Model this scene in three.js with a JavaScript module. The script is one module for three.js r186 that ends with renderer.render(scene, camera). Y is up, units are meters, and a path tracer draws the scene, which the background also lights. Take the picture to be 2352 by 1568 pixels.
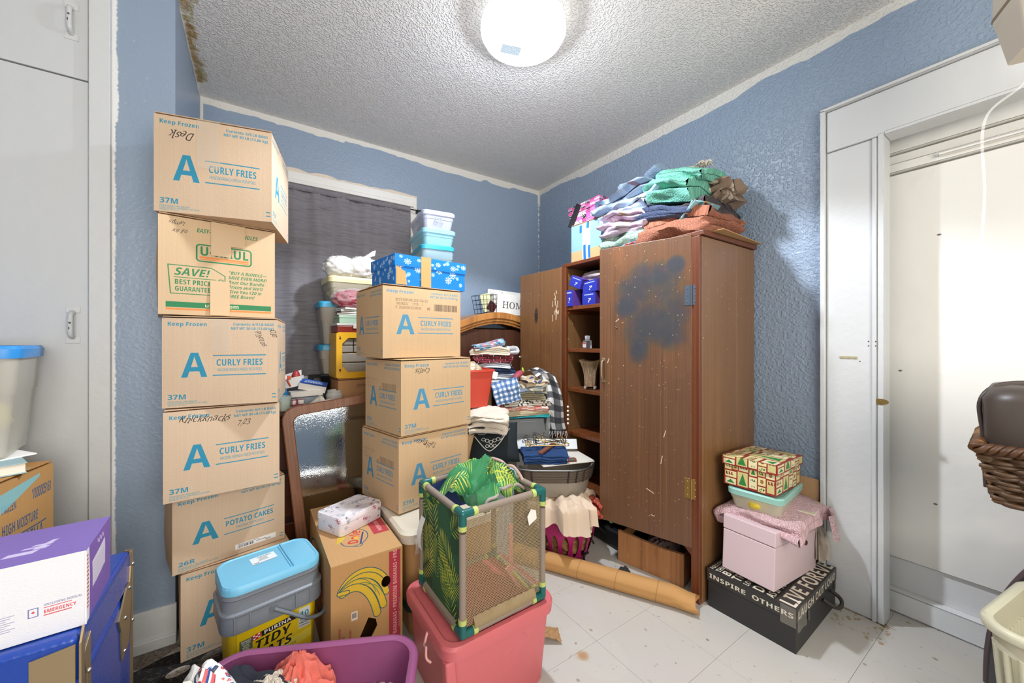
import * as THREE from 'three';
import { mergeGeometries, mergeVertices, toCreasedNormals } from 'three/addons/utils/BufferGeometryUtils.js';
import { RoundedBoxGeometry } from 'three/addons/geometries/RoundedBoxGeometry.js';
import { ImprovedNoise } from 'three/addons/math/ImprovedNoise.js';
import { RectAreaLightUniformsLib } from 'three/addons/lights/RectAreaLightUniformsLib.js';

// ---------------------------------------------------------------- camera, lights, exposure
const scene = new THREE.Scene();
const camera = new THREE.PerspectiveCamera(84.05, 1.5, 0.05, 30);
camera.position.set(0, 1.143, 0);
camera.lookAt(0.5592, 1.143, -0.829);
const renderer = new THREE.WebGLRenderer({ antialias: true });
renderer.toneMapping = THREE.LinearToneMapping;
renderer.toneMappingExposure = 0.95;
renderer.shadowMap.enabled = true;
renderer.shadowMap.type = THREE.PCFSoftShadowMap;
RectAreaLightUniformsLib.init();
scene.background = new THREE.Color(0x000000);
// soft fill from an unseen window added in the wall behind the camera
const rearLight = new THREE.RectAreaLight(new THREE.Color(1.0, 0.95, 0.87), 7.8, 1.9, 1.35);
rearLight.position.set(0.2, 1.5, 1.36); rearLight.lookAt(0.2, 1.5, -2); scene.add(rearLight);
const LAMP = [0.935, -1.302];
const LAMP_COLOR = new THREE.Color(0.89, 0.955, 1.06);

// ---------------------------------------------------------------- helpers
const V = (x, y, z) => new THREE.Vector3(x, y, z);
function rng(seed) { let s = seed >>> 0; return () => { s = (s + 0x6d2b79f5) | 0; let t = Math.imul(s ^ (s >>> 15), 1 | s); t = (t + Math.imul(t ^ (t >>> 7), 61 | t)) ^ t; return ((t ^ (t >>> 14)) >>> 0) / 4294967296; }; }
const perlin = new ImprovedNoise();
const n3 = (x, y, z) => perlin.noise(x + 31.7, y + 11.3, z + 57.9);
const taken = {};
function numbered(name) { const k = taken[name] = (taken[name] ?? -1) + 1; return k ? name + '_' + String(k).padStart(3, '0') : name; }
const R = (deg) => deg * Math.PI / 180;

function canv(w, h, draw, repeat) {
  const c = document.createElement('canvas'); c.width = w; c.height = h;
  const g = c.getContext('2d'); draw(g, w, h);
  const t = new THREE.CanvasTexture(c); t.colorSpace = THREE.SRGBColorSpace; t.magFilter = THREE.LinearFilter; t.anisotropy = 8;
  if (repeat) { t.wrapS = t.wrapT = THREE.RepeatWrapping; }
  return t;
}
// tileable value noise, several octaves
function noiseTex(size, cells, octaves, seed, shape = (v) => v) {
  const r = rng(seed), data = new Uint8Array(size * size * 4), f = new Float32Array(size * size);
  let amp = 1, tot = 0;
  for (let o = 0; o < octaves; o++) {
    const n = cells << o, lat = new Float32Array(n * n); for (let i = 0; i < n * n; i++) lat[i] = r();
    for (let y = 0; y < size; y++) for (let x = 0; x < size; x++) {
      const u = x / size * n, v = y / size * n, i = Math.floor(u), j = Math.floor(v);
      let a = u - i, b = v - j; a = a * a * (3 - 2 * a); b = b * b * (3 - 2 * b);
      const q = (p, s) => lat[(s % n) * n + (p % n)];
      f[y * size + x] += amp * ((q(i, j) * (1 - a) + q(i + 1, j) * a) * (1 - b) + (q(i, j + 1) * (1 - a) + q(i + 1, j + 1) * a) * b);
    }
    tot += amp; amp *= 0.5;
  }
  for (let i = 0; i < size * size; i++) { const v = Math.max(0, Math.min(255, shape(f[i] / tot) * 255)); data[i * 4] = data[i * 4 + 1] = data[i * 4 + 2] = v; data[i * 4 + 3] = 255; }
  const t = new THREE.DataTexture(data, size, size); t.wrapS = t.wrapT = THREE.RepeatWrapping; t.magFilter = THREE.LinearFilter; t.minFilter = THREE.LinearMipmapLinearFilter; t.generateMipmaps = true; t.needsUpdate = true;
  return t;
}
const rep = (t, x, y = x) => { const c = t.clone(); c.repeat.set(x, y); c.needsUpdate = true; return c; };
const smooth = (a, b, v) => { const t = Math.max(0, Math.min(1, (v - a) / (b - a))); return t * t * (3 - 2 * t); };

function M(color, rough = 0.7, o = {}) { return new THREE.MeshPhysicalMaterial({ color, roughness: rough, ...o }); }
function mesh(name, geo, material, parent = scene) {
  const m = new THREE.Mesh(geo, material); m.name = parent === scene ? numbered(name) : name; m.castShadow = m.receiveShadow = true; parent.add(m); return m;
}
function tag(o, label, category, group) { o.userData.label = label; o.userData.category = category; if (group) o.userData.group = group; return o; }
function thing(name, label, category, [x, y, z] = [0, 0, 0], turn = 0, group) {
  const o = new THREE.Group(); o.name = numbered(name); scene.add(o); o.position.set(x, y, z); o.rotation.order = 'YXZ'; o.rotation.y = R(turn); return tag(o, label, category, group);
}
function struct(name, geo, material, parent = scene) { const m = mesh(name, geo, material, parent); if (parent === scene) m.userData.kind = 'structure'; return m; }
function structGroup(name) { const g = new THREE.Group(); g.name = name; g.userData.kind = 'structure'; scene.add(g); return g; }

// geometry helpers: every geometry is non-indexed with position, normal, uv (uv in metres unless said)
function flat(g) { return g.index ? g.toNonIndexed() : g; }
function merge(list) { return mergeGeometries(list.map((g) => { const f = flat(g); for (const k of Object.keys(f.attributes)) if (!['position', 'normal', 'uv'].includes(k)) f.deleteAttribute(k); f.clearGroups(); return f; })); }
function metreUV(g, s = 1) {
  g = flat(g); const p = g.attributes.position, n = g.attributes.normal, uv = new Float32Array(p.count * 2);
  for (let i = 0; i < p.count; i++) {
    const ax = Math.abs(n.getX(i)), ay = Math.abs(n.getY(i)), az = Math.abs(n.getZ(i));
    const a = ax > ay && ax > az ? [p.getZ(i), p.getY(i)] : ay > az ? [p.getX(i), p.getZ(i)] : [p.getX(i), p.getY(i)];
    uv[i * 2] = a[0] * s; uv[i * 2 + 1] = a[1] * s;
  }
  g.setAttribute('uv', new THREE.BufferAttribute(uv, 2)); return g;
}
const put = (g, x = 0, y = 0, z = 0, rx = 0, ry = 0, rz = 0) => { if (rx) g.rotateX(rx); if (ry) g.rotateY(ry); if (rz) g.rotateZ(rz); return g.translate(x, y, z); };
function box(w, h, d, x = 0, y = 0, z = 0, r = 0.002) {   // rounded box centred at x, y, z, uv in metres
  const q = Math.min(r, w * 0.45, h * 0.45, d * 0.45);
  const g = q > 0.0004 ? new RoundedBoxGeometry(w, h, d, 1, q) : new THREE.BoxGeometry(w, h, d);
  return metreUV(g).translate(x, y, z);
}
const span = (x0, x1, y0, y1, z0, z1, r = 0) => box(x1 - x0, y1 - y0, z1 - z0, 0, 0, 0, r).translate((x0 + x1) / 2, (y0 + y1) / 2, (z0 + z1) / 2);
function cyl(r0, r1, h, x = 0, y = 0, z = 0, n = 20) { return flat(new THREE.CylinderGeometry(r0, r1, h, n)).translate(x, y, z); }
function tube(points, r, n = 8, seg = 24, closed = false) { return flat(new THREE.TubeGeometry(new THREE.CatmullRomCurve3(points.map((p) => V(...p)), closed), seg, r, n, closed)); }
function bar(a, b, r, n = 10) { const A = V(...a), B = V(...b), d = B.clone().sub(A), g = new THREE.CylinderGeometry(r, r, d.length(), n); g.applyQuaternion(new THREE.Quaternion().setFromUnitVectors(V(0, 1, 0), d.clone().normalize())); const m = A.add(B).multiplyScalar(0.5); return flat(g).translate(m.x, m.y, m.z); }
// loft of rounded-rectangle rings [y, w, d, r, ox, oz]; capped at both ends unless told otherwise
function loft(rings, { k = 5, cap0 = true, cap1 = true, crease = 35 } = {}) {
  const pts = [], uvs = [], idx = [], per = 4 * (k + 1);
  rings.forEach(([y, w, d, r, ox = 0, oz = 0]) => {
    r = Math.min(r, w / 2 - 1e-5, d / 2 - 1e-5); let run = 0, last;
    for (let j = 0; j <= per; j++) {
      const c = Math.floor((j % per) / (k + 1)), i = (j % per) % (k + 1), a = Math.PI / 2 * (c + i / k);
      const x = (c === 0 || c === 3 ? 1 : -1) * (w / 2 - r) + r * Math.cos(a), z = (c < 2 ? 1 : -1) * (d / 2 - r) + r * Math.sin(a);
      if (last) run += Math.hypot(x - last[0], z - last[1]); last = [x, z];
      pts.push(x + ox, y, z + oz); uvs.push(run, y);
    }
  });
  const n = per + 1;
  for (let i = 0; i < rings.length - 1; i++) for (let j = 0; j < per; j++) { const a = i * n + j, b = a + n; idx.push(a, b, a + 1, a + 1, b, b + 1); }
  const cap = (ring, up) => { const [y, , , , ox = 0, oz = 0] = rings[ring], c = pts.length / 3; pts.push(ox, y, oz); uvs.push(0, 0); for (let j = 0; j < per; j++) { const a = ring * n + j; up ? idx.push(c, a + 1, a) : idx.push(c, a, a + 1); } };
  if (cap0) cap(0, false);
  if (cap1) cap(rings.length - 1, true);
  const g = new THREE.BufferGeometry(); g.setAttribute('position', new THREE.Float32BufferAttribute(pts, 3)); g.setAttribute('uv', new THREE.Float32BufferAttribute(uvs, 2)); g.setIndex(idx);
  return creased(g, crease);
}
function creased(g, deg = 35) { const h = toCreasedNormals(flat(g), R(deg)); return h; }
function lathe(profile, n = 32, crease = 30) { return creased(new THREE.LatheGeometry(profile.map(([x, y]) => new THREE.Vector2(x, y)), n), crease); }
function extrude(shapePts, depth, bevel = 0, holes = []) {   // in the xy plane, from z 0 to depth
  const s = Array.isArray(shapePts) ? new THREE.Shape(shapePts.map(([x, y]) => new THREE.Vector2(x, y))) : shapePts;
  for (const h of holes) s.holes.push(Array.isArray(h) ? new THREE.Path(h.map(([x, y]) => new THREE.Vector2(x, y))) : h);
  const g = new THREE.ExtrudeGeometry(s, { depth, bevelEnabled: bevel > 0, bevelSize: bevel, bevelThickness: bevel, bevelSegments: 1, curveSegments: 14 });
  return metreUV(g);
}
function rrect(w, h, r, cx = 0, cy = 0, hole = false) {
  const s = hole ? new THREE.Path() : new THREE.Shape(), x = cx - w / 2, y = cy - h / 2;
  s.moveTo(x + r, y); s.lineTo(x + w - r, y); s.quadraticCurveTo(x + w, y, x + w, y + r); s.lineTo(x + w, y + h - r); s.quadraticCurveTo(x + w, y + h, x + w - r, y + h); s.lineTo(x + r, y + h); s.quadraticCurveTo(x, y + h, x, y + h - r); s.lineTo(x, y + r); s.quadraticCurveTo(x, y, x + r, y); return s;
}
function wobble(g, amp, freq, seed = 0, up = 1) {   // displaces along noise, welding first so that seams stay closed
  const p = g.attributes.position;
  for (let i = 0; i < p.count; i++) { const x = p.getX(i), y = p.getY(i), z = p.getZ(i), f = freq; p.setXYZ(i, x + amp * n3(x * f + seed, y * f, z * f), y + up * amp * n3(x * f, y * f + seed + 9, z * f), z + amp * n3(x * f, y * f, z * f + seed + 23)); }
  return creased(g, 50);
}
// a grid surface f(u, v) -> [x, y, z, (uv x, uv y)], nu by nv cells
function grid(nu, nv, f, crease = 60) {
  const pts = [], uvs = [], idx = [];
  for (let i = 0; i <= nu; i++) for (let j = 0; j <= nv; j++) { const q = f(i / nu, j / nv); pts.push(q[0], q[1], q[2]); uvs.push(q[3] ?? i / nu, q[4] ?? j / nv); }
  for (let i = 0; i < nu; i++) for (let j = 0; j < nv; j++) { const a = i * (nv + 1) + j, b = a + nv + 1; idx.push(a, a + 1, b, b, a + 1, b + 1); }
  const g = new THREE.BufferGeometry(); g.setAttribute('position', new THREE.Float32BufferAttribute(pts, 3)); g.setAttribute('uv', new THREE.Float32BufferAttribute(uvs, 2)); g.setIndex(idx); g.computeVertexNormals();
  return crease ? creased(g, crease) : flat(g);
}
// folded cloth: a thick ribbon laid in a serpentine of `layers`, folds along x, length along z; base at y = 0
function foldGeo({ w, d, h, layers = 3, seed = 1, amp = 0.006, droop = 0, nz = 20, bow = 0, ragged = 0.04, crisp = 0.5 }) {
  const r = rng(seed), t = h / layers, path = [];
  for (let i = 0; i < layers; i++) {
    const s = i % 2 ? -1 : 1, y = t * (i + 0.5), e = w / 2 - t / 2 - r() * ragged * w;
    const m = 14;
    for (let k = 0; k <= m; k++) { const x = s * (-w / 2 + t / 2 + (e + w / 2 - t / 2) * k / m); path.push([i === 0 || k ? x : x, y]); }
    if (i < layers - 1) for (let k = 1; k < 6; k++) { const a = -Math.PI / 2 + Math.PI * k / 6; path.push([s * (e + Math.cos(a) * t / 2), y + t / 2 + Math.sin(a) * t / 2]); }
  }
  const th = t * 0.46, L = [], Rr = [], n = path.length; let len = 0; const S = [];
  path.forEach((p, i) => {
    const a = path[Math.max(0, i - 1)], b = path[Math.min(n - 1, i + 1)], dx = b[0] - a[0], dy = b[1] - a[1], l = Math.hypot(dx, dy) || 1;
    if (i) len += Math.hypot(p[0] - path[i - 1][0], p[1] - path[i - 1][1]); S.push(len);
    L.push([p[0] - dy / l * th, p[1] + dx / l * th]); Rr.push([p[0] + dy / l * th, p[1] - dx / l * th]);
  });
  const loop = [...L.map((p, i) => [...p, S[i]]), ...Rr.map((p, i) => [...p, S[i]]).reverse()]; loop.push(loop[0]);
  const warp = (x, y, z) => {
    const q = x / w * 2, e = z / d * 2;
    const yy = y - droop * (q * q) * 0.5 - droop * e * e * 0.5 + bow * (1 - q * q);
    const lift = Math.min(1, y / h + 0.15);
    const w2 = amp * crisp * lift * (1 - 2.4 * Math.abs(n3(x * 15 + seed, y * 10, z * 13))), w3 = amp * 0.22 * n3(x * 34, y * 30 + seed, z * 31);
    return [x + amp * 1.2 * n3(x * 9 + seed, y * 14, z * 8) + q * amp * 1.3 * n3(y * 25, seed, z * 9), yy + amp * lift * 1.7 * n3(x * 7, y * 6 + seed, z * 9) + w2 + w3, z + amp * 1.5 * n3(x * 8, y * 30, seed + z * 4) + e * amp * 1.6 * n3(y * 40, seed, x * 7)];
  };
  const side = grid(loop.length - 1, nz, (u, v) => { const q = loop[Math.round(u * (loop.length - 1))], z = (v - 0.5) * d; return [...warp(q[0], q[1], z), q[2], z]; }, 0);
  const caps = [-1, 1].map((s) => grid(n - 1, 5, (u, v) => { const i = Math.round(u * (n - 1)), k = s > 0 ? v : 1 - v, q = [Rr[i][0] + (L[i][0] - Rr[i][0]) * k, Rr[i][1] + (L[i][1] - Rr[i][1]) * k], p = warp(q[0], q[1], s * d / 2); p[2] += s * th * 0.9 * Math.sin(k * Math.PI); return [...p, S[i], q[1]]; }, 0));
  return creased(merge([side, ...caps]), 80);
}
// heap of cloth or a drape: polar sheet with a domed middle, ridged folds and an edge that hangs
function heapGeo({ rx, rz, h, hang = 0, folds = 7, amp = 0.02, seed = 1, power = 2, edge = 0.12, nr = 26, na = 84, hole = 0, span = [0, 1] }) {
  return grid(nr, na, (u, v) => {
    const r = hole + (1 - hole) * u, a = (span[0] + (span[1] - span[0]) * v) * Math.PI * 2, ca = Math.cos(a), sa = Math.sin(a);
    const R0 = 1 + edge * n3(ca * 1.5 + seed, sa * 1.5, 3);
    const bend = 0.78, rr = r < bend ? r : bend + (r - bend) * 0.35;
    let y = h * (1 - Math.pow(r < bend ? r : bend, power) * 0.75);
    if (r > bend) y -= (h * 0.25 + hang * (0.7 + 0.6 * n3(ca * 2 + seed, sa * 2, 7))) * smooth(bend, 1.02, r);
    const rid = (q) => 1 - Math.abs(q) * 2;
    const f1 = Math.sin(a * folds + 2.5 * n3(ca * 2, sa * 2, seed) * 3 + r * 3) , f2 = rid(n3(ca * r * 3.2 + seed, sa * r * 3.2, 5)), f3 = rid(n3(ca * r * 6.5, sa * r * 6.5 + seed, 2));
    const k = amp * smooth(0.1, 0.7, r) * f1 * 0.6, yy = y + amp * (f2 * 0.9 + f3 * 0.35 - 0.6) * (1 - 0.85 * smooth(bend * 0.9, 1, r));
    return [rx * rr * R0 * ca + k * ca, Math.max(yy, 0.002 * (1 + f3) - hang * 1.4), rz * rr * R0 * sa + k * sa, rx * r * ca, rz * r * sa];
  }, 70);
}
function lumpGeo(rx, ry, rz, amp = 0.15, freq = 2.2, seed = 1, detail = 4) {
  const g = mergeVertices(new THREE.IcosahedronGeometry(1, detail * 3).deleteAttribute('normal').deleteAttribute('uv')); const p = g.attributes.position, uv = [];
  for (let i = 0; i < p.count; i++) { const x = p.getX(i), y = p.getY(i), z = p.getZ(i), f = freq, q = 1 + amp * (1 - 2 * Math.abs(n3(x * f + seed, y * f, z * f))) + amp * 0.5 * (1 - 2 * Math.abs(n3(x * f * 2.3, y * f * 2.3 + seed, z * f * 2.3))); p.setXYZ(i, x * rx * q, (y * q) * ry, z * rz * q); uv.push(x * rx * 2, y * ry * 2 + z * rz); }
  g.setAttribute('uv', new THREE.Float32BufferAttribute(uv, 2)); g.computeVertexNormals(); return flat(g);
}
// ---------------------------------------------------------------- shared textures
const T = {
  peel: noiseTex(512, 40, 3, 11, (v) => smooth(0.35, 0.75, v)),
  popcorn: noiseTex(512, 44, 2, 12, (v) => smooth(0.42, 0.72, v)),
  fine: noiseTex(256, 64, 2, 13),
  soft: noiseTex(256, 6, 4, 14),
  terry: noiseTex(256, 52, 2, 15, (v) => smooth(0.3, 0.7, v)),
};
const weaveTex = (() => { const s = 128, d = new Uint8Array(s * s * 4); for (let y = 0; y < s; y++) for (let x = 0; x < s; x++) { const v = 128 + 60 * Math.sin(x * Math.PI / 4) * (((y >> 3) & 1) ? 1 : -1) + 60 * Math.sin(y * Math.PI / 4) * (((x >> 3) & 1) ? -1 : 1); const i = (y * s + x) * 4; d[i] = d[i + 1] = d[i + 2] = Math.max(0, Math.min(255, v)); d[i + 3] = 255; } const t = new THREE.DataTexture(d, s, s); t.wrapS = t.wrapT = THREE.RepeatWrapping; t.magFilter = THREE.LinearFilter; t.needsUpdate = true; return t; })();

// materials shared by several things
const WALL = 0x8d9eb2, WHITE = 0xdedede;
const mt = {
  trim: M(0xcfd1d1, 0.42, { bumpMap: rep(T.soft, 6), bumpScale: 0.0012 }),
  doorPaint: M(0xcbcdce, 0.5, { bumpMap: rep(T.soft, 4), bumpScale: 0.0015 }),
  white: M(0xe9e7e2, 0.6),
  chrome: M(0xc9c9c6, 0.3, { metalness: 1 }),
  brass: M(0xb79a5c, 0.38, { metalness: 1 }),
  steel: M(0x80807c, 0.45, { metalness: 1 }),
  blackMetal: M(0x1b1a1a, 0.5, { metalness: 0.6 }),
  black: M(0x141415, 0.5),
  card: M(0xcaa06e, 0.85, { bumpMap: rep(T.fine, 3), bumpScale: 0.0004 }),
  tape: M(0xc9a678, 0.28, { transparent: true, opacity: 0.82 }),
  clearTape: M(0xe6ddcd, 0.14, { transparent: true, opacity: 0.16 }),
  paper: M(0xf1efe9, 0.75),
};
function wallPaint(w, h, draw, bump = 0.002, color = '#8d9eb2') {   // uv 0..1 over the wall
  const px = Math.min(1400, Math.round(w * 420)), py = Math.round(h * 420);
  return M(0xffffff, 0.36, { map: canv(px, py, (g) => { g.fillStyle = color; g.fillRect(0, 0, px, py); draw(g, px, py, (x) => x / w * px, (y) => (1 - y / h) * py); }), bumpMap: rep(T.peel, w / 0.36, h / 0.36), bumpScale: bump });
}
function planarUV(g, ax, a0, a1, b0, b1) { g = flat(g); const p = g.attributes.position, u = new Float32Array(p.count * 2); for (let i = 0; i < p.count; i++) { const a = ax === 'x' ? p.getX(i) : p.getZ(i); u[i * 2] = (a - a0) / (a1 - a0); u[i * 2 + 1] = (p.getY(i) - b0) / (b1 - b0); } g.setAttribute('uv', new THREE.BufferAttribute(u, 2)); return g; }
// the brushed, uneven edge of the ceiling paint run down on to the wall
function cutIn(g, W, y0, base, wob, seed, color = '#dcd9d1') {
  const r = rng(seed); g.fillStyle = color; g.beginPath(); g.moveTo(0, 0); let x = 0, y = base;
  g.lineTo(0, y0 + y);
  while (x < W) { const step = 4 + r() * 46; if (r() < 0.16) y = base + (r() - 0.4) * wob * 1.6; else y += (r() - 0.5) * wob * 0.7; y = Math.max(base * 0.6, Math.min(base * 1.5, y)); g.quadraticCurveTo(x + step * 0.4, y0 + y + (r() - 0.5) * wob * 0.6, x + step, y0 + y); x += step; }
  g.lineTo(W, 0); g.fill();
}
const specks = (g, W, H, n, col, seed, s = 1.6) => { const r = rng(seed); g.fillStyle = col; for (let i = 0; i < n; i++) { const q = r() * s + 0.3; g.fillRect(r() * W, r() * H, q, q); } };

// ---------------------------------------------------------------- structure
const XR = 2.112, ZW = -2.698, ZL = -1.918, XA = -0.257, CEIL = 2.5, XB = -1.25, ZB = 1.42;
const FX0 = XB - 0.1, FX1 = 2.33, FZ0 = ZW - 0.1, FZ1 = ZB + 0.1;
{ // floor: painted vinyl tiles
  const fl = structGroup('floor');
  struct('subfloor', span(FX0, FX1, -0.14, -0.0042, FZ0, FZ1), M(0xb5afa4, 0.9), fl);
  const S = 2048, W = FX1 - FX0, D = FZ1 - FZ0;
  const map = canv(S, S, (g) => {
    g.fillStyle = '#bfbbb4'; g.fillRect(0, 0, S, S);
    const r = rng(5), X = (x) => (x - FX0) / W * S, Z = (z) => (z - FZ0) / D * S;
    for (let i = 0; i < 900; i++) { const q = 10 + r() * 70; g.fillStyle = r() < 0.5 ? `rgba(196,182,160,${0.02 + r() * 0.05})` : `rgba(208,208,208,${0.03 + r() * 0.06})`; g.beginPath(); g.ellipse(r() * S, r() * S, q, q * (0.3 + r() * 0.7), r() * 3, 0, 7); g.fill(); }
    for (let i = 0; i < 3600; i++) { const q = 0.6 + r() * r() * 4; g.fillStyle = `rgba(${70 + r() * 60},${62 + r() * 45},${50 + r() * 30},${0.12 + r() * 0.5})`; g.beginPath(); g.ellipse(r() * S, r() * S, q, q * (0.3 + 0.6 * r()), r() * 3, 0, 7); g.fill(); }
    g.lineCap = 'round';
    for (let i = 0; i < 420; i++) { const x = r() * S, y = r() * S, a = r() * 6.3, l = 3 + r() * 20; g.strokeStyle = `rgba(110,95,75,${0.1 + r() * 0.3})`; g.lineWidth = 0.6 + r() * 1.4; g.beginPath(); g.moveTo(x, y); g.lineTo(x + Math.cos(a) * l, y + Math.sin(a) * l); g.stroke(); }
    // stains and bare patches: rust ring near the pink tote, worn paint along the door casing
    for (let i = 0; i < 40; i++) { g.fillStyle = 'rgba(160,125,85,0.05)'; g.beginPath(); g.ellipse(X(0.985) + (r() - 0.5) * 8, Z(-1.0) + (r() - 0.5) * 8, 4 + r() * 11, 3 + r() * 9, 0, 0, 7); g.fill(); }
    for (let i = 0; i < 90; i++) { const x = X(1.95 + r() * 0.14), y = Z(-0.66 + r() * 0.27), q = 1 + r() * 6; g.fillStyle = `rgba(${120 + r() * 40},${88 + r() * 30},${42 + r() * 20},${0.12 + r() * 0.5})`; g.beginPath(); g.ellipse(x, y, q, q * (0.2 + r() * 0.4), -0.6 + r(), 0, 7); g.fill(); }
    for (let i = 0; i < 70; i++) { const x = X(2.085 + r() * 0.03), y = Z(-0.62 + r() * 0.22), q = 2 + r() * 7; g.fillStyle = `rgba(105,78,38,${0.3 + r() * 0.4})`; g.beginPath(); g.ellipse(x, y, q * 0.35, q, 0, 0, 7); g.fill(); }
  });
  const tm = M(0xffffff, 0.42, { map, bumpMap: rep(T.soft, 9), bumpScale: 0.0012 }), st = 0.298, g0 = 0.0008;
  for (let x = 1.375 - st * 10; x < FX1; x += st) for (let z = -1.019 - st * 6; z < FZ1; z += st) {
    const x0 = Math.max(x, FX0) + g0 / 2, x1 = Math.min(x + st, FX1) - g0 / 2, z0 = Math.max(z, FZ0) + g0 / 2, z1 = Math.min(z + st, FZ1) - g0 / 2; if (x1 - x0 < 0.01 || z1 - z0 < 0.01) continue;
    const g = new RoundedBoxGeometry(x1 - x0, 0.004, z1 - z0, 1, 0.0008); g.translate((x0 + x1) / 2, -0.002, (z0 + z1) / 2);
    const p = g.attributes.position, uv = g.attributes.uv; for (let i = 0; i < p.count; i++) uv.setXY(i, (p.getX(i) - FX0) / W, 1 - (p.getZ(i) - FZ0) / D);
    struct('floor_tile', g, tm, fl);
  }
}
{ // ceiling with popcorn texture and a water stain by the alcove
  const W = FX1 - FX0, D = FZ1 - FZ0;
  const map = canv(1024, 1024, (g, S) => {
    g.fillStyle = '#f1efea'; g.fillRect(0, 0, S, S); const r = rng(8), X = (x) => (x - FX0) / W * S, Z = (z) => (z - FZ0) / D * S;
    for (let i = 0; i < 130; i++) { const t = r(); g.fillStyle = `rgba(${140 + r() * 30},${110 + r() * 25},${60},${0.1 + r() * 0.3})`; g.beginPath(); g.ellipse(X(XA + 0.004 + r() * r() * 0.05), Z(-1.93 - t * 0.62), 1 + r() * 4, 1 + r() * 6, 0, 0, 7); g.fill(); }
  });
  const g = flat(new THREE.BoxGeometry(W, 0.12, D)); g.translate((FX0 + FX1) / 2, CEIL + 0.06, (FZ0 + FZ1) / 2);
  const p = g.attributes.position, uv = g.attributes.uv; for (let i = 0; i < p.count; i++) uv.setXY(i, (p.getX(i) - FX0) / W, 1 - (p.getZ(i) - FZ0) / D);
  struct('ceiling', g, M(0xffffff, 0.85, { map, bumpMap: rep(T.popcorn, W / 0.24, D / 0.24), bumpScale: 0.0032 }));
}
{ // wall with the window: hole x -0.12..0.93, y 0.93..2.11
  const W = XR - XA, x0 = XA - 0.1, x1 = XR + 0.1, wx0 = -0.12, wx1 = 0.925, wy0 = 0.93, wy1 = 2.105;
  const m = wallPaint(W, CEIL, (g, w, h, X, Y) => {
    specks(g, w, h, 500, 'rgba(205,214,226,0.5)', 3);
    cutIn(g, w, 0, 0.04 * 420, 9, 21);
    g.fillStyle = '#dcd9d1'; for (let y = 0; y < h * 0.5; y += 5) { const k = (Math.sin(y * 0.7) + Math.sin(y * 0.23)) > 0.4 ? 4 : 1; if (y < 150 || k > 1) g.fillRect(w - (y < 50 ? 5 : k), y, 9, 5); }
    g.fillRect(0, 0, 5, h * 0.5);
    const r = rng(77); g.fillStyle = '#dccdb9'; g.beginPath(); g.moveTo(0, Y(2.19)); for (let x = 0; x <= X(0.985 - XA); x += 14) g.lineTo(x, Y(2.203 + 0.016 * Math.abs(n3(x * 0.013, 4, 1)) * 2 + r() * 0.003)); g.lineTo(X(0.985 - XA), Y(1.2)); g.lineTo(0, Y(1.2)); g.fill();   // old cream paint left showing around the casing
  }, 0.0008);
  const parts = [span(x0, wx0, 0, CEIL, ZW - 0.1, ZW), span(wx1, x1, 0, CEIL, ZW - 0.1, ZW), span(wx0, wx1, wy1, CEIL, ZW - 0.1, ZW), span(wx0, wx1, 0, wy0, ZW - 0.1, ZW)];
  struct('wall_window', planarUV(merge(parts), 'x', XA, XR, 0, CEIL), m);
  const win = structGroup('window_1'); const fr = M(0xe8e6e0, 0.35);
  const cas = (x0, x1, y0, y1) => struct('casing', merge([span(x0, x1, y0, y1, ZW + 0.0005, ZW + 0.016, 0.003)]), fr, win);
  cas(wx0 - 0.045, wx1 + 0.045, wy1 + 0.004, wy1 + 0.086); cas(wx0 - 0.045, wx0, wy0 - 0.07, wy1 + 0.003); cas(wx1, wx1 + 0.045, wy0 - 0.07, wy1 + 0.003);
  struct('casing_bead', merge([span(wx0 - 0.005, wx1 + 0.022, wy1 + 0.008, wy1 + 0.036, ZW + 0.016, ZW + 0.034, 0.006), span(wx1 - 0.004, wx1 + 0.018, wy0 - 0.03, wy1 + 0.007, ZW + 0.016, ZW + 0.024, 0.004)]), fr, win);
  struct('sill', span(wx0 - 0.05, wx1 + 0.05, wy0 - 0.03, wy0, ZW + 0.001, ZW + 0.05, 0.005), fr, win);
  struct('sash', merge([span(wx0, wx0 + 0.04, wy0, wy1, ZW - 0.07, ZW - 0.04), span(wx1 - 0.04, wx1, wy0, wy1, ZW - 0.07, ZW - 0.04), span(wx0, wx1, wy0, wy0 + 0.05, ZW - 0.07, ZW - 0.04), span(wx0, wx1, wy1 - 0.04, wy1, ZW - 0.07, ZW - 0.04), span(wx0, wx1, 1.5, 1.54, ZW - 0.07, ZW - 0.04)]), fr, win);
  const gl = M(0xffffff, 0.02, { transmission: 1, thickness: 0 });
  struct('pane', span(wx0 + 0.04, wx1 - 0.04, wy0 + 0.05, 1.5, ZW - 0.058, ZW - 0.054), gl, win); struct('pane', span(wx0 + 0.04, wx1 - 0.04, 1.54, wy1 - 0.04, ZW - 0.058, ZW - 0.054), gl, win);
}
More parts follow.
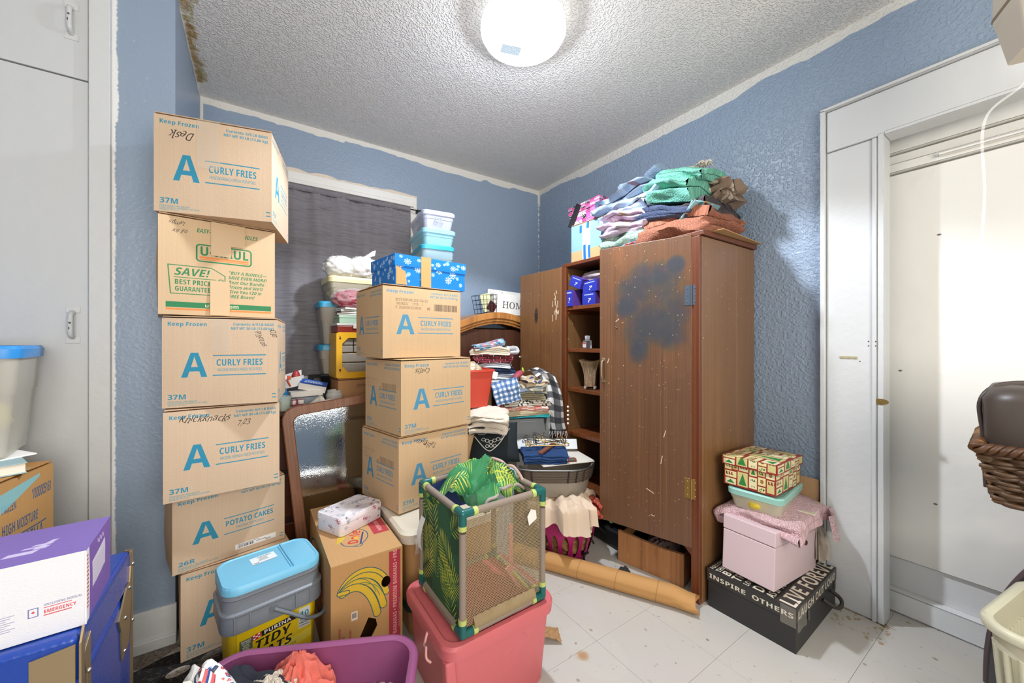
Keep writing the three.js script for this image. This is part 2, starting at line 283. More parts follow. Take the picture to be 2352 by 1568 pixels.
{ // return of the alcove, and the wall with the closet doors
  const m1 = wallPaint(0.78, CEIL, (g, w, h) => { specks(g, w, h, 160, 'rgba(205,214,226,0.4)', 31); g.fillStyle = '#d8d6d0'; for (let x = 0; x < w; x += 6) g.fillRect(x, 0, 6, 5 + 5 * Math.abs(n3(x * 0.02, 1, 2)) * 2); for (let y = 0; y < h * 0.8; y += 6) g.fillRect(w - 5 - 4 * Math.max(0, n3(y * 0.03, 2, 2)), y, 12, 6); }, 0.0008);
  struct('wall_alcove', planarUV(span(XA - 0.1, XA, 0, CEIL, ZW, ZL - 0.1), 'z', ZL, ZW, 0, CEIL), m1);
  const W = XA - XB; const m2 = wallPaint(W, CEIL, (g, w, h, X, Y) => {
    specks(g, w, h, 260, 'rgba(205,214,226,0.45)', 32); const r = rng(9);
    g.fillStyle = '#e4e5e5'; for (let y = 0; y < h; y += 3) { const e = X(-0.427 - XB) + 2 + (y < 240 ? 6 : 1.5) * (0.5 + 0.5 * n3(y * 0.02, 5, 1)) + r() * 1.5; g.fillRect(X(-0.46 - XB), y, e - X(-0.46 - XB), 3); }
  }, 0.0004);
  const dx0 = -1.12, dx1 = -0.481;
  struct('wall_left', planarUV(merge([span(dx1, XA, 0, CEIL, ZL - 0.1, ZL), span(XB - 0.1, dx0, 0, CEIL, ZL - 0.1, ZL), span(dx0, dx1, 0, CEIL, ZL - 0.1, ZL - 0.06)]), 'x', XB, XA, 0, CEIL), m2);
  struct('baseboard_left', merge([span(dx1 + 0.06, XA + 0.005, 0.004, 0.15, ZL, ZL + 0.014, 0.003), span(dx1 + 0.06, XA + 0.006, 0.004, 0.045, ZL + 0.014, ZL + 0.026, 0.004)]), M(0xd9dedf, 0.4, { bumpMap: rep(T.soft, 6), bumpScale: 0.0015 }));
  struct('trim_1', merge([span(dx1, -0.427, 0, CEIL - 0.005, ZL, ZL + 0.02, 0.004), span(dx1 - 0.001, dx1 + 0.012, 0, CEIL - 0.005, ZL - 0.05, ZL + 0.004, 0.002)]), mt.trim);
  const handle = (d, x, y) => {   // painted-over bow pull on two small plates
    struct('handle', merge([tube([[x, y + 0.043, ZL + 0.004], [x, y + 0.034, ZL + 0.022], [x, y, ZL + 0.026], [x, y - 0.034, ZL + 0.022], [x, y - 0.043, ZL + 0.004]], 0.0075, 8, 20), box(0.034, 0.022, 0.003, x, y + 0.052, ZL + 0.003, 0.001), box(0.034, 0.022, 0.003, x, y - 0.052, ZL + 0.003, 0.001)]), mt.trim, d);
    struct('chipped_paint', merge([put(flat(new THREE.CircleGeometry(0.0032, 8)), x + 0.001, y + 0.006, ZL + 0.0338), put(flat(new THREE.CircleGeometry(0.0022, 8)).scale(0.8, 2.4, 1), x - 0.001, y - 0.012, ZL + 0.0335)]), M(0x4a4640, 0.6), d);
  };
  const d1 = structGroup('door_1'); struct('door_leaf', span(dx0, dx1 - 0.004, 0.01, 2.044, ZL - 0.025, ZL + 0.001, 0.003), mt.doorPaint, d1); handle(d1, -0.521, 1.2);
  const d2 = structGroup('door_2'); struct('door_leaf', span(dx0, dx1 - 0.004, 2.048, 2.49, ZL - 0.025, ZL + 0.002, 0.003), mt.doorPaint, d2); handle(d2, -0.524, 2.237);
}
{ // right wall with the doorway z -0.43..0.36
  const W = ZB - ZW, dz0 = -0.43, dz1 = 0.36, dh = 1.985;
  const m = wallPaint(W, CEIL, (g, w, h, X) => {
    specks(g, w, h, 700, 'rgba(210,220,232,0.5)', 41);
    cutIn(g, w, 0, 0.046 * 420, 10, 43);
    g.fillStyle = '#dcd9d1'; for (let y = 0; y < h * 0.5; y += 5) if (Math.sin(y * 0.31) > 0.2 || y < 60) g.fillRect(0, y, y < 60 ? 7 : 3, 5);
  });
  struct('wall_right', planarUV(merge([span(XR, XR + 0.06, 0, CEIL, ZW, dz0), span(XR, XR + 0.06, 0, CEIL, dz1, ZB), span(XR, XR + 0.06, dh, CEIL, dz0, dz1)]), 'z', ZW, ZB, 0, CEIL), m);
  const fr = structGroup('trim_2'), x = XR;
  struct('casing_board', span(x - 0.018, x, 0.0, dh - 0.012, -0.612, dz0 - 0.014, 0.003), mt.trim, fr);
  struct('casing_board', span(x - 0.018, x, 0.0, dh - 0.012, dz1 + 0.014, dz1 + 0.18, 0.003), mt.trim, fr);
  struct('casing_head', span(x - 0.02, x, dh - 0.01, 2.153, -0.612, dz1 + 0.18, 0.003), mt.trim, fr);
  struct('back_band', merge([span(x - 0.034, x, 0, 2.165, -0.632, -0.613, 0.004), span(x - 0.034, x, 2.154, 2.172, -0.632, dz1 + 0.2, 0.004), span(x - 0.034, x, 0, 2.165, dz1 + 0.181, dz1 + 0.2, 0.004)]), mt.trim, fr);
  struct('bead', merge([span(x - 0.026, x - 0.018, 0, dh - 0.012, -0.462, -0.448, 0.003)]), mt.trim, fr);
  struct('jamb', merge([span(x - 0.022, x + 0.07, 0, dh, dz0 - 0.015, dz0 + 0.004, 0.003), span(x - 0.022, x + 0.07, 0, dh, dz1 - 0.004, dz1 + 0.015, 0.003), span(x - 0.022, x + 0.07, dh - 0.012, dh + 0.004, dz0 + 0.004, dz1 - 0.004, 0.003)]), mt.trim, fr);
  struct('strike_plate', merge([put(flat(new THREE.CylinderGeometry(0.024, 0.024, 0.003, 24)).scale(0.5, 1, 1), x - 0.0235, 0.9, dz0 - 0.005, 0, 0, Math.PI / 2), box(0.006, 0.012, 0.004, x - 0.025, 0.9, dz0 - 0.005, 0.001)]), mt.brass, fr);
  struct('latch_bar', merge([box(0.003, 0.011, 0.058, x - 0.0195, 1.075, -0.537, 0.001), ...[-0.56, -0.537, -0.516].map((z) => put(cyl(0.003, 0.003, 0.003, 0, 0, 0, 10).rotateZ(Math.PI / 2), x - 0.0215, 1.075, z))]), M(0xbdb694, 0.5, { metalness: 0.4 }), fr);
  struct('screw_hole', merge([[-0.473, 1.125], [-0.473, 1.143], [-0.449, 1.125], [-0.449, 1.143], [-0.5, 1.06]].map(([z, y]) => put(flat(new THREE.CircleGeometry(0.0026, 8)).rotateY(-Math.PI / 2), x - 0.0275 + (z < -0.46 ? 0.009 : 0), y, z))), M(0x4a443c, 0.9), fr);
  // what lies behind the doorway: a boarded white wall with a ledge, a rail and a base
  const wh = M(0xf3f1ea, 0.55, { bumpMap: rep(T.soft, 1.6), bumpScale: 0.004 });
  const hall = structGroup('wall_hall'); const z0 = -0.95, z1 = 0.9;
  struct('panel', merge([span(2.262, 2.34, 0.222, 1.855, z0, z1, 0.004), span(2.25, 2.34, 1.86, 1.9, z0, z1, 0.004), span(2.268, 2.34, 1.9, 1.94, z0, z1, 0.003), span(2.256, 2.34, 1.945, CEIL, z0, z1, 0.004)]), wh, hall);
  struct('recess_board', span(2.275, 2.34, 0.09, 0.222, z0, z1, 0.003), M(0xe7e7e5, 0.55, { bumpMap: rep(T.soft, 3), bumpScale: 0.003 }), hall);
  struct('base_board', merge([span(2.236, 2.34, 0.0, 0.092, z0, z1, 0.006)]), M(0xe9e9e7, 0.5, { bumpMap: rep(T.soft, 3), bumpScale: 0.003 }), hall);
  struct('rail', span(2.228, 2.25, 1.875, 1.888, -0.3, z1, 0.003), wh, hall);
  struct('nail', merge([[1.02, -0.41], [0.62, -0.12], [0.49, -0.31], [1.57, -0.30]].map(([y, z]) => put(flat(new THREE.SphereGeometry(0.006, 8, 6)).scale(0.4, 0.6, 1), 2.261, y, z))), M(0x77736a, 0.8), hall);
  for (const [za, zb] of [[-1.05, -0.95], [0.9, 1.0]]) struct('hall_end', span(XR + 0.06, 2.34, 0, CEIL, za, zb), wh, hall);
}
{ // unseen tube light added above the doorway to brighten the wall behind
  const t = thing('added_tube_light', 'added slim tube light unseen above the doorway on its far side', 'lamp', [XR + 0.085, 2.2, -0.02]);
  mesh('housing', box(0.03, 0.04, 0.5, -0.006, 0.02, 0, 0.004), mt.white, t); mesh('tube', put(cyl(0.011, 0.011, 0.46, 0, 0, 0, 16).rotateX(Math.PI / 2), 0.006, -0.012, 0), M(0xffffff, 0.5, { emissive: 0xfff6e6, emissiveIntensity: 2.0 }), t);
  const l = new THREE.RectAreaLight(new THREE.Color(1, 0.965, 0.9), 26, 0.46, 0.022); l.position.set(XR + 0.091, 2.17, -0.02); l.lookAt(XR + 0.12, 0, -0.02); l.rotateZ(Math.PI / 2); scene.add(l);
}
{ // the rest of the room, behind the camera
  const wm = M(WALL, 0.4, { bumpMap: rep(T.peel, 2), bumpScale: 0.0025 });
  struct('wall_far', span(XB - 0.1, XB, 0, CEIL, ZL, ZB), wm);
  struct('wall_back', merge([span(XB - 0.1, -0.75, 0, CEIL, ZB, ZB + 0.1), span(1.15, XR + 0.1, 0, CEIL, ZB, ZB + 0.1), span(-0.75, 1.15, 2.175, CEIL, ZB, ZB + 0.1), span(-0.75, 1.15, 0, 0.825, ZB, ZB + 0.1)]), wm);
  const w2 = structGroup('added_window_2');  // unseen window added to carry the fill light
  struct('frame', merge([span(-0.79, -0.75, 0.79, 2.21, ZB - 0.02, ZB + 0.06), span(1.15, 1.19, 0.79, 2.21, ZB - 0.02, ZB + 0.06), span(-0.75, 1.15, 2.175, 2.21, ZB - 0.02, ZB + 0.06), span(-0.75, 1.15, 0.79, 0.825, ZB - 0.02, ZB + 0.06)]), mt.trim, w2);
  struct('glow_sheet', span(-0.75, 1.15, 0.825, 2.175, ZB - 0.008, ZB - 0.004), M(0xf4ead9, 0.9, { emissive: 0xfff0dc, emissiveIntensity: 1.0 }), w2);  // added glowing sheet that fills the opening
}
{ // ceiling lamp: round flush light with a glowing diffuser and its paper sticker still on
  const t = thing('ceiling_lamp', 'round white flush ceiling light, switched on, with a paper sticker', 'lamp', [LAMP[0], CEIL, LAMP[1]]);
  mesh('base', lathe([[0, 0], [0.15, 0], [0.165, -0.012], [0.165, -0.03], [0, -0.03]], 48), M(0xf2f2f0, 0.4), t);
  mesh('diffuser', lathe([[0.166, -0.012], [0.178, -0.03], [0.18, -0.052], [0.168, -0.074], [0.13, -0.088], [0.07, -0.095], [0, -0.097]], 48, 60), M(0xffffff, 0.5, { emissive: 0xf6faff, emissiveIntensity: 1.3 }), t);
  const st = mesh('sticker', put(flat(new THREE.PlaneGeometry(0.085, 0.05)), -0.024, -0.0975, -0.059, Math.PI / 2, -0.33), M(0xffffff, 0.6, { map: canv(256, 150, (g, w, h) => { g.fillStyle = '#eefaff'; g.fillRect(0, 0, w, h); const r = rng(4); for (let i = 0; i < 8; i++) { g.fillStyle = 'rgba(60,90,110,0.75)'; let x = 8; while (x < w - 14) { const q = 4 + r() * 26; g.fillRect(x, 10 + i * 17, q, 6); x += q + 5; } } }), emissive: 0xdff2fb, emissiveIntensity: 0.55 }), t);
  st.material.emissiveMap = st.material.map;
  const sp = new THREE.SpotLight(LAMP_COLOR, 9.2, 0, R(67), 0.12, 2); sp.position.set(LAMP[0], CEIL - 0.125, LAMP[1]); sp.target.position.set(LAMP[0], 0, LAMP[1]); sp.castShadow = true; sp.shadow.radius = 2.5; sp.shadow.mapSize.set(2048, 2048); scene.add(sp, sp.target);
  const pl = new THREE.PointLight(LAMP_COLOR, 1.6, 0, 2); pl.position.set(LAMP[0], CEIL - 0.058, LAMP[1]); pl.castShadow = true; pl.shadow.radius = 1.2; scene.add(pl);
}
// ---------------------------------------------------------------- printed cardboard boxes
// body with six faces (slightly bulged), each face its own print or plain board
function boxBody(w, h, d, bulge = 0.003, seed = 1) {
  const g = new THREE.BoxGeometry(w, h, d, 8, 8, 8), p = g.attributes.position, n = g.attributes.normal;
  for (let i = 0; i < p.count; i++) {
    const a = [p.getX(i) / w * 2, p.getY(i) / h * 2, p.getZ(i) / d * 2], f = a.map((v) => 1 - v * v), N = [n.getX(i), n.getY(i), n.getZ(i)];
    const k = N[0] ? f[1] * f[2] : N[1] ? f[0] * f[2] : f[0] * f[1], b = bulge * k * (1 + 0.8 * n3(a[0] * 1.3 + seed, a[1] * 1.3, a[2] * 1.3));
    p.setXYZ(i, p.getX(i) + N[0] * b, p.getY(i) + N[1] * b + h / 2, p.getZ(i) + N[2] * b);
  }
  g.computeVertexNormals(); return g;
}
const cardTone = (g, w, h, base, seed) => {   // corrugated board: base tone, faint flutes, fibres and scuffs
  g.fillStyle = base; g.fillRect(0, 0, w, h); const r = rng(seed);
  for (let x = 0; x < w; x += 4) { g.fillStyle = `rgba(${r() < 0.5 ? '120,80,45' : '255,235,210'},${0.015 + r() * 0.03})`; g.fillRect(x, 0, 2, h); }
  for (let i = 0; i < 260; i++) { g.fillStyle = `rgba(${r() < 0.6 ? '115,80,50' : '245,225,200'},${0.04 + r() * 0.1})`; g.fillRect(r() * w, r() * h, 1 + r() * 5, 1); }
  for (let i = 0; i < 10; i++) { g.strokeStyle = `rgba(240,222,198,${0.08 + r() * 0.14})`; g.lineWidth = 0.6 + r(); const x = r() * w, y = r() * h; g.beginPath(); g.moveTo(x, y); g.lineTo(x + (r() - 0.5) * 60, y + (r() - 0.5) * 40); g.stroke(); }
};
const cond = (g, text, x, y, size, sx, { weight = 'bold', align = 'left', family = 'sans-serif', italic = '' } = {}) => { g.save(); g.translate(x, y); g.scale(sx, 1); g.font = `${italic} ${weight} ${size}px ${family}`; g.textAlign = align; g.fillText(text, 0, 0); g.restore(); };
const scrawl = (g, text, x, y, size, turn, col = '#3a3230') => { g.save(); g.translate(x, y); g.rotate(R(turn)); g.transform(0.8, 0, -0.18, 1, 0, 0); g.font = `${size}px serif`; g.fillStyle = col; g.strokeStyle = col; [...text].reduce((px, ch, i) => { g.save(); g.translate(px, Math.sin(i * 2.3) * size * 0.07); g.rotate(Math.sin(i * 1.7) * 0.12); g.font = `italic ${size * (0.92 + 0.14 * Math.sin(i * 3.1))}px ${i % 2 ? 'serif' : 'sans-serif'}`; g.fillText(ch, 0, 0); const w = g.measureText(ch).width; g.restore(); return px + w * 0.98; }, 0); g.restore(); };
const barcode = (g, x, y, w, h, seed, col = '#5a4636') => { const r = rng(seed); g.fillStyle = col; let q = x; while (q < x + w) { const b = 1 + Math.floor(r() * 4); g.fillRect(q, y, b, h); q += b + 1 + Math.floor(r() * 3); } };
const INK = '#2c88a6';
function friesFace(o = {}) {
  const { code = '37M', title = 'CURLY FRIES', sub = 'FROZEN FRENCH FRIED POTATOES', hands = [], best = 0, base = '#c9aa88', seed = 1, side = false, ink = INK, plainLow = false, sticker = false } = o;
  const W = side ? 420 : 640, H = 600;
  return canv(W, H, (g) => {
    cardTone(g, W, H, base, seed); const k = W / 640; g.fillStyle = ink;
    const X = (x) => x * k;
    cond(g, 'Keep Frozen', X(26), 52, 36, 0.98 * k);
    cond(g, 'Contents: 6/5 LB BAGS', W - X(22), 44, 25, 0.9 * k, { align: 'right' }); cond(g, 'NET WT 30 LB (13.60 kg)', W - X(22), 74, 25, 0.9 * k, { align: 'right' });
    const ay = 400; g.fillStyle = ink; cond(g, 'A', X(98), ay, 232, 0.92 * k);
    g.fillRect(X(266), ay - 150, X(304), 7); g.fillRect(X(266), ay - 13, X(304), 7);
    cond(g, title, X(418), ay - 75, 62, (title.length > 11 ? 0.66 : 0.72) * k, { align: 'center', weight: 'bold' });
    cond(g, sub, X(418), ay - 36, 27, (sub.length > 20 ? 0.62 : 0.72) * k, { align: 'center', weight: 'normal' });
    if (!plainLow) {
      cond(g, code, X(28), 546, 46, 1.06 * k);
      ['PRODUCED BY LAMB WESTON', 'EAGLE ID 83616, KENNEWICK, WA 99336', 'PRODUCT OF U.S.A.'].forEach((t, i) => cond(g, t, X(28), 566 + i * 12, 12, 0.95 * k, { weight: 'normal' }));
      g.fillRect(W - X(34), 536, X(26), 7); g.fillRect(W - X(34), 560, X(26), 7);
    }
    if (best) {
      const c = `rgba(60,48,40,${best})`; g.fillStyle = c; const yb = side ? 180 : 118;
      [['BEST BEFORE 2027/06/23', 0], ['10636222     1110     1', 1], ['P: 2026/06/23 08:45', 2]].forEach(([t, i]) => cond(g, t, X(side ? 30 : 92), yb + i * 33, 31, (side ? 0.62 : 0.72) * k, { weight: 'normal' }));
      barcode(g, X(side ? 330 : 398), yb + 12, X(side ? 240 : 204), 60, 5, c); g.fillStyle = c; for (let i = 0; i < 5; i++) for (let j = 0; j < 5; j++) if ((i * 7 + j * 5 + i * j) % 3) g.fillRect(X(340 - (side ? 60 : 0)) + i * 5, yb + 44 + j * 5, 4, 4);
    }
    for (const [t, x, y, s, a] of hands) scrawl(g, t, X(x), y, s, a);
    if (sticker) { g.fillStyle = '#eceae6'; g.fillRect(330, 512, 250, 46); barcode(g, 345, 526, 96, 24, 9, '#4b4a55'); g.fillStyle = '#777'; g.fillRect(345, 518, 130, 4); g.fillRect(455, 532, 60, 5); cond(g, '062', 512, 553, 22, 1); }
  });
}
const cardMat = (map, rough = 0.82) => M(0xffffff, rough, { map, bumpMap: rep(T.fine, 2), bumpScale: 0.0003 });
const boardMap = canv(256, 256, (g, w, h) => cardTone(g, w, h, '#ece4da', 3), true);
const plainCard = (() => { const m = {}; return (base = '#c4a57e') => m[base] ??= M(new THREE.Color(base).multiplyScalar(1.18), 0.82, { map: boardMap, bumpMap: rep(T.fine, 2), bumpScale: 0.0003 }); })();
// base-centre position from the front-left-bottom corner
function fromCorner([x, y, z], w, d, turn) { const a = R(turn), c = Math.cos(a), s = Math.sin(a); return [x + w / 2 * c - d / 2 * s * 1, y, z - w / 2 * s - d / 2 * c]; }
function cardboardBox(o) {
  const { label, corner, w, h, d, turn = 0, front, right, left, back, top, base = '#c4a57e', group, name = 'cardboard_box', seed = 1, topTape = true, frontTape, category = 'box', bulge = 0.004 } = o;
  const pos = o.pos ?? fromCorner(corner, w, d, turn), t = thing(name, label, category, pos, turn, group), pl = plainCard(base);
  const f = (x) => (x ? (x.isMaterial ? x : cardMat(x)) : pl);
  mesh('body', boxBody(w, h, d, bulge, seed), [f(right), f(left), f(top), pl, f(front), f(back)], t);
  if (!top) for (const s of [-1, 1]) mesh('flap', put(box(w - 0.004, 0.003, d / 2 - 0.003, 0, h + 0.0024 + bulge, s * d / 4, 0.001), 0, 0, 0, s * 0.006), pl, t);
  if (topTape && !top) mesh('tape', box(w - 0.002, 0.0008, 0.05, 0, h + 0.0048 + bulge, 0, 0), mt.tape, t);
  if (frontTape) for (const [x0, x1, y0, y1, m] of frontTape) mesh('tape', box(x1 - x0, y1 - y0, 0.0008, (x0 + x1) / 2, (y0 + y1) / 2, d / 2 + bulge * 1.75 + 0.0006, 0), m ?? mt.clearTape, t);
  return t;
}
const uhaul = canv(720, 740, (g, W, H) => {
  cardTone(g, W, H, '#c7aa86', 12); const gr = '#2f7a4d', or = '#d98446'; g.fillStyle = gr;
  cond(g, 'EASY-TO-CARRY HANDLES', 210, 96, 44, 0.72, { italic: 'italic' });
  scrawl(g, 'oil for', 165, 92, 44, 180); scrawl(g, 'lamps', 150, 34, 44, 180);
  g.strokeStyle = gr; g.lineWidth = 10; const rr = (x, y, w, h, r) => { g.beginPath(); g.roundRect(x, y, w, h, r); };
  rr(212, 190, 340, 128, 22); g.stroke(); cond(g, 'U-HAUL', 382, 272, 96, 0.88, { align: 'center' }); g.fillStyle = or; g.fillRect(228, 280, 308, 14); g.fillRect(228, 298, 308, 8);
  g.lineWidth = 6; g.beginPath(); g.moveTo(52, 366); g.lineTo(300, 366); g.lineTo(382, 420); g.lineTo(382, 510); g.lineTo(318, 580); g.lineTo(66, 580); g.closePath(); g.stroke(); g.beginPath(); g.arc(358, 466, 15, 0, 7); g.stroke();
  g.fillStyle = gr; cond(g, 'SAVE!', 82, 440, 78, 0.98, { italic: 'italic' }); g.fillRect(82, 454, 245, 5); cond(g, 'BEST PRICE', 86, 508, 50, 0.8); cond(g, 'GUARANTEE', 88, 560, 48, 0.74);
  ['"BUY A BUNDLE\u2014', 'SAVE EVEN MORE!', 'Beat Our Bundle', 'Prices and We\u2019ll', 'Give You \u00a220 in', 'FREE Boxes!'].forEach((t, i) => cond(g, t, 402, 400 + i * 38, 36, 0.84, { italic: 'italic' }));
  g.fillRect(40, 642, 652, 42); g.fillStyle = or; g.fillRect(40, 690, 652, 14); g.fillStyle = '#ead3b4'; cond(g, 'uhaul.com', 366, 676, 40, 1.05, { align: 'center' });
});
const fries = (o) => friesFace(o);
const faceA = { base: '#cdb397' };
const sideA = fries({ side: true, base: '#cdb397', seed: 21 });
const stackA = 'fries boxes stacked against the closet wall';
cardboardBox({ label: 'bottom brown fries box of the tall stack, standing on the rug', corner: [-0.222, 0.008, -1.762], w: 0.34, h: 0.308, d: 0.3, turn: 8, front: fries({ ...faceA, seed: 31, base: '#cdb397' }), right: sideA, seed: 3, base: '#cdb397', group: stackA });
cardboardBox({ label: 'low potato cakes box with a white sticker in the tall stack', corner: [-0.243, 0.326, -1.752], w: 0.35, h: 0.262, d: 0.285, turn: 14, front: fries({ ...faceA, title: 'POTATO CAKES', sub: 'FROZEN POTATOES', code: '26R', seed: 32, base: '#cdb397', sticker: true }), right: sideA, seed: 4, base: '#cdb397', group: stackA });
cardboardBox({ label: 'fries box with knickknacks and a date scribbled on it', corner: [-0.258, 0.6, -1.695], w: 0.333, h: 0.305, d: 0.33, turn: 5, front: fries({ ...faceA, seed: 33, hands: [['Knickknacks', 70, 72, 66, 4], ['7/23', 380, 138, 56, -4]] }), right: sideA, seed: 5, base: '#cdb397', group: stackA });
cardboardBox({ label: 'fries box with old photos written sideways on it', corner: [-0.264, 0.917, -1.716], w: 0.332, h: 0.306, d: 0.33, turn: -7.5, front: fries({ ...faceA, seed: 34, hands: [['Old', 590, 70, 52, 72], ['Photos', 500, 84, 52, 66]] }), right: sideA, seed: 6, base: '#cdb397', group: stackA, frontTape: [[-0.03, 0.02, 0.19, 0.306]] });
cardboardBox({ label: 'moving box with green print, one below the top of the tall stack', name: 'moving_box', corner: [-0.272, 1.235, -1.705], w: 0.336, h: 0.335, d: 0.33, turn: 9, front: uhaul, base: '#c7aa86', seed: 7, group: stackA, frontTape: [[-0.03, 0.028, 0.215, 0.335, mt.tape], [0.028, 0.07, 0.255, 0.335, mt.tape], [-0.032, 0.024, 0.002, 0.125, mt.tape]] });
cardboardBox({ label: 'topmost fries box of the tall stack, desk written upside down', corner: [-0.284, 1.58, -1.715], w: 0.338, h: 0.325, d: 0.33, turn: -12.5, front: fries({ ...faceA, seed: 36, hands: [['Desk', 214, 92, 78, 184]] }), right: sideA, seed: 8, base: '#cdb397', group: stackA, frontTape: [[-0.05, 0.015, 0.16, 0.325]] });
const stackB = 'fries boxes stacked on the cream storage bin';
const sideB0 = fries({ side: true, base: '#c4a57e', seed: 45, ink: '#4a8aa8' });
const sideB = fries({ side: true, base: '#c4a57e', seed: 41, best: 0.35, ink: '#4a8aa8' });
const faceB = { base: '#c4a57e', ink: '#4a8aa8' };
cardboardBox({ label: 'bottom fries box of the short stack, table decor scribbled on it', corner: [0.479, 0.44, -1.533], w: 0.365, h: 0.305, d: 0.32, turn: 13, front: fries({ ...faceB, seed: 42, hands: [['Decor', 250, 60, 60, 200], ['Table', 330, 96, 62, 195]] }), left: sideB, seed: 9, group: stackB, base: '#c4a57e' });
cardboardBox({ label: 'middle fries box of the short stack, crafts written upside down', corner: [0.487, 0.756, -1.529], w: 0.365, h: 0.306, d: 0.32, turn: 12, front: fries({ ...faceB, seed: 43, hands: [['Crafts', 246, 68, 62, 182]] }), left: sideB, seed: 10, group: stackB, base: '#c4a57e' });
cardboardBox({ label: 'fries box with a printed best before date and barcode', corner: [0.431, 1.0735, -1.592], w: 0.375, h: 0.302, d: 0.33, turn: 6, front: fries({ ...faceB, seed: 44, best: 0.75, plainLow: true }), left: sideB0, seed: 11, group: stackB, base: '#c4a57e', bulge: 0.005 });
{ // blue gift box with white snowflakes, taped shut
  const flake = (g, x, y, s, seed) => { g.save(); g.translate(x, y); g.rotate(seed); g.strokeStyle = '#e4f0fb'; g.lineWidth = s * 0.12; g.lineCap = 'round'; for (let i = 0; i < 8; i++) { g.rotate(Math.PI / 4); g.beginPath(); g.moveTo(0, 0); g.lineTo(0, s); g.moveTo(0, s * 0.6); g.lineTo(s * 0.2, s * 0.85); g.moveTo(0, s * 0.6); g.lineTo(-s * 0.2, s * 0.85); g.stroke(); g.beginPath(); g.arc(0, s * 1.05, s * 0.09, 0, 7); g.fillStyle = '#e4f0fb'; g.fill(); } g.restore(); };
  const wrap = (seed, n, W, H) => canv(W, H, (g) => { g.fillStyle = '#1677cf'; g.fillRect(0, 0, W, H); const r = rng(seed); for (let i = 0; i < n; i++) flake(g, (i + 0.5 + (r() - 0.5) * 0.5) / n * W, H * (0.2 + 0.6 * ((i * 0.618) % 1)), 14 + r() * 20, r() * 3); for (let i = 0; i < n; i++) flake(g, r() * W, r() * H, 8 + r() * 8, r()); });
  const t = thing('gift_box', 'blue gift box with white snowflakes, taped, on the short box stack', 'gift box', [0.65, 1.3875, -1.765], 8);
  const lid = M(0xffffff, 0.35, { map: wrap(3, 8, 640, 120) }), bod = M(0xffffff, 0.35, { map: wrap(5, 9, 640, 200) });
  mesh('body', boxBody(0.358, 0.115, 0.25, 0.001).translate(0, 0, 0), bod, t);
  mesh('lid', boxBody(0.366, 0.05, 0.258, 0.001).translate(0, 0.082, 0), lid, t);
  const tp = M(0xc29a63, 0.35);
  mesh('tape', merge([box(0.05, 0.132, 0.002, -0.035, 0.066, 0.1305, 0), box(0.05, 0.002, 0.262, -0.035, 0.1335, 0, 0)]), tp, t);
  mesh('torn_patch', extrude([[-0.176, 0.002], [-0.126, 0.002], [-0.133, 0.06], [-0.15, 0.066], [-0.153, 0.072], [-0.176, 0.08]], 0.001).translate(0, 0, 0.1262), plainCard('#c79b66'), t);
}
// ---------------------------------------------------------------- wood
function woodFill(g, w, h, base, dark, seed, n = 420) {   // grain runs along y
  g.fillStyle = base; g.fillRect(0, 0, w, h); const r = rng(seed);
  for (let i = 0; i < n; i++) { const x = r() * w, k = r(); g.strokeStyle = k < 0.6 ? dark.replace('A', (0.02 + r() * 0.08).toFixed(3)) : `rgba(225,160,95,${(0.015 + r() * 0.03).toFixed(3)})`; g.lineWidth = 0.6 + r() * r() * 9; const y0 = r() * h - h * 0.3, l = h * (0.2 + r() * 0.8), a = (r() - 0.5) * 16; g.beginPath(); g.moveTo(x, y0); g.bezierCurveTo(x + a, y0 + l * 0.3, x - a, y0 + l * 0.6, x + a * 0.5, y0 + l); g.stroke(); }
}
const scratches = (g, w, h, n, seed, col = '240,225,205') => { const r = rng(seed); g.lineCap = 'round'; for (let i = 0; i < n; i++) { g.strokeStyle = `rgba(${col},${0.15 + r() * 0.55})`; g.lineWidth = 0.5 + r() * 1.6; const x = r() * w, y = r() * h, l = r() * r() * 40; g.beginPath(); g.moveTo(x, y); g.lineTo(x + (r() - 0.5) * l, y + (r() - 0.3) * l); g.stroke(); } for (let i = 0; i < n * 2; i++) { g.fillStyle = `rgba(${col},${0.2 + r() * 0.6})`; const q = 0.6 + r() * 2.2; g.beginPath(); g.arc(r() * w, r() * h, q, 0, 7); g.fill(); } };
function woodMat(base, dark, seed, { w = 256, h = 512, draw, rough = 0.38, n, coat = 0.25 } = {}) { return M(0xffffff, rough, { map: canv(w, h, (g) => { woodFill(g, w, h, base, dark, seed, n); draw?.(g, w, h); }, true), clearcoat: coat, clearcoatRoughness: 0.4, bumpMap: rep(T.fine, 1, 4), bumpScale: 0.0002 }); }
const unit = (g, w, h, x0 = -w / 2, y0 = 0) => { g = flat(g); const p = g.attributes.position, u = g.attributes.uv; for (let i = 0; i < p.count; i++) u.setXY(i, (p.getX(i) - x0) / w, (p.getY(i) - y0) / h); return g; };   // front print: uv 0..1 over x, y
const unitZ = (g, d, h, z0, y0 = 0) => { g = flat(g); const p = g.attributes.position, u = g.attributes.uv; for (let i = 0; i < p.count; i++) u.setXY(i, (p.getZ(i) - z0) / d, (p.getY(i) - y0) / h); return g; };
const WD = { brown: '#6f4426', dark: 'rgba(45,22,10,A)' };
const grainMap = canv(256, 512, (g, w, h) => { woodFill(g, w, h, '#dccbbb', 'rgba(70,45,30,A)', 5, 460); scratches(g, w, h, 14, 3, '250,244,236'); }, true);
const grain = (c, rough = 0.38, coat = 0.25) => M(new THREE.Color(c).multiplyScalar(1.45), rough, { map: grainMap, clearcoat: coat, clearcoatRoughness: 0.4, bumpMap: rep(T.fine, 1, 4), bumpScale: 0.0002 });
